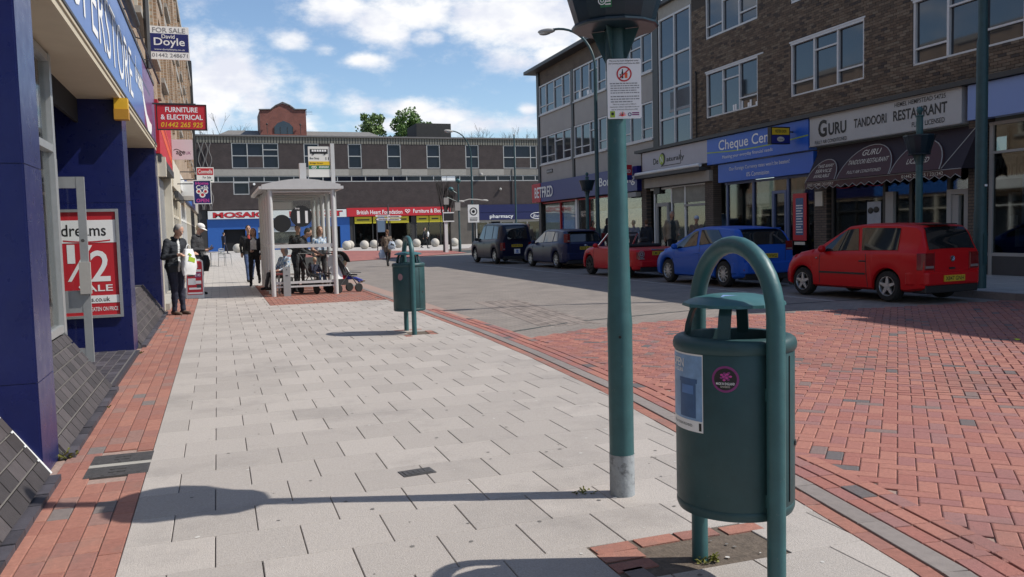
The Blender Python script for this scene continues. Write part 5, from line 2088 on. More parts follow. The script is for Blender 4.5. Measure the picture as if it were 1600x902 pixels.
# ================================================================== teal basket posts
def basket_post(name, label, loc, group, r0=.069, r1=.048, H=3.75, zb=2.40):
    r_ = root(name, label, 'post', loc, 0, group)
    m_ = MB()
    m_.lathe([(r0, -.05), (r0, .235)], n=20, cap=False)
    m_.lathe([(r0 + .0015, .0), (r0 + .0015, .235)], n=20, cap=False)
    m_.build('base_sleeve', M['chip_grey'], r_, smooth=True)
    m_ = MB()
    m_.lathe([(r0, .235), (r0, .92), (r0 + .002, .96), (r0 - .001, 1.0), (r0 * .94, 1.06), (r0 * .86, 1.35), (r1 + .004, 1.85), (r1, H)], n=20)
    m_.build('pole', M['teal_paint'], r_, smooth=True)
    # funnel, flange and tapered planter
    m_ = MB()
    for k in range(4):
        a = PI / 4 + k * PI / 2
        c, s = math.cos(a), math.sin(a)
        w = .004
        pts = [(r1, zb - .02), (r1 + .012, zb), (.135, zb + .165), (r1, zb + .165)]
        vs = []
        for q in (-w, w):
            for (rr_, z) in pts: vs.append((c * rr_ - s * q, s * rr_ + c * q, z))
        m_.add(vs, [(3, 2, 1, 0), (4, 5, 6, 7), (0, 1, 5, 4), (1, 2, 6, 5), (2, 3, 7, 6), (3, 0, 4, 7)])
    m_.lathe([(r1 + .001, zb - .05), (r1 + .006, zb - .05), (r1 + .006, zb + .165), (r1 + .001, zb + .166)], n=16, cap=False)
    m_.build('bracket', M['teal_dark'], r_, smooth=True)
    m_ = MB()
    m_.lathe([(.06, zb + .168), (.225, zb + .168), (.235, zb + .176), (.235, zb + .186), (.21, zb + .192), (.215, zb + .20), (.262, zb + .36), (.325, zb + .55), (.335, zb + .56), (.335, zb + .59), (.31, zb + .59), (.29, zb + .52), (.05, zb + .50)], n=14, cap=False)
    m_.build('planter', mat(name + '_planter', (.006, .022, .036), .35, var=.15, scale=8, rnoise=.1), r_, smooth=True, sharp=20)
    m_ = MB()
    m_.lathe([(r1, H), (r1 + .02, H + .01), (r1 + .02, H + .03), (.02, H + .05), (.025, H + .07), (.06, H + .11), (.07, H + .15), (.06, H + .19), (.02, H + .22), (.001, H + .225)], n=14, cap=False)
    m_.build('finial', M['teal_paint'], r_, smooth=True)
    return r_
np_ = basket_post('basket_post', 'teal lamp-like post carrying a dark planter and a white notice, scuffed grey foot', (2.09, 4.24, 0), 'teal posts that carry planters')
# small hole, worn collar
m_ = MB()
vv = Vector((-2.09, -4.24, 0)).normalized()
m_.tube([Vector((0, 0, .90)) + vv * .066, Vector((0, 0, .90)) + vv * .0745], .008, 10)
m_.build('bolt', M['black'], np_)
# planter plate of small green print
m_ = MB()
vs = []
z0 = 2.40
def pl_pt(a, z): 
    rr_ = .215 + (z - z0 - .20) / .16 * .047 + .004
    return (rr_ * math.cos(a), rr_ * math.sin(a), z)
ac = math.atan2(-4.24, -2.09) - .22
m_.add([pl_pt(ac - .10, 2.635), pl_pt(ac + .16, 2.635), pl_pt(ac + .16, 2.70), pl_pt(ac - .10, 2.70)], [(0, 1, 2, 3)])
lab = m_.build('planter_label', M['green_print'], np_)
m_ = MB()
for i in range(4):
    z = 2.645 + i * .014
    m_.add([(q[0] * 1.008, q[1] * 1.008, q[2]) for q in (pl_pt(ac + .01, z), pl_pt(ac + .14, z), pl_pt(ac + .14, z + .006), pl_pt(ac + .01, z + .006))], [(0, 1, 2, 3)])
c0 = Vector(pl_pt(ac - .045, 2.667)) * 1.0
ex = (Vector(pl_pt(ac + .1, 2.667)) - Vector(pl_pt(ac - .1, 2.667))).normalized()
for r1_, r0_ in ((.022, .017), (.010, .006)):
    vs = []
    nrm = Vector((c0.x, c0.y, 0)).normalized() * .003
    for j in range(16):
        a = 2 * PI * j / 16
        for q in (r1_, r0_): vs.append(c0 + nrm + ex * q * math.cos(a) + Vector((0, 0, q * math.sin(a))))
    m_.add(vs, [(2 * j, 2 * ((j + 1) % 16), 2 * ((j + 1) % 16) + 1, 2 * j + 1) for j in range(16)])
m_.build('print', M['white_print'], lab)

# ---- notice on the near post
ang = math.radians(-19.0)
ns = root('notice', 'white no drinking notice with a red ringed bottle, strapped to the teal post', 'sign', (2.125 - .3253 * .062, 4.228 - .943 * .062, 2.242), ang)
m_ = MB()
w, h = .182, .318
poly = []
for (cx_, cz_, a0) in ((w / 2 - .01, h / 2 - .01, 0), (-w / 2 + .01, h / 2 - .01, 90), (-w / 2 + .01, -h / 2 + .01, 180), (w / 2 - .01, -h / 2 + .01, 270)):
    for k in range(5):
        a = math.radians(a0 + k * 22.5)
        poly.append((cx_ + .01 * math.cos(a), cz_ + .01 * math.sin(a)))
m_.prism(poly, 'y', -.002, .002)
m_.build('plate', mat('notice_white', (.78, .77, .78), .4), ns)
m_ = MB()
for z in (.09, -.09): m_.box(-.05, .05, .002, .02, z - .012, z + .012)
m_.build('strap', M['alu'], ns)
yy = -.0032
text('This area has been designated under', M['black_print'], parent=ns, loc=(0, -.002, .147), width=.158, height=.0095, bold=.012, ext=.001)
text('the Criminal Justice and Police Act 2001', M['black_print'], parent=ns, loc=(0, -.002, .133), width=.166, height=.0095, bold=.012, ext=.001)
m_ = MB()
disc(m_, (0, .078), .041, 32, 0, yy, .033)
m_.build('prohibition_ring', M['red_print'], ns)
m_ = MB()
m_.prism([(-.014, .055), (-.004, .055), (-.004, .085), (-.006, .092), (-.006, .103), (-.011, .103), (-.011, .092), (-.014, .085)], 'y', yy, yy + .0005)
m_.prism([(-.024, .057), (-.017, .057), (-.017, .062), (-.0195, .066), (-.0165, .078), (-.0245, .078), (-.0215, .066), (-.024, .062)], 'y', yy, yy + .0005)
m_.build('print', M['black_print'], ns)
m_ = MB()
m_.prism([(.003, .056), (.018, .056), (.018, .084), (.003, .084)], 'y', yy, yy + .0005)
m_.build('print', M['orange_print'], ns)
m_ = MB()
m_.obox((0, yy - .0004, .078), (.07, .0004, .007), (0, math.radians(-42), 0))
m_.build('prohibition_bar', M['red_print'], ns)
m_ = MB()
lines_print(m_, -.078, .07, .022, .034, 1, yy, .45, 11)
lines_print(m_, -.074, .08, -.028, .022, 4, yy, .40, 12)
lines_print(m_, -.074, .08, -.076, -.034, 3, yy, .40, 13)
m_.build('small_print', M['grey_print'], ns)
for s, z, w_ in (('Failure to comply with an Officer\'s', -.083, .125), ('requirement without reasonable excuse can', -.097, .158), ('lead to arrest and a fine of up to £500', -.111, .14)):
    text(s, M['black_print'], parent=ns, loc=(0, -.002, z), width=w_, height=.009, bold=.008, ext=.001)
m_ = MB()
m_.box(-.078, -.052, yy, yy + .0004, -.152, -.118, 0)
disc(m_, (-.065, -.133), .008, 12, 1, yy - .0004)
for i in range(7):
    a = -1.3 + i * .43
    m_.tube([(-.012, yy, -.146), (-.012 + .02 * math.sin(a), yy, -.146 + .024 * math.cos(a))], .0016, 4, [2, 3, 2, 1, 2, 3, 2][i])
disc(m_, (.027, -.137), .010, 16, 4, yy, .006)
m_.box(.04, .078, yy, yy + .0004, -.132, -.126, 5)
m_.box(.04, .078, yy, yy + .0004, -.142, -.136, 5)
m_.build('emblem', [M['lime_print'], M['black_print'], M['orange_print'], M['pink_print'], M['navy_print'], M['purple_print']], ns)

# far side posts of the same kind
p_ = basket_post('basket_post', 'green post with a dark planter standing before the maroon restaurant awning', (14.5, 14.67, .12), 'teal posts that carry planters', .085, .07, 3.60, 2.62)
p_ = basket_post('basket_post', 'green post with a dark planter standing before the betting shop', (14.5, 32.23, .12), 'teal posts that carry planters', .085, .07, 3.45, 2.75)

# ================================================================== lamp columns
def lamp(name, label, loc, rz, H, reach, group, r=.075, mm='teal_dark'):
    r_ = root(name, label, 'street lamp', loc, rz, group)
    m_ = MB()
    m_.lathe([(r * 1.3, -.05), (r * 1.3, 1.3), (r, 1.4), (r * .8, H - 1.8)], n=14, cap=False)
    m_.build('column', M[mm], r_, smooth=True)
    m_ = MB()
    pts = []
    for i in range(13):
        t = i / 12
        a = PI / 2 * t
        pts.append((-reach * (1 - math.cos(a)), 0, H - 1.8 + 1.8 * math.sin(a)))
    m_.tube(pts, r * .55, 10)
    m_.build('arm', M[mm], r_, smooth=True)
    m_ = MB()
    m_.ell((-reach - .32, 0, H - .02), (.42, .15, .11), 16, 8, rot=(0, .05, 0))
    hd = m_.build('lantern', M['panel_grey'], r_, smooth=True)
    m_ = MB()
    m_.ell((-reach - .38, 0, H - .07), (.30, .125, .10), 14, 8)
    m_.build('bowl', M['alu'], hd, smooth=True)
    m_ = MB()
    m_.box(-.07, .07, -r * 1.36, -r * 1.25, .5, 1.1)
    m_.build('hatch', M[mm], r_)
    return r_
lamp('street_lamp', 'tall green lamp column curving over the dark hatchback by the betting shop', (14.2, 30.6, .12), math.radians(-55), 9.35, 1.9, 'curved street lamps', .085)
lamp('street_lamp', 'curved lamp column on the far square before the red charity shop', (19.2, 64.8, .0), math.radians(20), 9.25, 1.75, 'curved street lamps', .085)
r_ = root('street_lamp', 'thick green lamp column rising beside the red hatchback', 'street lamp', (14.24, 12.85, .1), 0)
m_ = MB(); m_.lathe([(.12, -.05), (.12, 1.5), (.11, 1.55), (.105, 4.8), (.085, 4.9), (.075, 9.2)], n=16); m_.build('column', M['teal_dark'], r_, smooth=True)
m_ = MB(); m_.box(-.05, .05, -.126, -.115, .5, 1.1); m_.build('hatch', M['teal_dark'], r_)
m_ = MB(); m_.box(-.03, .03, -.125, -.116, 2.02, 2.06); m_.build('number_plate', M['white_print'], r_)
m_ = MB(); m_.tube([(0, 0, 9.2), (-.5, 0, 9.6), (-1.6, 0, 9.7)], .05, 8); m_.ell((-1.9, 0, 9.7), (.4, .15, .1), 12, 6); m_.build('lantern', M['panel_grey'], r_, smooth=True)
r_ = root('pole', 'slim pale green pole rising past the far parapet', 'pole', (21.15, 60, 0))
m_ = MB(); m_.lathe([(.10, -.05), (.10, 2), (.07, 2.1), (.055, 8.5)], n=10); m_.build('column', M['teal_dark'], r_, smooth=True)
m_ = MB(); m_.ell((0, 0, 8.52), .07, 8, 6); m_.build('cap', M['panel_grey'], r_)

# ================================================================== things on the far square
r_ = root('camera_post', 'green ornamental post with cameras and small signs on the far square', 'post', (16.75, 60, 0))
m_ = MB(); m_.lathe([(.11, -.05), (.11, .8), (.07, .9), (.06, 4.9)], n=10); m_.build('pole', M['teal_dark'], r_, smooth=True)
for (x, z) in ((-.55, 4.55), (.0, 5.15)):
    m_ = MB(); m_.ell((x, 0, z), (.2, .2, .17), 10, 8); m_.tube([(x, 0, z), (x * .2, 0, z - .3)], .03, 5); m_.build('camera', M['teal_paint'], r_, smooth=True)
for (x, z, w, h) in ((-.95, 3.7, .35, .5), (-.1, 3.3, .4, .6)):
    m_ = MB(); m_.box(x - w / 2, x + w / 2, -.1, -.07, z - h / 2, z + h / 2); m_.build('sign_plate', M['panel_grey'], r_)
m_ = MB(); m_.tube([(-.9, 0, 4.0), (0, 0, 3.6)], .03, 5); m_.build('arm', M['teal_dark'], r_)
r_ = root('zone_sign', 'white parking zone sign with a grey ring on a dark post', 'sign', (17.85, 60, 0))
m_ = MB(); m_.tube([(0, .05, -.05), (0, .05, 3.5)], .05, 8); m_.build('pole', M['dark_grey'], r_)
m_ = MB(); m_.box(-.42, .42, -.03, .0, 2.12, 3.42); m_.build('plate', M['white_print'], r_)
m_ = MB(); disc(m_, (0, 2.92), .30, 20, 0, -.034, .22); disc(m_, (0, 2.92), .12, 14, 0, -.034); m_.build('emblem', M['black_print'], r_)
m_ = MB(); lines_print(m_, -.3, .3, 2.2, 2.5, 3, -.034, .5, 4); m_.build('small_print', M['black_print'], r_)
m_ = MB(); m_.tube([(-.9, 0, 3.65), (-.3, 0, 3.8), (.3, 0, 3.78), (.85, 0, 3.7)], .06, 6); m_.ell((-.9, 0, 3.65), (.28, .1, .1), 8, 6); m_.ell((.9, 0, 3.7), (.28, .1, .1), 8, 6); m_.build('sign_lamp', M['panel_grey'], r_, smooth=True)
r_ = root('direction_sign', 'blue and white direction sign on a stout white post by the charity shop', 'sign', (15.75, 60, 0))
m_ = MB(); m_.box(-.11, .11, -.08, .08, -.05, 2.9); m_.build('post', M['white_paint'], r_)
m_ = MB(); m_.box(-.2, .55, -.12, -.08, 2.28, 2.82, 0); m_.box(-.24, .6, -.13, -.12, 2.82, 2.9, 1); m_.box(-.24, .6, -.13, -.12, 2.2, 2.28, 1); m_.box(-.24, -.2, -.13, -.12, 2.28, 2.82, 1); m_.build('panel', [M['dark_frame'], M['white_print']], r_)
r_ = root('fingerpost', 'white fingerpost with paired arms before the charity shop window', 'sign', (11.55, 60, 0))
m_ = MB(); m_.lathe([(.06, -.05), (.05, 3.3), (.02, 3.55)], n=10); m_.build('pole', M['dark_grey'], r_)
for i, (z, a, b) in enumerate(((2.72, -.85, .1), (2.66, -.1, .85), (2.48, -.8, .1), (2.44, -.1, .8))):
    m_ = MB()
    s = 1 if b > .5 else -1
    m_.prism([(a, z - .07), (b, z - .07), (b + (.1 if s > 0 else 0), z), (b, z + .07), (a, z + .07), (a - (.1 if s < 0 else 0), z)], 'y', -.08 - .02 * i, -.06 - .02 * i)
    fo_ = m_.build('arm', M['white_print'], r_)
    m_ = MB(); lines_print(m_, a + .08, b - .08, z - .05, z + .05, 1, -.085 - .02 * i, .5, i); m_.build('small_print', M['black_print'], fo_)
r_ = root('information_board', 'slate blue round topped information board outside the charity shop', 'sign', (13.6, 74, 0))
m_ = MB(); m_.prism([(-.35, 1.6), (.35, 1.6), (.35, 2.75), (.25, 2.95), (0, 3.02), (-.25, 2.95), (-.35, 2.75)], 'y', -.06, .06); m_.build('panel', mat('slate_blue_board', (.13, .20, .28), .5), r_)
m_ = MB(); m_.box(-.42, -.35, -.08, .08, -.05, 2.8); m_.box(.35, .42, -.08, .08, -.05, 2.8); m_.build('frame', M['dark_grey'], r_)
# stone balls
def ball(x, y, label, d=.88):
    r_ = root('bollard', label, 'bollard', (x, y, -.01), 0, 'round stone bollards on the square')
    m_ = MB(); m_.ell((0, 0, d * .47), d / 2, 22, 14); m_.build('ball', M['bollard_stone'], r_, smooth=True)
    m_ = MB(); m_.lathe([(.22, -.02), (.22, .05)], n=14); m_.build('base', M['concrete'], r_)
SAME = 'pale stone ball bollard in the row across the far square'
for (x, y, lab) in ((1.80, 84.5, 'pale stone ball bollard standing alone by the blue craft shop entrance'), (11.75, 82.5, 'pale stone ball overlapping another in front of the blue doorway edge'), (12.75, 87.2, 'pale stone ball half hidden behind its neighbour near the shelter'),
                    (13.5, 82.8, 'large pale stone ball before the charity shop window'), (15.0, 86.0, 'stone ball bollard under the left end of the yellow window signs'), (17.3, 85.0, 'stone ball partly behind the woman carrying bags'),
                    (19.2, 85.2, 'stone ball standing just beside the far litter bin hoop'), (20.85, 84.0, 'stone ball behind the striding pedestrian'), (22.55, 82.8, 'stone ball at the foot of the white direction post'), (24.3, 77.5, 'stone ball bollard beside the dark taxi')):
    ball(x, y, lab)

# ================================================================== bus shelter
bs = root('bus_shelter', 'grey framed bus shelter with arched roof and a black number disc on its end pane', 'bus shelter', (2.03, 21.7, 0))
SG = M['shelter_grey']
XL, XR, YL = -.76, .76, 4.7
for (x, y) in [(XL, 0), (XR, 0)] + [(XL, YL * k / 4) for k in (1, 2, 3, 4)] + [(XR, YL * k / 4) for k in (1, 2, 3, 4)]:
    m_ = MB(); m_.tube([(x, y, -.05), (x, y, 2.67)], .058, 12)
    m_.build('post', SG, bs, smooth=True)
def arc(x): return 2.70 + .145 * math.cos(x / .95 * PI / 2 * .98)
m_ = MB()
n = 14
vs = []
for y in (-.08, YL + .1):
    for i in range(n + 1):
        x = -.95 + 1.9 * i / n
        vs += [(x, y, arc(x)), (x, y, arc(x) + .035)]
fs = []
k2 = 2 * (n + 1)
for i in range(n):
    a = 2 * i
    fs += [(a + 1, a + 3, k2 + a + 3, k2 + a + 1), (a, k2 + a, k2 + a + 2, a + 2), (a, a + 2, a + 3, a + 1), (k2 + a, k2 + a + 1, k2 + a + 3, k2 + a + 2)]
fs += [(0, 1, k2 + 1, k2), (k2 - 2, 2 * k2 - 2, 2 * k2 - 1, k2 - 1)]
m_.add(vs, fs)
roof = m_.build('roof', mat('shelter_roof', (.44, .45, .45), .5, var=.08), bs, smooth=True, sharp=30)
for y in (-.085, YL + .105):
    m_ = MB()
    top = [(-.95 + 1.9 * i / n, arc(-.95 + 1.9 * i / n) + .045) for i in range(n + 1)]
    m_.prism(top + [(.95, 2.635), (-.95, 2.635)], 'y', y - .02, y + .02)
    m_.build('end_panel', SG, roof)
for k in range(5):
    y = YL * k / 4
    m_ = MB(); m_.tube([(XL, y, 2.58), (XR, y, 2.58)], .025, 8); m_.build('cross_rail', SG, roof)
for x in (-.97, .97):
    m_ = MB(); m_.box(x - .05, x + .05, -.1, YL + .12, 2.64, 2.71); m_.build('gutter', SG, roof)
# end panes, side panes, rails
def rail(x0, x1, y0, y1, z0, z1):
    m_ = MB(); m_.box(x0, x1, y0, y1, z0, z1); return m_.build('rail', SG, bs)
for y in (0, YL):
    rail(XL + .05, XR - .05, y - .022, y + .022, 1.19, 1.28)
    rail(XL + .05, XR - .05, y - .022, y + .022, .30, .36)
    rail(XL + .05, XR - .05, y - .02, y + .02, .21, .25)
    m_ = MB(); m_.box(XL + .06, XR - .06, y - .004, y + .004, .38, 1.18); m_.box(XL + .06, XR - .06, y - .004, y + .004, 1.29, 2.5)
    m_.build('pane', M['glass_clear'], bs)
for k in range(4):
    y0, y1 = YL * k / 4 + .06, YL * (k + 1) / 4 - .06
    m_ = MB(); m_.box(XL - .004, XL + .004, y0, y1, .38, 1.18); m_.box(XL - .004, XL + .004, y0, y1, 1.29, 2.5)
    m_.build('pane', M['glass_clear'], bs)
    rail(XL - .022, XL + .022, y0, y1, 1.19, 1.28)
    rail(XL - .022, XL + .022, y0, y1, .28, .36)
    if k >= 2:
        m_ = MB(); m_.box(XR - .004, XR + .004, y0, y1, .38, 1.18); m_.box(XR - .004, XR + .004, y0, y1, 1.29, 2.5)
        m_.build('pane', M['glass_clear'], bs)
m_ = MB()
disc(m_, (-.03, 1.97), .265, 32, 0, -.008)
disc(m_, (-.03, 1.97), .265, 32, 0, .008)
dk = m_.build('number_disc', M['black_print'], bs)
text('11', M['white_print'], parent=dk, loc=(.0, -.009, 1.95), width=.26, height=.30, bold=.035, ext=.002)
text('Stop', M['white_print'], parent=dk, loc=(-.12, -.009, 2.16), width=.11, height=.055, bold=.01, ext=.002)
m_ = MB()
disc(m_, (-.50, 1.80), .215, 28, 0, -.0065)
disc(m_, (-.50, 1.80), .215, 28, 0, .0065)
m_.build('disc', M['black_print'], bs)
m_ = MB(); m_.box(-.53, -.36, -.10, .06, -.02, .73)
bx_ = m_.build('control_box', mat('control_grey', (.33, .34, .34), .5, metal=.2, var=.08), bs)
m_ = MB(); m_.tube([(-.445, -.105, .66), (-.445, -.098, .66)], .015, 8); m_.box(-.475, -.415, -.104, -.10, .50, .53); m_.build('lock', M['dark_grey'], bx_)
m_ = MB(); m_.box(-.72, -.35, .6, YL - .5, .50, .54)
m_.build('seat', mat('seat_red', (.20, .04, .04), .5), bs)
m_ = MB()
for y in (.9, 2.3, 3.8): m_.box(-.6, -.55, y - .03, y + .03, 0, .5)
m_.build('seat_leg', SG, bs)
m_ = MB(); m_.box(-.70, -.05, 2.0, 2.05, 2.18, 2.42, 0); m_.box(-.66, -.09, 1.995, 2.0, 2.21, 2.39, 1); m_.build('timetable', [SG, M['white_print']], bs)
m_ = MB(); m_.box(.1, .4, 3.2, 3.26, 2.0, 2.1); m_.build('timetable', M['white_print'], bs)
m_ = MB(); m_.box(.0, .16, .25, .42, 2.86, 3.30)
m_.build('roof_box', M['shelter_grey'], bs)
# bus stop flag
bf = root('bus_stop_flag', 'bus stop flag with a black bus and yellow band on a pole above the shelter', 'sign', (2.99, 23.0, 0))
m_ = MB(); m_.box(-.05, .05, -.035, .035, -.05, 3.9); m_.build('pole', M['shelter_grey'], bf)
m_ = MB(); m_.box(-.63, -.07, -.015, .015, 3.02, 3.82); m_.build('plate', mat('flag_white', (.72, .71, .66), .5), bf)
m_ = MB(); m_.box(-.625, -.075, -.018, -.015, 3.33, 3.43); m_.build('yellow_band', M['yellow_print'], bf)
m_ = MB(); m_.box(-.625, -.075, -.018, -.015, 3.23, 3.325); m_.build('green_band', M['green_print'], bf)
m_ = MB()
m_.box(-.58, -.12, -.02, -.016, 3.63, 3.75, 0)
for i in range(6): m_.box(-.535 + i * .065, -.485 + i * .065, -.022, -.02, 3.685, 3.735, 1)
for x in (-.50, -.20): m_.tube([(x, -.024, 3.625), (x, -.016, 3.625)], .026, 10, 0)
m_.build('emblem', [M['black_print'], M['white_print']], bf)
text('Bus Stop', M['black_print'], parent=bf, loc=(-.47, -.016, 3.505), width=.24, height=.07, bold=.015, ext=.002)
text('11', M['black_print'], parent=bf, loc=(-.14, -.016, 3.505), width=.08, height=.07, bold=.02, ext=.002)
text('Bridge Street', M['black_print'], parent=bf, loc=(-.42, -.019, 3.38), width=.34, height=.055, bold=.01, ext=.002)
m_ = MB()
disc(m_, (-.52, 3.277), .035, 12, 0, -.0195, .02); disc(m_, (-.46, 3.277), .035, 12, 0, -.0195, .02)
lines_print(m_, -.36, -.1, 3.25, 3.31, 2, -.0195, .5, 5)
m_.build('print', M['white_print'], bf)

# ================================================================== A-board, café chair
ab = root('pavement_sign', 'red and white A-board advertising phones outside the shuttered shop', 'sign', (-.57, 22.6, 0), .0)
def rounded(w, h, r, z0=0):
    p = [(-w / 2, z0), (w / 2, z0)]
    for k in range(6):
        a = math.radians(k * 18); p.append((w / 2 - r + r * math.cos(a), z0 + h - r + r * math.sin(a)))
    for k in range(6):
        a = math.radians(90 + k * 18); p.append((-w / 2 + r - r * -math.cos(a) if False else -w / 2 + r + r * math.cos(a), z0 + h - r + r * math.sin(a)))
    return p
for s in (1, -1):
    tilt = s * math.radians(9)
    m_ = MB(); m_.prism(rounded(.42, .98, .09), 'y', -.012, .012)
    pn_ = m_.build('panel', M['shelter_grey'], ab, (0, .16 * -s, 0), (-tilt, 0, 0))
    m_ = MB(); m_.prism(rounded(.36, .84, .06, .09), 'y', -.016, -.0125)
    pr = m_.build('print', M['red_print'], pn_)
    if s < 0: pr.rotation_euler = (0, 0, PI)
    m_ = MB()
    for (a, b, c, d, k) in ((-.16, .16, .66, .72, 0), (.0, .15, .52, .64, 1), (-.16, .02, .34, .50, 0), (-.02, .15, .36, .44, 0), (-.14, .14, .22, .27, 0), (-.16, -.02, .55, .62, 2), (.04, .15, .26, .34, 2), (-.17, .17, .11, .15, 0)):
        m_.box(a, b, -.0185, -.0165, c, d, k)
    pt = m_.build('print_block', [M['white_print'], M['purple_print'], M['dark_grey']], pr)
    text('£145', M['white_print'], parent=pr, loc=(.075, -.019, .58), width=.13, height=.07, bold=.02, ext=.001)
    text('FREE', M['white_print'], parent=pr, loc=(-.02, -.019, .80), width=.22, height=.07, bold=.02, ext=.001)
m_ = MB(); m_.tube([(-.18, -.12, .3), (-.18, .12, .3)], .006, 5); m_.build('stay', M['alu'], ab)
ch = root('cafe_chair', 'light aluminium pavement chair beyond the men by the terrace', 'chair', (.35, 46.5, 0), .9)
m_ = MB()
for (x, y) in ((-.22, -.2), (.22, -.2), (-.22, .22), (.22, .22)): m_.tube([(x * 1.1, y * 1.15, -.01), (x, y, .45), (x, y, .62 if y < 0 else .88)], .016, 6)
m_.tube([(-.22, .22, .88), (0, .25, .92), (.22, .22, .88)], .016, 6); m_.tube([(-.22, -.2, .62), (-.22, .22, .66)], .016, 6); m_.tube([(.22, -.2, .62), (.22, .22, .66)], .016, 6)
m_.build('frame', M['alu'], ch)
for i in range(6):
    m_ = MB(); m_.box(-.21, .21, -.2 + i * .07, -.145 + i * .07, .445, .46); m_.build('slat', M['alu'], ch)
for i in range(4):
    m_ = MB(); m_.box(-.20, .20, .225, .235, .55 + i * .08, .605 + i * .08); m_.build('slat', M['alu'], ch)
tb = root('cafe_table', 'small round aluminium table beside the pavement chair', 'table', (-.35, 47.2, 0))
m_ = MB(); m_.lathe([(.34, .70), (.35, .71), (.35, .73), (.001, .73)], n=20); m_.build('table_top', M['alu'], tb)
m_ = MB(); m_.tube([(0, 0, 0), (0, 0, .7)], .025, 8); m_.box(-.25, .25, -.02, .02, -.01, .03); m_.box(-.02, .02, -.25, -.021, -.01, .03); m_.box(-.02, .02, .021, .25, -.01, .03); m_.build('stem', M['alu'], tb)

# ================================================================== trees
P('bark', (.09, .075, .06), .9, var=.2)
P('bark_dark', (.035, .03, .027), .9, var=.2)
P('leaf_light', (.17, .25, .08), .7, pieces=.45)
P('leaf_dark', (.11, .19, .045), .7, pieces=.45)
def tree(label, loc, H, trunk_h, rx, rz_, leaf, n, seed, leaf_size=.42):
    rr = random.Random(seed)
    r_ = root('tree', label, 'tree', loc)
    m_ = MB()
    limbs = []
    def grow(p, d, L_, rad, depth):
        q = p + d * L_
        m_.tube([p, (p + q) / 2 + Vector((rr.uniform(-.1, .1), rr.uniform(-.1, .1), 0)) * L_ * .3, q], [rad, rad * .8, rad * .62], 6)
        limbs.append(q)
        if depth == 0: return
        for i in range(3):
            nd = (d + Vector((rr.uniform(-.9, .9), rr.uniform(-.9, .9), rr.uniform(-.1, .6)))).normalized()
            grow(q, nd, L_ * .66, rad * .6, depth - 1)
    grow(Vector((0, 0, -.1)), Vector((0, 0, 1)), trunk_h, H * .022, 3)
    m_.build('trunk', M['bark'], r_)
    m_ = MB()
    cl = []
    zc = H - rz_
    for i in range(26):
        while True:
            v = Vector((rr.uniform(-1, 1), rr.uniform(-1, 1), rr.uniform(-1, 1)))
            if v.length < 1 and v.length > .35: break
        cl.append((Vector((v.x * rx * .82, v.y * rx * .82, zc + v.z * rz_ * .85)), rx * rr.uniform(.22, .42)))
    for i in range(n):
        c, rad = rr.choice(cl)
        v = Vector((rr.gauss(0, 1), rr.gauss(0, 1), rr.gauss(0, 1))).normalized() * rad * rr.random() ** .35
        p = c + v
        a = Vector((rr.gauss(0, 1), rr.gauss(0, 1), rr.gauss(0, 1))).normalized()
        b = a.cross(Vector((rr.gauss(0, 1), rr.gauss(0, 1), rr.gauss(0, 1)))).normalized()
        s = leaf_size * rr.uniform(.5, 1.2)
        m_.add([p - a * s * .5, p + b * s * .28, p + a * s * .5, p - b * s * .28], [(0, 1, 2, 3)])
    tag(m_.build('crown', M[leaf], r_), kind='stuff')
tree('loose pale green tree rising behind the slate roof', (21.2, 120, 0), 19.0, 6.2, 2.2, 2.7, 'leaf_light', 1700, 3, .50)
tree('fuller round green tree beside the dark roof block', (26.9, 120, 0), 19.2, 6.2, 3.2, 3.3, 'leaf_dark', 4200, 4, .50)
tree('low green bush of a tree showing over the parapet between the two taller trees', (23.4, 122, 0), 15.6, 5, 1.8, 1.5, 'leaf_dark', 900, 5, .45)
def bare_tree(label, loc, H, spread, seed, mm='bark', depth=5, rad=.18, lean=.0, group=None):
    rr = random.Random(seed)
    r_ = root('bare_tree', label, 'tree', loc, 0, group)
    m_ = MB(); b_ = MB()
    def grow(p, d, L_, rad, dep, top):
        q = p + d * L_
        (m_ if dep >= depth - 1 else b_).tube([p, q], [rad, rad * .7], 5 if dep > 2 else 3, cap=False)
        if dep == 0: return
        for i in range(3 if dep > 1 else 4):
            nd = (d + Vector((rr.uniform(-1, 1) * spread, rr.uniform(-1, 1) * spread, rr.uniform(.0, .5)))).normalized()
            grow(q, nd, L_ * rr.uniform(.55, .8), rad * .6, dep - 1, top)
    grow(Vector((0, 0, -.1)), Vector((lean, 0, 1)).normalized(), H * .33, rad, depth, H)
    m_.build('trunk', M[mm], r_)
    tag(b_.build('crown', M[mm], r_), kind='stuff')
BG = 'bare trees beyond the roofs'
for i, (x, h, lab) in enumerate(((-1.2, 17.5, 'bare twiggy tree nearest the brick terrace, over the roofs'), (1.4, 17.8, 'bare tree next along, left of the slate roof end'), (4.2, 16.6, 'low bare crown just clear of the slate roof'),)):
    bare_tree(lab, (x, 124, 0), h, .75, 20 + i, rad=.2, group=BG)
for i in range(6):
    bare_tree('one of the bare trees in the thin row above the parapet by the panelled block', (37.5 + i * 1.9, 126 + (i % 2) * 3, 0), 16.4 + .5 * (i % 3), .8, 30 + i, rad=.18, group='bare trees in the row by the panelled block')
bare_tree('young dark bare tree with sparse twigs before the red charity fascia', (16.0, 61.5, 0), 6.2, .30, 51, 'bark_dark', 3, .13)
bare_tree('second slim dark bare trunk close behind the first', (16.45, 63, 0), 5.8, .24, 52, 'bark_dark', 3, .12, .03)
bare_tree('thinner dark bare trunk standing right of the pair by the charity shop', (17.15, 64, 0), 6.0, .2, 54, 'bark_dark', 3, .10, -.02)
bare_tree('thin young bare tree in front of the navy pharmacy fascia', (26.0, 66, 0), 6.3, .22, 53, 'bark_dark', 4, .06)

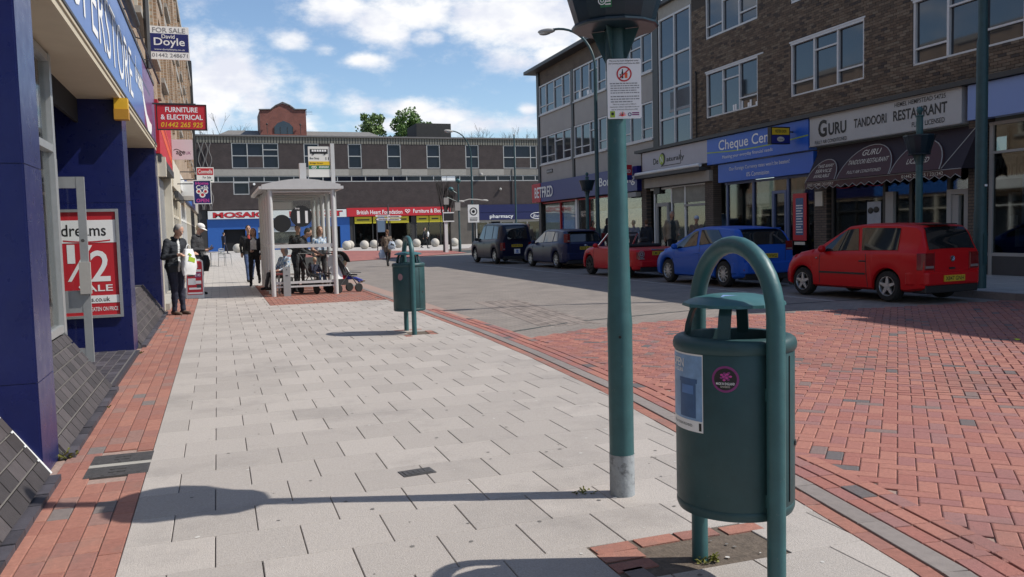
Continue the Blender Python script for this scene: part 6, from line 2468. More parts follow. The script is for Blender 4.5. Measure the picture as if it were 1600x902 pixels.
# ================================================================== parked cars
def paint(name, col):
    m = mat(name, tuple(c * .85 for c in col), .30, var=.03, scale=2, coat=.0, spec=.30)
    return m
P('tyre', (.018, .018, .018), .85, var=.2, scale=20)
P('rim_silver', (.50, .51, .52), .35, metal=.7)
P('car_glass', (.012, .015, .017), .03, spec=.8)
P('trim_black', (.018, .018, .019), .55)
P('tail_red', (.17, .006, .008), .2, coat=.6)
P('tail_clear', (.25, .20, .19), .2, coat=.6)
P('plate_yellow', (.62, .43, .03), .5)
P('chrome', (.7, .7, .72), .12, metal=1.)
P('hood_cloth', (.02, .02, .022), .9)

def interp(pts, y):
    if y <= pts[0][0]: return pts[0][1]
    for (a, za), (b, zb) in zip(pts, pts[1:]):
        if a <= y <= b:
            t = (y - a) / (b - a) if b > a else 0
            return za + (zb - za) * t
    return pts[-1][1]

def car(name, label, cat, loc, rz, body_mat, top, belt, W, L_, wheels, rw, sill=.20, side=(), rear=None, screen=None, plate=None, plate_z=.5, wround=.07, spokes=5, tails=None, roof_w=.78, strip=None, handle=None, extra=None, seams=(), tumble=.17, rim='rim_silver'):
    r_ = root(name, label, cat, loc, rz)
    h = L_ / 2
    ra = rw * 1.17
    ys = set([-h + L_ * i / 64 for i in range(65)])
    for p in top: ys.add(min(max(p[0], -h), h))
    for yw in wheels:
        for k in range(13):
            ys.add(yw + ra * math.cos(PI * k / 12))
    ys = sorted(y for y in ys if -h <= y <= h)
    def sm(f, pts, y, d=.05):
        return (f(pts, y - d) + 2 * f(pts, y) + f(pts, y + d)) / 4
    def ztop(y): return sm(interp, top, y, .04)
    def zbelt(y): return min(sm(interp, belt, y), ztop(y) - .03)
    def wid(y):
        e = max(0., (abs(y) - (h - .55)) / .55)
        return W / 2 * (1 - wround * e * e - wround * .9 * max(0, e - .8) * 5)
    def low(y):
        z = sill + (.05 * max(0, (abs(y) - (h - .3)) / .3))
        for yw in wheels:
            d = abs(y - yw)
            if d < ra: z = max(z, rw + math.sqrt(ra * ra - d * d) * .98)
        return z
    def roofw(y):
        g = min(1., max(0., (ztop(y) - zbelt(y)) / .45))
        return wid(y) * (.93 - tumble * g)
    m_ = MB()
    ring_n = None
    vs = []
    for y in ys:
        w, z0, zb, zt, wr = wid(y), low(y), zbelt(y), ztop(y), roofw(y)
        hgt = zb - z0
        half = [(w * .90, z0), (w * .975, z0 + hgt * .06), (w * .995, z0 + hgt * .3), (w, z0 + hgt * .55), (w * .992, z0 + hgt * .80), (w * .965, zb - .005), (w * .945, zb + .012 if zt - zb > .06 else zb + .008),
                (wr + (w * .945 - wr) * .5, zb + (zt - .045 - zb) * .5) if zt - zb > .1 else (w * .935, zb + (zt - zb) * .5), (wr, zt - .045 if zt - zb > .1 else zt - .012), (wr * .93, zt - .018 if zt - zb > .1 else zt - .006), (wr * .6, zt - .004), (0, zt)]
        ring = [(x, y, z) for x, z in half] + [(-x, y, z) for x, z in half[-2::-1]]
        ring_n = len(ring)
        vs += ring
    fs, ms = [], []
    ns_ = len(ys)
    for i in range(ns_ - 1):
        for j in range(ring_n):
            j2 = (j + 1) % ring_n
            fs.append((i * ring_n + j, i * ring_n + j2, (i + 1) * ring_n + j2, (i + 1) * ring_n + j)[::-1])
            ms.append(1 if j == ring_n - 1 else 0)
    m_.v = vs; m_.f = fs; m_.m = ms
    m_.f.append(tuple(range(ring_n))); m_.m.append(0)
    m_.f.append(tuple(range((ns_ - 1) * ring_n, ns_ * ring_n))[::-1]); m_.m.append(0)
    body = m_.build('body', [body_mat, M['trim_black']], r_, smooth=True, sharp=38)
    bm = bmesh.new(); bm.from_mesh(body.data); bmesh.ops.recalc_face_normals(bm, faces=bm.faces); bm.to_mesh(body.data); bm.free()
    # side glass
    for (ya, yb, t0, t1, *sl) in side:
        for s in (-1, 1):
            m_ = MB()
            n = 16
            vs = []
            for i in range(n + 1):
                f_ = i / n
                for t in (t0, t1):
                    y = ya + (yb - ya) * f_
                    if sl:                     # slanted ends: rear end, front end shift with height
                        y += (sl[0] * (1 - f_) + sl[1] * f_) * (t - t0) / (t1 - t0)
                    zb, zt, wr, w = zbelt(y) + .012, ztop(y) - .045, roofw(y), wid(y) * .945
                    x = w + (wr - w) * t
                    vs.append((s * (x + .008), y, zb + (zt - zb) * t + .002))
            m_.add(vs, [(2 * i, 2 * i + 2, 2 * i + 3, 2 * i + 1)[::s] for i in range(n)])
            g = m_.build('side_window', M['car_glass'], r_, smooth=True)
    def toppatch(nm, y0, y1, fx, material, off=.010, f0=None):
        m_ = MB()
        n, k = 10, 8
        vs = []
        for i in range(n + 1):
            y = y0 + (y1 - y0) * i / n
            sl_ = (ztop(y + .02) - ztop(y - .02)) / .04
            nv = Vector((0, -sl_, 1)).normalized() * off
            ff = fx if f0 is None else f0 + (fx - f0) * i / n
            for j in range(k + 1):
                s = -1 + 2 * j / k
                x = s * roofw(y) * ff
                q = abs(s) * ff
                dz = -.004 * (q / .6) ** 2 if q < .6 else -.004 - .014 * (q - .6) / .33
                vs.append((x, y + nv.y, ztop(y) + dz + nv.z))
        m_.add(vs, [(i * (k + 1) + j, i * (k + 1) + j + 1, (i + 1) * (k + 1) + j + 1, (i + 1) * (k + 1) + j) for i in range(n) for j in range(k)])
        return m_.build(nm, material, r_, smooth=True)
    if rear: toppatch('rear_window', rear[0], rear[1], rear[2], M['car_glass'], .012, rear[3] if len(rear) > 3 else None)
    if screen: toppatch('windscreen', screen[0], screen[1], screen[2], M['car_glass'], .012)
    # wheels
    for yw in wheels:
        for s in (-1, 1):
            wr_ = wid(yw)
            xo = s * (wr_ - .035)
            wt = .19
            wo = bpy.data.objects.new('wheel', None); COL.objects.link(wo); wo.parent = r_; wo.location = (xo - s * wt / 2, yw, rw)
            m_ = MB()
            m_.lathe([(rw * .64, -wt / 2), (rw * .90, -wt / 2), (rw, -wt * .32), (rw, wt * .32), (rw * .90, wt / 2), (rw * .64, wt / 2), (rw * .64, -wt / 2)], n=28, axis='x', cap=False)
            m_.build('tyre', M['tyre'], wo, smooth=True, sharp=35)
            m_ = MB()
            e = s * wt / 2
            m_.lathe([(rw * .66, e * .98), (rw * .62, e * .99), (rw * .585, e * .80), (rw * .585, -e * .5)], n=28, axis='x', cap=False)
            for k in range(spokes):
                a = 2 * PI * k / spokes + .3
                ww = .5 * rw / spokes * 1.15
                c_, s_ = math.cos(a), math.sin(a)
                vs = []
                for x in (e * .55, e * .93):
                    for (q, rr_) in ((-ww * 1.2, .06 * rw), (-ww * .62, rw * .60), (ww * .62, rw * .60), (ww * 1.2, .06 * rw)):
                        vs.append((x, c_ * rr_ - s_ * q, s_ * rr_ + c_ * q))
                m_.add(vs, [(0, 1, 2, 3), (7, 6, 5, 4), (0, 4, 5, 1), (1, 5, 6, 2), (2, 6, 7, 3), (3, 7, 4, 0)])
            m_.lathe([(rw * .15, e * .5), (rw * .15, e * .96), (.001, e * .99)], n=14, axis='x', cap=False)
            m_.lathe([(rw * .585, e * .35), (.001, e * .35)], n=20, axis='x', cap=False, mi=1)
            m_.build('rim', [M[rim], M['black']], wo, smooth=True, sharp=30)
    # bumper skirt, tail lamps, plate, mirrors, handles
    m_ = MB()
    wb = wid(-h) * .96
    m_.box(-wb, wb, -h - .012, -h + .28, sill - .02, sill + .13)
    m_.build('bumper_skirt', M['trim_black'], r_, bevel=.02)
    m_ = MB()
    wb = wid(h) * .96
    m_.box(-wb, wb, h - .25, h + .012, sill - .02, sill + .12)
    m_.build('bumper_skirt', M['trim_black'], r_, bevel=.02)
    if tails and body_mat.name != 'taxi_navy':
        m_ = MB()
        wb = wid(-h + .02) + .008
        zt_ = min(tails[0] - .035, .60)
        m_.prism([(-wb + .10, -h - .045), (wb - .10, -h - .045), (wb - .02, -h - .01), (wid(-h + .22) + .014, -h + .22), (wid(-h + .34) + .004, -h + .34), (-wid(-h + .34) - .004, -h + .34), (-wid(-h + .22) - .014, -h + .22), (-wb + .02, -h - .01)], 'z', sill + .12, zt_)
        m_.build('bumper', body_mat, r_, bevel=.035)
        for s in (-1, 1):
            m_ = MB()
            m_.box(s * (wid(-h) - tails[2] - .022), s * (wid(-h) - tails[2] - .014), -h - .004, -h + .02, zt_ + .01, tails[1] + .02)
            m_.build('tailgate_seam', M['trim_black'], r_)
    if tails:
        za, zb_, w_, wrap_ = tails
        for s in (-1, 1):
            m_ = MB()
            yb = -h
            xe = wid(-h + .10) + .004
            x0 = wid(-h) - w_
            poly = [(s * x0, yb - .010), (s * (wid(-h) - .02), yb - .010), (s * (wid(-h + .04) + .006), yb + .035), (s * (wid(-h + wrap_) + .006), yb + wrap_), (s * (wid(-h + wrap_) - .03), yb + wrap_), (s * x0, yb + .05)]
            if s < 0: poly = poly[::-1]
            m_.prism(poly, 'z', za, zb_)
            tl_ = m_.build('tail_light', M['tail_red'], r_, bevel=.008)
            m_ = MB()
            zz_ = za + (zb_ - za) * .10
            m_.box(s * (x0 + .015), s * (wid(-h) - .03), yb - .016, yb - .005, zz_, zz_ + (zb_ - za) * .14)
            m_.build('reversing_light', M['tail_clear'], tl_)
    if plate:
        m_ = MB()
        yp = -h - (.048 if tails and plate_z < min(tails[0] - .035, .60) and body_mat.name != 'taxi_navy' else .004)
        m_.box(-.26, .26, yp - .018, yp, plate_z - .055, plate_z + .055)
        pl_ = m_.build('number_plate', M['plate_yellow'], r_)
        text(plate, M['black_print'], parent=pl_, loc=(0, yp - .0185, plate_z), width=.46, height=.075, bold=.012, ext=.001)
    ym = (screen[0] + screen[1]) / 2 + .12 if screen else .6
    for s in (-1, 1):
        m_ = MB()
        xm = s * (wid(ym) * .97 + .07)
        m_.ell((xm, ym, zbelt(ym) + .08), (.095, .055, .075), 12, 8)
        m_.tube([(s * wid(ym) * .93, ym + .02, zbelt(ym) + .02), (xm, ym, zbelt(ym) + .06)], .022, 6)
        mm_ = m_.build('door_mirror', body_mat if name != 'taxi' else M['trim_black'], r_, smooth=True)
    if handle:
        for s in (-1, 1):
            for y in handle[1:]:
                m_ = MB()
                x = s * (wid(y) * .985 + .004)
                m_.obox((x, y, handle[0]), (.03, .17, .028))
                m_.build('door_handle', M['trim_black'] if name in ('hatchback',) and body_mat.name == 'lupo_red' else body_mat, r_, bevel=.008)
    for (y, z0, z1, dy) in seams:
        for s in (-1, 1):
            m_ = MB()
            n = 6
            vs = []
            for i in range(n + 1):
                z = z0 + (z1 - z0) * i / n
                yy_ = y + dy * i / n
                zb, zl = zbelt(yy_), sill
                t = (z - zl) / (zb - zl)
                x = wid(yy_) * interp([(0, .90), (.06, .975), (.3, .995), (.55, 1.), (.8, .992), (1., .965)], t) + .002
                vs += [(s * x, yy_ - .008, z), (s * x, yy_ + .008, z)]
            m_.add(vs, [(2 * i, 2 * i + 1, 2 * i + 3, 2 * i + 2)[::s] for i in range(n)])
            m_.build('door_seam', M['trim_black'], r_)
    if strip:
        z, ya, yb = strip
        for s in (-1, 1):
            m_ = MB()
            for i in range(8):
                a, b = ya + (yb - ya) * i / 8, ya + (yb - ya) * (i + 1) / 8
                xa, xb = s * (wid(a) + .010), s * (wid(b) + .010)
                m_.add([(xa - s * .03, a, z - .02), (xb - s * .03, b, z - .02), (xb, b, z - .018), (xa, a, z - .018), (xa - s * .03, a, z + .02), (xb - s * .03, b, z + .02), (xb, b, z + .018), (xa, a, z + .018)], [(0, 1, 2, 3), (7, 6, 5, 4), (3, 2, 6, 7)])
            m_.build('side_strip', M['trim_black'], r_)
    if extra: extra(r_, h, wid, zbelt, ztop)
    return r_

# red three-door hatchback
def lupo_extra(r_, h, wid, zb, zt):
    m_ = MB()
    m_.tube([(0, -h - .02, .79), (0, -h - .005, .79)], .055, 18)
    bd = m_.build('badge', M['chrome'], r_)
    m_ = MB()
    m_.tube([(0, -h - .023, .79), (0, -h - .02, .79)], .043, 16, 0)
    m_.build('badge_field', M['trim_black'], bd)
    m_ = MB()
    for (a, b) in (((-.028, .035), (0, .002)), ((0, .002), (.028, .035)), ((-.034, .012), (-.014, -.036)), ((-.014, -.036), (0, -.004)), ((0, -.004), (.014, -.036)), ((.014, -.036), (.034, .012))):
        m_.tube([(a[0], -h - .024, .79 + a[1]), (b[0], -h - .024, .79 + b[1])], .0045, 4)
    m_.build('emblem', M['chrome'], bd)
    m_ = MB()
    m_.box(-.07, .07, -h - .016, -h + .01, .60, .635)
    m_.build('boot_handle', M['trim_black'], r_)
    m_ = MB()
    m_.box(-.36, .20, -h + .06, -h + .5, 1.405, 1.425)
    m_.box(.02, .18, -h - .018 + .10, -h + .11, 1.28, 1.31)
    m_.build('roof_trim', M['trim_black'], r_)
    m_ = MB()
    m_.tube([(.05, -h + .02, .95), (.06, -h + .09, 1.06)], .012, 6)
    m_.tube([(.06, -h + .05, .99), (-.38, -h + .07, 1.02)], .009, 5)
    m_.build('rear_wiper', M['trim_black'], r_)
    m_ = MB()
    m_.box(.08, .30, -h + .118, -h + .122, 1.00, 1.2)
    m_ = MB()
    m_.ell((-wid(.75) - .002, .78, .78), (.01, .03, .018), 8, 6)
    m_.build('side_indicator', M['tail_clear'], r_)
car('hatchback', 'red three door hatchback with black bumper skirt, parked nose away in the shade', 'car', (12.38, 13.62, 0), math.radians(4.3), paint('lupo_red', (.62, .010, .014)),
    [(-1.78, .90), (-1.745, .93), (-1.60, 1.33), (-1.48, 1.405), (-1.1, 1.44), (-.3, 1.455), (.1, 1.42), (.75, 1.06), (.95, .955), (1.4, .88), (1.65, .76), (1.75, .62), (1.78, .55)],
    [(-1.78, .88), (-1.2, .92), (0, .90), (.75, .88), (1.2, .84), (1.55, .72), (1.78, .52)], 1.60, 3.48, (-.98, 1.22), .285,
    side=((-.30, .72, .05, .92, .12, -.42), (-1.22, -.37, .05, .92, .04, .10)), rear=(-1.735, -1.55, .84, .92), screen=(.16, .76, .9), plate='X847 GNH', plate_z=.44, tails=(.60, .90, .24, .10), spokes=5, strip=(.50, -.50, .70), handle=(.74, -.42),
    seams=((-.55, .25, .88, .06), (.70, .28, .86, .0)), extra=lupo_extra)

# blue hatchback with rising belt line
def fiesta_extra(r_, h, wid, zb, zt):
    m_ = MB()
    for s in (-1, 1):
        pts = [(s * (wid(y) * .985 + .004), y, .66 + .10 * (-y + 1.2) / 2.6) for y in [-1.4 + .2 * i for i in range(13)]]
        m_.tube(pts, .010, 5)
    m_.build('body_crease', r_.children[0].data.materials[0] if r_.children else M['cheque_blue'], r_)
    m_ = MB(); m_.box(-.55, .55, -h + .22, -h + .42, 1.375, 1.40); m_.build('spoiler', kids(r_)[0].data.materials[0], r_, bevel=.01)
    m_ = MB()
    for s in (-1, 1): m_.box(s * (wid(-h + .1) * .70), s * (wid(-h + .1) * .90), -h - .012, -h + .02, .40, .44)
    m_.build('reflector', M['tail_red'], r_)
car('hatchback', 'bright blue hatchback with a rising window line behind the large bin', 'car', (12.28, 19.0, 0), math.radians(2.4), paint('fiesta_blue', (.020, .115, .55)),
    [(-1.98, .93), (-1.94, .98), (-1.66, 1.34), (-1.50, 1.40), (-.9, 1.455), (-.2, 1.47), (.2, 1.42), (1.05, 1.05), (1.25, .96), (1.6, .85), (1.85, .70), (1.98, .55)],
    [(-1.98, .95), (-1.5, 1.06), (-.8, 1.01), (.1, .93), (.9, .87), (1.4, .82), (1.7, .70), (1.98, .52)], 1.70, 3.84, (-1.24, 1.24), .31,
    side=((-.12, 1.02, .06, .90, .10, -.62), (-1.30, -.22, .06, .90, .42, .06)), rear=(-1.92, -1.62, .86, .90), screen=(.28, 1.05, .9), plate='EK10 VWD', plate_z=.74, tails=(.86, 1.08, .20, .22), spokes=10, handle=(.80, -.18),
    seams=((-.30, .28, .98, .02), (.95, .30, .86, .0)), extra=fiesta_extra, wround=.09)

# red open convertible
def mini_extra(r_, h, wid, zb, zt):
    bmt = M['hood_cloth']
    m_ = MB()
    m_.box(-.56, .56, -1.0, -.74, .88, .985)
    m_.build('folded_hood', bmt, r_, bevel=.06)
    for s in (-1, 1):
        m_ = MB()
        m_.box(s * .36 - .22, s * .36 + .22, -.35, -.18, .75, 1.02)
        m_.box(s * .36 - .13, s * .36 + .13, -.33, -.22, 1.02, 1.16)
        m_.build('seat', M['trim_black'], r_, bevel=.03)
        m_ = MB()
        m_.tube([(s * .62, .98, .90), (s * .52, .42, 1.31)], .028, 8)
        m_.build('screen_pillar', M['chrome'], r_)
    m_ = MB(); m_.tube([(-.52, .42, 1.31), (.52, .42, 1.31)], .026, 8); m_.build('screen_rail', M['trim_black'], r_)
    m_ = MB(); m_.add([(-.60, .97, .91), (.60, .97, .91), (.51, .425, 1.30), (-.51, .425, 1.30)], [(0, 1, 2, 3)]); m_.build('windscreen', M['glass_clear'], r_)
    m_ = MB(); m_.box(-.30, .30, -h - .03, -h - .005, .80, .845); m_.build('boot_handle', M['chrome'], r_, bevel=.012)
    m_ = MB(); m_.box(-.62, .62, -1.2, -1.17, .86, .875); m_.build('boot_rail', M['chrome'], r_)
    # round decal by the rear corner
    m_ = MB()
    disc(m_, (-.62, .70), .10, 20, 0, -h - .014, .085); disc(m_, (-.62, .70), .06, 16, 0, -h - .014, .03); m_.box(-.72, -.52, -h - .014, -h - .013, .55, .57)
    m_.build('decal', M['panel_grey'], r_)
    m_ = MB(); m_.ell((-wid(1.1) - .0, 1.25, .72), (.012, .035, .022), 8, 6); m_.build('side_indicator', M['tail_clear'], r_)
car('convertible', 'red open top convertible with folded black hood, partly hidden by the teal post', 'car', (12.22, 24.0, 0), math.radians(1.2), paint('mini_red', (.60, .014, .022)),
    [(-1.85, .80), (-1.80, .84), (-1.3, .885), (-.6, .89), (.4, .90), (.95, .91), (1.3, .88), (1.6, .80), (1.78, .66), (1.85, .55)],
    [(-1.85, .77), (-1.3, .85), (.9, .86), (1.3, .83), (1.6, .75), (1.85, .52)], 1.70, 3.72, (-1.22, 1.24), .305,
    plate='LM13 WSG', plate_z=.72, tails=(.55, .76, .15, .06), spokes=8, rim='trim_black', handle=(.74, -.1), seams=((-.32, .25, .84, 0), (.85, .28, .84, 0)), extra=mini_extra, wround=.10)

# dark blue hatchback
def focus_extra(r_, h, wid, zb, zt):
    m_ = MB(); m_.ell((0, -h - .008, .86), (.07, .012, .03), 14, 8); m_.build('badge', M['chrome'], r_)
    m_ = MB(); m_.box(-.55, .55, -h + .28, -h + .48, 1.375, 1.41); m_.build('spoiler', kids(r_)[0].data.materials[0], r_, bevel=.01)
car('hatchback', 'dark navy five door hatchback parked between the taxi and the red convertible', 'car', (12.98, 31.3, 0), math.radians(1.2), paint('focus_navy', (.014, .020, .075)),
    [(-2.16, .92), (-2.12, .97), (-1.80, 1.34), (-1.62, 1.42), (-1.0, 1.47), (-.2, 1.49), (.2, 1.45), (1.05, 1.04), (1.3, .95), (1.75, .86), (2.02, .72), (2.16, .55)],
    [(-2.16, .93), (-1.5, .99), (0, .94), (1.0, .90), (1.5, .84), (1.9, .70), (2.16, .52)], 1.82, 4.32, (-1.30, 1.34), .315,
    side=((-.05, 1.0, .06, .90, .06, -.55), (-.95, -.13, .06, .90, .04, .05), (-1.45, -1.05, .08, .86, .25, .05)), rear=(-2.10, -1.74, .86, .9), screen=(.28, 1.05, .9), plate='RE08 KVT', plate_z=.76, tails=(.98, 1.30, .13, .10), spokes=7, handle=(.83, -.1, -1.05),
    seams=((-.10, .28, .92, 0), (-1.0, .35, .92, .05), (.95, .30, .88, 0)), extra=focus_extra)

# taxi
def taxi_extra(r_, h, wid, zb, zt):
    m_ = MB(); m_.box(-.22, .22, .55, .72, 1.80, 1.92); m_.build('roof_sign', M['trim_black'], r_, bevel=.02)
    m_ = MB(); m_.box(-.14, .14, -h - .018, -h - .004, .45, .66); lb = m_.build('licence_plate', M['white_print'], r_)
    m_ = MB(); disc(m_, (0, .57), .06, 12, 0, -h - .02); m_.box(-.08, .08, -h - .021, -h - .019, .48, .51); m_.build('print', M['lilac'], lb)
    m_ = MB(); m_.box(-.18, .18, -h - .03, -h - .004, .88, .91); m_.build('boot_handle', M['chrome'], r_)
car('taxi', 'very dark blue black cab parked at the head of the row', 'taxi', (12.50, 37.7, 0), math.radians(2.0), paint('taxi_navy', (.010, .012, .035)),
    [(-2.25, .98), (-2.20, 1.04), (-2.0, 1.62), (-1.85, 1.74), (-1.3, 1.81), (0, 1.83), (.45, 1.78), (1.0, 1.18), (1.15, 1.06), (1.8, 1.0), (2.12, .84), (2.25, .62)],
    [(-2.25, 1.0), (-1.5, 1.06), (.8, 1.02), (1.2, .98), (1.8, .92), (2.1, .78), (2.25, .58)], 1.70, 4.16, (-1.34, 1.34), .34, sill=.22,
    side=((.05, .95, .06, .90, .04, -.42), (-1.0, -.05, .06, .90, .04, .04), (-1.80, -1.10, .08, .88, .12, .04)), rear=(-2.18, -1.96, .84, .9), screen=(.5, 1.02, .9), plate='VU59 KXA', plate_z=.80, tails=(.60, .95, .13, .08), spokes=6, handle=(.90, .0, -1.0),
    seams=((.0, .28, 1.0, 0), (-1.05, .45, 1.0, 0)), extra=taxi_extra, wround=.10)

# ================================================================== people
from mathutils import noise as mnoise
P('skin', (.48, .28, .20), .6, var=.06, scale=20)
P('skin_tan', (.38, .21, .14), .6, var=.06, scale=20)
P('hair_grey', (.30, .28, .26), .9, var=.3, scale=40)
P('hair_dark', (.03, .022, .018), .8, var=.3, scale=40)
P('hair_brown', (.14, .065, .03), .8, var=.3, scale=40)
P('hair_fair', (.45, .36, .22), .8, var=.3, scale=40)
for nm, c in dict(jacket_black=(.018, .021, .027), jacket_navy=(.018, .024, .05), charcoal=(.035, .036, .04), trouser_navy=(.016, .018, .035), trouser_black=(.013, .013, .015), denim=(.05, .08, .17), shoe_brown=(.10, .065, .045), shoe_black=(.015, .015, .015),
                  shirt_white=(.62, .62, .60), coat_brown=(.16, .115, .085), coat_beige=(.25, .20, .14), top_red=(.40, .05, .04), top_grey=(.20, .20, .22), vest_dark=(.04, .045, .04), cap_white=(.72, .71, .68), trouser_tan=(.28, .20, .13)).items():
    P(nm, c, .85, var=.18, scale=14, bump=.25, bscale=35)
m = mat('floral', (.5, .5, .5), .85)
_t = m.node_tree
_n = _t.nodes.new('ShaderNodeTexVoronoi'); _n.inputs['Scale'].default_value = 26
_r = _t.nodes.new('ShaderNodeValToRGB'); _r.color_ramp.interpolation = 'CONSTANT'
_r.color_ramp.elements[0].color = (.55, .60, .68, 1)
_r.color_ramp.elements[1].position = .45; _r.color_ramp.elements[1].color = (.10, .20, .36, 1)
_e = _r.color_ramp.elements.new(.7); _e.color = (.62, .64, .62, 1)
_t.links.new(_n.outputs['Color'], _r.inputs['Fac']); _t.links.new(_r.outputs['Color'], _t.nodes['Principled BSDF'].inputs['Base Color'])
M['floral'] = m

DEF = dict(pelvis=(0, 0, .95), waist=(0, 0, 1.10), chest=(0, 0, 1.30), neck=(0, .01, 1.47), head=(0, -.02, 1.62),
           shL=(-.175, .01, 1.41), elL=(-.235, .03, 1.14), wrL=(-.24, -.04, .89), shR=(.175, .01, 1.41), elR=(.235, .03, 1.14), wrR=(.24, -.04, .89),
           hipL=(-.09, 0, .93), knL=(-.10, -.02, .50), anL=(-.105, .02, .08), hipR=(.09, 0, .93), knR=(.10, -.02, .50), anR=(.105, .02, .08))
WALK = dict(knL=(-.10, -.16, .52), anL=(-.10, -.26, .09), knR=(.10, .02, .50), anR=(.10, .30, .16), elL=(-.24, .10, 1.15), wrL=(-.22, .10, .92), elR=(.24, -.02, 1.15), wrR=(.22, -.16, .95))

def person(label, loc, rz, H=1.75, pose=None, top='jacket_black', bottom='trouser_navy', shoes='shoe_black', skin='skin', hair='hair_dark', longhair=False, cap=None, voxel=.014, fat=1., sleeves=True, face=True, coat=0., head_rx=0., head_rz=0., front=None, bare_arm=False, group=None, facing_dir=None, name='person', skirt=False, collar=False):
    J = {k: Vector(v) for k, v in DEF.items()}
    for k, v in (pose or {}).items(): J[k] = Vector(v)
    s = H / 1.75
    prims = []      # (a, b, ra, rb, slot)
    def cap_(a, b, ra, rb, slot): prims.append((J[a] if isinstance(a, str) else Vector(a), J[b] if isinstance(b, str) else Vector(b), ra, rb, slot))
    ells = []
    T, B_, S_, K = 1, 2, 3, 0
    f = fat
    sh_axis = (J['shR'] - J['shL']).normalized()
    up_t = (J['neck'] - J['pelvis']).normalized()
    fw = sh_axis.cross(up_t)                 # forward = right x up = -y for the default pose
    for side in 'LR':
        sg = -1 if side == 'L' else 1
        off = sh_axis * sg
        cap_(J['waist'] + off * .07, J['chest'] + off * .085, .105 * f, .115 * f, T)
        cap_(J['pelvis'] + off * .065 + Vector((0, 0, .02)), J['waist'] + off * .07, .112 * f, .108 * f, T if coat else B_)
        cap_(J['chest'] + off * .06, 'sh' + side, .11 * f, .070, T)
        cap_('sh' + side, 'el' + side, .062 * f, .050 * f, K if bare_arm else T)
        if bare_arm: cap_('sh' + side, J['sh' + side].lerp(J['el' + side], .45), .068 * f, .058 * f, T)
        cap_('el' + side, 'wr' + side, .048 * f, .036, K if bare_arm or not sleeves else T)
        cap_('hip' + side, 'kn' + side, .095 * f, .062 * f, B_)
        cap_('kn' + side, 'an' + side, .060 * f, .046, B_)
        if coat:
            cap_('hip' + side, J['hip' + side].lerp(J['kn' + side], coat), .115 * f, .10 * f, T)
        # foot
        an = J['an' + side]
        kd = (J['kn' + side] - an); kd.normalize()
        fd = (fw - kd * fw.dot(kd) * .3); fd.z = min(fd.z, 0.0); fd.normalize()
        cap_(an + Vector((0, 0, -.035)) - fd * .04, an + Vector((0, 0, -.045)) + fd * .15, .043, .036, S_)
        # hand: palm, four fingers of unequal length, thumb
        wr = J['wr' + side]; d = (wr - J['el' + side]).normalized()
        lat = d.cross(Vector((0, 0, 1)) if abs(d.z) < .8 else fw).normalized()
        nrm = lat.cross(d).normalized()
        inward = -sh_axis * sg
        if nrm.dot(inward) < 0: nrm = -nrm
        prims.append((wr, wr + d * .075, .030, .034, K))
        for i, (o_, ln) in enumerate(((-.030, .070), (-.010, .080), (.010, .075), (.030, .058))):
            b0 = wr + d * .085 + lat * o_
            b1 = b0 + d * ln * .5 + nrm * .012
            b2 = b1 + d * ln * .35 + nrm * .030
            prims.append((b0, b1, .0115, .0105, K)); prims.append((b1, b2, .0105, .009, K))
        t0 = wr + d * .03 - lat * .03
        prims.append((t0, t0 + d * .05 - lat * .03 + nrm * .015, .013, .010, K))
    cap_('neck', 'head', .056, .052, K)
    prims.append((J['chest'] + Vector((0, 0, .06)), J['neck'], .10 * f, .062, T))
    if skirt: prims.append((J['pelvis'], J['pelvis'] + Vector((0, 0, -.32)), .14, .19, B_))
    hm = Euler((head_rx, 0, head_rz)).to_matrix()
    hc = J['head'] + hm @ Vector((0, -.005, .045))
    ells.append((hc, (.076, .094, .112), K)); ells.append((hc + hm @ Vector((0, -.022, -.062)), (.055, .066, .056), K))
    ells.append((hc + hm @ Vector((0, -.098, -.020)), (.014, .020, .022), K))
    for q in (-1, 1): ells.append((hc + hm @ Vector((q * .077, .008, -.012)), (.010, .020, .030), K))
    m_ = MB()
    for a, b, ra, rb, sl in prims:
        d = b - a
        L_ = d.length
        if L_ < 1e-4: continue
        d.normalize()
        pts, rs = [], []
        for k in range(5):
            t = PI / 2 * k / 4
            pts.append(a - d * ra * math.cos(t)); rs.append(max(ra * math.sin(t), ra * .08))
        for k in range(5):
            t = PI / 2 * k / 4
            pts.append(b + d * rb * math.sin(t)); rs.append(max(rb * math.cos(t), rb * .08))
        m_.tube(pts, rs, 10)
    for c, r3, sl in ells: m_.ell(c, r3, 14, 10, rot=(head_rx, 0, head_rz))
    me = m_.mesh('body', M['skin'])
    tmp = bpy.data.objects.new('tmp', me); COL.objects.link(tmp)
    rm = tmp.modifiers.new('r', 'REMESH'); rm.mode = 'VOXEL'; rm.voxel_size = voxel; rm.use_smooth_shade = True
    smo = tmp.modifiers.new('s', 'SMOOTH'); smo.iterations = 3; smo.factor = .5
    dg = bpy.context.evaluated_depsgraph_get(); dg.update()
    nm = bpy.data.meshes.new_from_object(tmp.evaluated_get(dg))
    bpy.data.objects.remove(tmp); bpy.data.meshes.remove(me)
    nm.name = 'body'
    # clothing colour from the nearest limb or torso segment
    n = len(nm.polygons)
    cen = np.empty(n * 3); nm.polygons.foreach_get('center', cen); cen = cen.reshape(-1, 3)
    best = np.full(n, 1e9); slot = np.zeros(n, dtype=np.int32)
    for a, b, ra, rb, sl in prims:
        A, Bv = np.array(a), np.array(b); AB = Bv - A
        t = np.clip(((cen - A) @ AB) / max(AB @ AB, 1e-9), 0, 1)
        dist = np.linalg.norm(cen - (A + t[:, None] * AB), axis=1) - (ra + (rb - ra) * t)
        k = dist < best; best[k] = dist[k]; slot[k] = sl
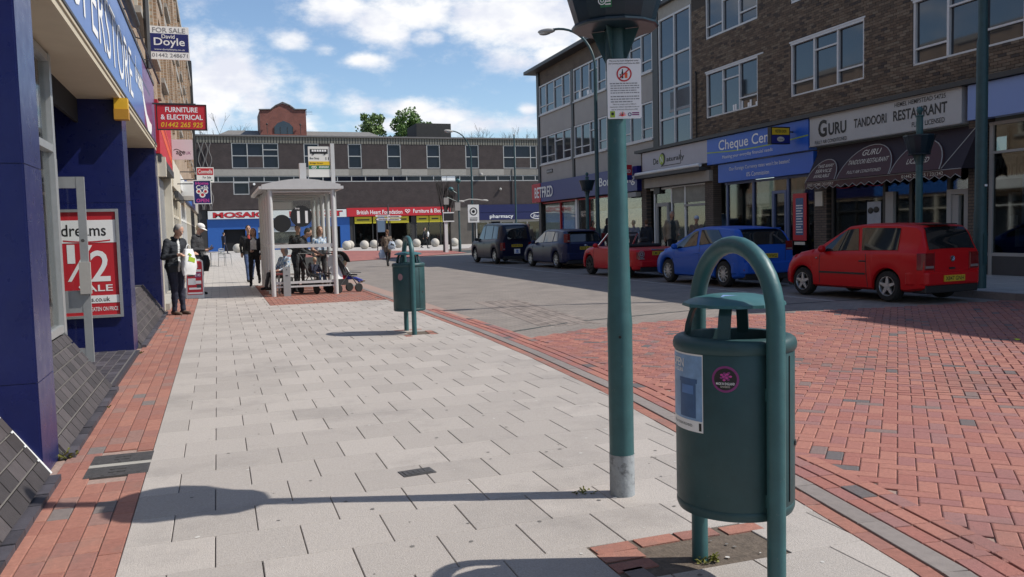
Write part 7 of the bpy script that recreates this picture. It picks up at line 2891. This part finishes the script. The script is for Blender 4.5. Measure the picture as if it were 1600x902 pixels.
    for c, r3, sl in ells:
        q = (cen - np.array(c)) / np.array(r3)
        dist = (np.linalg.norm(q, axis=1) - 1) * min(r3)
        k = dist < best; best[k] = dist[k]; slot[k] = sl
    if front:                                  # open jacket: a strip of shirt down the front
        loc_ = cen - np.array(J['chest'])
        k = (slot == 1) & (np.abs(cen @ np.array(sh_axis) - np.array(J['chest']) @ np.array(sh_axis)) < front[1]) & ((loc_ @ np.array(fw)) > .05)
        slot[k] = 4
    mats = [M[skin], M[top], M[bottom], M[shoes], M[front[0]] if front else M[top]]
    nm.materials.clear()
    for q in mats: nm.materials.append(q)
    nm.polygons.foreach_set('material_index', slot)
    nm.polygons.foreach_set('use_smooth', [True] * n)
    co = np.empty(len(nm.vertices) * 3, dtype=np.float32); nm.vertices.foreach_get('co', co); co = co.reshape(-1, 3)
    cloth = np.zeros(len(nm.vertices), dtype=bool)
    lv = np.empty(len(nm.loops), dtype=np.int32); nm.loops.foreach_get('vertex_index', lv)
    tot = np.empty(n, dtype=np.int32); nm.polygons.foreach_get('loop_total', tot)
    cloth[lv[np.repeat((slot != 0) & (slot != 3), tot)]] = True
    cloth[lv[np.repeat((slot == 0) | (slot == 3), tot)]] = False
    no = np.empty(len(nm.vertices) * 3, dtype=np.float32); nm.vertices.foreach_get('normal', no); no = no.reshape(-1, 3)
    sd_ = len(label) * 3.7
    for i in np.nonzero(cloth)[0]:
        q = co[i]
        co[i] += no[i] * (.010 * mnoise.noise((q[0] * 9 + sd_, q[1] * 9, q[2] * 13)) + .006 * mnoise.noise((q[0] * 19, q[1] * 19 + sd_, q[2] * 34)))
    co = (co * s).ravel(); nm.vertices.foreach_set('co', co); nm.update()
    r_ = root(name, label, 'person', loc, rz, group)
    bo = bpy.data.objects.new('body', nm); COL.objects.link(bo); bo.parent = r_
    def child(mb, nmx, mx, sm=True):
        mb.v = [(x * s, y * s, z * s) for x, y, z in mb.v]
        return mb.build(nmx, mx, r_, smooth=sm)
    rot = (head_rx, 0, head_rz)
    if hair:
        mb = MB()
        mb.ell(hc + hm @ Vector((0, .020, .032)), (.083, .092, .090), 16, 10, rot=rot)
        mb.ell(hc + hm @ Vector((0, .045, -.005)), (.078, .066, .085), 14, 8, rot=rot)
        if longhair:
            mb.ell(hc + hm @ Vector((0, .060, -.075)), (.085, .055, .12), 14, 8, rot=rot)
            for q in (-1, 1): mb.ell(hc + hm @ Vector((q * .070, .02, -.04)), (.024, .05, .10), 10, 8, rot=rot)
        child(mb, 'hair', M[hair])
    if collar:
        mb = MB()
        c0 = J['neck'] + Vector((0, 0, .005))
        mb.tube([c0 + Vector((.078 * math.cos(a), .072 * math.sin(a) + .005, .022 * math.sin(a))) for a in [-1.25 + (PI + 2.5) * k / 14 for k in range(15)]], .021, 8)
        child(mb, 'collar', M[top])
    if cap:
        mb = MB()
        mb.ell(hc + hm @ Vector((0, .008, .048)), (.088, .104, .078), 16, 10, rot=rot)
        vs = []
        for i in range(9):
            a = PI + PI * i / 8
            for (rr_, z) in ((.08, .035), (.175, .018), (.175, .012), (.08, .022)):
                vs.append(hc + hm @ Vector((rr_ * .48 * math.cos(a) if rr_ > .1 else rr_ * math.cos(a), rr_ * math.sin(a) if rr_ > .1 else .09 * math.sin(a), z)))
        mb.add(vs, [(i * 4 + j, i * 4 + 4 + j, i * 4 + 4 + (j + 1) % 4, i * 4 + (j + 1) % 4) for i in range(8) for j in range(4)])
        child(mb, 'cap', M[cap])
    if face:
        for q in (-1, 1):
            mb = MB(); mb.ell(hc + hm @ Vector((q * .030, -.086, .008)), (.011, .007, .006), 8, 6, rot=rot); child(mb, 'eye', M['hair_dark'])
        mb = MB(); mb.ell(hc + hm @ Vector((0, -.0865, -.060)), (.022, .006, .005), 8, 6, rot=rot); child(mb, 'mouth', mat('lip', (.28, .10, .09), .6) if 'lip' not in bpy.data.materials else bpy.data.materials['lip'])
        mb = MB()
        for q in (-1, 1): mb.ell(hc + hm @ Vector((q * .030, -.086, .027)), (.020, .008, .005), 8, 6, rot=rot)
        child(mb, 'brow', M[hair] if hair else M['hair_dark'])
    return r_, J, s, rz

def at_world(info, p):
    r_, J, s, rz = info
    q = Euler((0, 0, rz)).to_matrix() @ (Vector(p) * s)
    return Vector(r_.location) + q

def carrier(label, pos, w, h, d, rz, mname, seed, print_mat=None, name='carrier_bag', cat='bag'):
    """soft bag hanging from a hand at pos"""
    rr = random.Random(seed)
    r_ = root(name, label, cat, pos, rz)
    m_ = MB()
    nu, nv = 16, 9
    vs = []
    for j in range(nv):
        t = j / (nv - 1)
        ww = w / 2 * (.62 + .38 * min(1, t * 2.2)) * (1 - .12 * max(0, t - .8) * 5)
        dd_ = d / 2 * (.25 + .75 * math.sin(PI * min(1, .15 + t * .8)))
        for i in range(nu):
            a = 2 * PI * i / nu
            cx_, sy_ = math.cos(a), math.sin(a)
            cr_ = 1 + .10 * rr.uniform(-1, 1)
            vs.append((ww * math.copysign(abs(cx_) ** .6, cx_) * cr_, dd_ * math.copysign(abs(sy_) ** .8, sy_) * cr_, -h * t - .02 + .012 * rr.uniform(-1, 1)))
    fs = [(j * nu + i, j * nu + (i + 1) % nu, (j + 1) * nu + (i + 1) % nu, (j + 1) * nu + i) for j in range(nv - 1) for i in range(nu)]
    fs += [tuple(range(nu))[::-1], tuple(range((nv - 1) * nu, nv * nu))]
    m_.add(vs, fs)
    m_.build('bag', M[mname], r_, smooth=True, sharp=55)
    m_ = MB()
    for q in (-1, 1): m_.tube([(q * w * .2, 0, -.04), (q * w * .12, 0, .05), (0, 0, .075)], .008, 5)
    m_.build('handle', M[mname], r_)
    if print_mat:
        m_ = MB()
        m_.obox((0, -d / 2 - .004, -h * .45), (w * .5, .004, h * .18), (0, .3, 0))
        m_.obox((-w * .12, -d / 2 - .004, -h * .25), (w * .25, .004, h * .06), (0, .5, 0))
        m_.build('print', M[print_mat], r_)
    return r_
P('bag_white', (.75, .75, .74), .45, var=.05, scale=6, bump=.5, bscale=14)
P('bag_blue', (.35, .42, .55), .5, var=.3, scale=16)
P('bag_dark', (.02, .02, .022), .7, var=.2)

# man with the white bag, leaning by the shop pier
p = person('grey haired man in a dark jacket looking down into a white bag', (-.80, 17.90, 0), math.radians(46), 1.80,
           dict(chest=(0, -.01, 1.29), neck=(0, -.05, 1.45), head=(0, -.115, 1.57), shL=(-.185, -.02, 1.39), shR=(.185, -.02, 1.39), elL=(-.29, -.02, 1.10), wrL=(-.20, -.27, 1.14), elR=(.29, -.02, 1.10), wrR=(.20, -.27, 1.15),
                knL=(-.09, -.05, .50), anL=(-.07, .00, .08), knR=(.08, -.03, .50), anR=(.09, -.06, .08)), 'jacket_black', 'trouser_navy', 'shoe_brown', 'skin', 'hair_grey', voxel=.0095, fat=1.16, coat=.14, head_rx=.5, front=('shirt_white', .025), collar=True)
pos = at_world(p, (.02, -.335, 1.27))
carrier('crumpled white carrier bag with green print held up against the grey haired man', pos, .33, .50, .15, math.radians(46), 'bag_white', 4, 'lime_print')
# man in the white cap with a phone
p2_ = person('man in a white baseball cap and dark jacket looking at his phone beside the A-board', (-.50, 23.9, 0), math.radians(72), 1.87,
             dict(neck=(0, -.03, 1.46), head=(0, -.075, 1.60), elL=(-.25, .03, 1.12), wrL=(-.14, -.22, 1.10), elR=(.25, .03, 1.12), wrR=(.14, -.22, 1.12)), 'charcoal', 'trouser_black', 'shoe_black', 'skin', 'hair_fair', cap='cap_white', voxel=.0105, fat=1.14, coat=.15, head_rx=.45, collar=True)
pos = at_world(p2_, (-.02, -.33, 1.16))
r_ = root('phone', 'pale mobile phone held by the man in the white cap', 'phone', pos, math.radians(72))
m_ = MB(); m_.obox((0, 0, 0), (.075, .012, .15), (.6, 0, 0)); m_.build('case', M['alu'], r_)
m_ = MB(); m_.obox((0, .006, .004), (.062, .004, .12), (.6, 0, 0)); m_.build('screen', M['black'], r_)
pos = at_world(p2_, (.24, -.10, .98))
carrier('dark bag hanging from the arm of the man in the white cap', pos, .36, .42, .18, math.radians(72), 'bag_dark', 5)
# couple walking towards us
person('dark haired man in a black jacket and jeans walking towards us by the shelter', (.98, 29.3, 0), .1, 1.84, WALK, 'jacket_black', 'denim', 'shoe_black', 'skin', 'hair_dark', front=('top_red', .03), coat=.1)
p = person('woman in a white top and open black cardigan walking close to the shelter', (1.04, 26.9, 0), -.15, 1.72, dict(WALK, elL=(-.24, .06, 1.13), wrL=(-.08, -.16, 1.08)), 'jacket_black', 'trouser_black', 'shoe_black', 'skin', 'hair_brown', longhair=True, front=('shirt_white', .09))
person('small dark figure striding across the far end of the pavement', (.55, 80, 0), 2.2, 1.9, WALK, 'trouser_navy', 'trouser_navy', 'shoe_black', 'skin', 'hair_dark', face=False, voxel=.02)
# woman with bags in the road
p = person('woman in a brown coat and dark hat crossing the road with bags', (7.28, 38.3, 0), .15, 1.62, dict(WALK, elR=(.24, -.02, 1.14), wrR=(.10, -.20, 1.16)), 'coat_brown', 'trouser_black', 'shoe_black', 'skin', 'hair_dark', coat=.45, longhair=True, cap='hair_brown')
pos = at_world(p, (-.24, .06, .84))
carrier('pale blue carrier bag in the hand of the woman with the hat', pos, .34, .40, .15, .1, 'bag_blue', 7)
pos = at_world(p, (.12, -.30, 1.22))
carrier('black and white patterned bundle carried on the arm of the woman with the hat', pos, .34, .34, .18, .2, 'floral', 8, 'bag_dark', name='bundle')
p = person('pedestrian in black striding past the charity shop, pale jacket over one arm', (17.9, 76, 0), 1.3, 1.9, WALK, 'jacket_black', 'trouser_black', 'shoe_black', 'skin', 'hair_dark', face=False, voxel=.018)
pos = at_world(p, (-.1, -.30, 1.42))
carrier('white jacket over the arm of the striding pedestrian', pos, .4, .45, .2, 1.3, 'bag_white', 9, name='jacket', cat='jacket')

# people in and by the shelter
person('man in a dark coat stooping over the pushchair inside the shelter', (1.95, 23.1, 0), 1.25, 1.78, dict(waist=(0, -.06, 1.09), chest=(0, -.15, 1.25), neck=(0, -.24, 1.39), head=(0, -.32, 1.50), shL=(-.18, -.17, 1.34), shR=(.18, -.17, 1.34), elL=(-.24, -.22, 1.08), wrL=(-.20, -.42, .98), elR=(.24, -.22, 1.08), wrR=(.2, -.42, .98)),
       'charcoal', 'trouser_black', 'shoe_black', 'skin', 'hair_dark', coat=.3, head_rx=.4)
person('man in a black coat standing behind the number disc in the shelter', (2.22, 25.4, 0), .15, 1.78, dict(elL=(-.25, .0, 1.14), wrL=(-.12, -.22, 1.05), elR=(.25, .0, 1.14), wrR=(.12, -.22, 1.05)), 'jacket_black', 'trouser_black', 'shoe_black', 'skin', 'hair_dark', coat=.3)
person('woman with auburn hair and a pale floral top standing at the shelter end', (2.62, 23.4, 0), .25, 1.70, dict(elL=(-.24, -.02, 1.13), wrL=(-.10, -.20, 1.02), elR=(.24, -.02, 1.13), wrR=(.16, -.22, 1.02)), 'floral', 'charcoal', 'shoe_black', 'skin', 'hair_brown', longhair=True, bare_arm=True)
SEAT = dict(pelvis=(0, 0, .95), hipL=(-.09, -.02, .95), hipR=(.09, -.02, .95), knL=(-.11, -.40, .99), knR=(.11, -.40, .99), anL=(-.11, -.50, .64), anR=(.11, -.50, .64), waist=(0, .03, 1.10), chest=(0, .07, 1.28), neck=(0, .09, 1.45), head=(0, .07, 1.62),
            shL=(-.175, .08, 1.39), shR=(.175, .08, 1.39), elL=(-.23, -.03, 1.16), wrL=(-.16, -.22, 1.10), elR=(.23, -.03, 1.16), wrR=(.16, -.22, 1.10))
person('grey haired woman in a pale patterned blouse sitting on the shelter bench', (1.58, 22.85, -.40), -1.0, 1.62, SEAT, 'floral', 'charcoal', 'shoe_black', 'skin', 'hair_grey', longhair=True)
pos = Vector((1.66, 22.45, .46))
carrier('yellow handled shopping bag on the ground by the shelter bench', pos, .36, .42, .2, .2, 'bag_dark', 11)

def pushchair(label, loc, rz, fab, group, hood=True):
    r_ = root('pushchair', label, 'pushchair', loc, rz, group)
    m_ = MB()
    for s in (-.22, .22):
        m_.tube([(s, .42, 1.02), (s, .30, .95), (s, -.30, .12)], .014, 8)
        m_.tube([(s, .32, .12), (s, -.05, .52), (s, -.38, .50)], .013, 8)
    m_.tube([(-.22, .42, 1.02), (.22, .42, 1.02)], .016, 8)
    m_.tube([(-.22, -.38, .50), (.22, -.38, .50)], .012, 8)
    m_.build('frame', M['dark_grey'], r_)
    m_ = MB()
    m_.prism([(.22, .92), (.12, .45), (-.28, .42), (-.28, .46), (.06, .50), (.17, .93)], 'x', -.20, .20)
    m_.build('seat', M[fab], r_)
    m_ = MB()
    n = 8
    vs = []
    for i in range(n + 1):
        a = math.radians(10 + 85 * i / n)
        for (rr_, x) in ((.36, -.21), (.36, .21), (.34, .21), (.34, -.21)): vs.append((x, .24 - rr_ * math.cos(a) * .9, .72 + rr_ * math.sin(a)))
    m_.add(vs, [(i * 4 + j, i * 4 + 4 + j, i * 4 + 4 + (j + 1) % 4, i * 4 + (j + 1) % 4) for i in range(n) for j in range(4)])
    if hood: m_.build('hood', M[fab], r_)
    m_ = MB(); m_.box(-.18, .18, -.02, .28, .20, .34); m_.build('basket', M['bag_dark'], r_)
    for (x, y) in ((-.24, .32), (.24, .32), (-.22, -.30), (.22, -.30)):
        m_ = MB()
        m_.lathe([(.05, -.02), (.10, -.022), (.115, -.01), (.115, .01), (.10, .022), (.05, .02)], (x, y, .113), 18, 'x')
        m_.build('wheel', M['tyre'], r_, smooth=True, sharp=35)
    return r_
pushchair('dark pushchair with a fair haired child inside the shelter', (2.36, 22.30, 0), .55, 'bag_dark', 'pushchairs at the shelter', hood=False)
CH = {k: v for k, v in SEAT.items()}
person('fair haired small child in a dark top sitting in the pushchair in the shelter', (2.37, 22.27, -.07), .5, .98, CH, 'jacket_navy', 'denim', 'shoe_brown', 'skin', 'hair_fair', voxel=.022)
pushchair('pushchair draped with a white and red blanket outside the shelter post', (3.05, 22.15, 0), 2.0, 'bag_dark', 'pushchairs at the shelter')
person('small child in bright blue trousers lying back in the blanketed pushchair', (3.12, 22.12, -.14), 1.85, .95, dict(CH, knL=(-.11, -.42, .92), knR=(.11, -.42, .92), anL=(-.13, -.72, .80), anR=(.12, -.70, .74)), 'shirt_white', 'trouser_royal', 'shoe_brown', 'skin', 'hair_fair', voxel=.022) if 'trouser_royal' in M else None
if 'trouser_royal' not in M:
    P('trouser_royal', (.03, .05, .30), .85, var=.2)
    person('small child in bright blue trousers lying back in the blanketed pushchair', (3.12, 22.12, -.14), 1.85, .95, dict(CH, knL=(-.11, -.42, .92), knR=(.11, -.42, .92), anL=(-.13, -.72, .80), anR=(.12, -.70, .74)), 'shirt_white', 'trouser_royal', 'shoe_brown', 'skin', 'hair_fair', voxel=.022)
r_ = root('blanket', 'white blanket with a red patch hung over the pushchair outside the shelter', 'blanket', (2.97, 21.88, .56), .35)
m_ = MB()
rr = random.Random(3)
vs = []
nu, nv = 10, 8
for j in range(nv):
    for i in range(nu):
        u, v = i / (nu - 1) - .5, j / (nv - 1)
        vs.append((u * .46 + .02 * math.sin(j * 1.3), .34 - .20 * v - .10 * math.cos(u * 3) + .015 * math.sin(i * 2.2 + j), .42 - .62 * v + .012 * math.sin(i * 3.1)))
n0 = len(vs)
vs += [(x, y + .02, z) for x, y, z in vs]
fs = [(j * nu + i, j * nu + i + 1, (j + 1) * nu + i + 1, (j + 1) * nu + i) for j in range(nv - 1) for i in range(nu - 1)]
fs += [tuple(n0 + q for q in f_)[::-1] for f_ in fs]
m_.add(vs, fs)
for k, f_ in enumerate(m_.f):
    c = sum((Vector(m_.v[q]) for q in f_), Vector()) / 4
    if c.z < .02 and c.x > .02: m_.m[k] = 1
m_.build('cloth', [M['bag_white'], M['red_print']], r_, smooth=True)

# shoppers on the right-hand pavement
Z = .12
person('woman in a red dress walking by the betting shop window', (15.0, 32.9, Z), .6, 1.66, WALK, 'top_red', 'top_red', 'shoe_black', 'skin_tan', 'hair_dark', longhair=True, coat=.4, face=False, voxel=.018)
person('person all in black beside the woman in red', (15.1, 31.6, Z), .8, 1.74, WALK, 'jacket_black', 'trouser_black', 'shoe_black', 'skin_tan', 'hair_dark', longhair=True, face=False, voxel=.018)
person('fair haired person in grey walking away along the shops', (15.2, 29.5, Z), 2.9, 1.62, WALK, 'top_grey', 'charcoal', 'shoe_black', 'skin', 'hair_fair', face=False, voxel=.018)
person('brown haired person in a black coat by the clothes shop pier', (15.6, 29.2, Z), 2.6, 1.62, None, 'jacket_black', 'trouser_black', 'shoe_black', 'skin', 'hair_brown', face=False, voxel=.018, coat=.3)
person('tall man in an open beige jacket over a dark shirt outside the clothes shop', (15.3, 26.75, Z), -.1, 1.88, dict(WALK, elR=(.26, .02, 1.14), wrR=(.16, -.18, 1.02)), 'coat_beige', 'trouser_black', 'shoe_black', 'skin_tan', 'hair_grey', front=('vest_dark', .09), coat=.12, voxel=.013, fat=1.1)
person('person in a dull brown jacket and blue patterned cap above the blue car roof', (15.6, 25.6, Z), -.3, 1.68, None, 'coat_brown', 'charcoal', 'shoe_black', 'skin_tan', 'hair_dark', cap='floral', face=False, voxel=.016)
person('fair haired person in dark clothes standing beyond the taxi', (14.6, 39.6, Z), -.6, 1.66, None, 'coat_brown', 'charcoal', 'shoe_black', 'skin', 'hair_fair', face=False, voxel=.018)
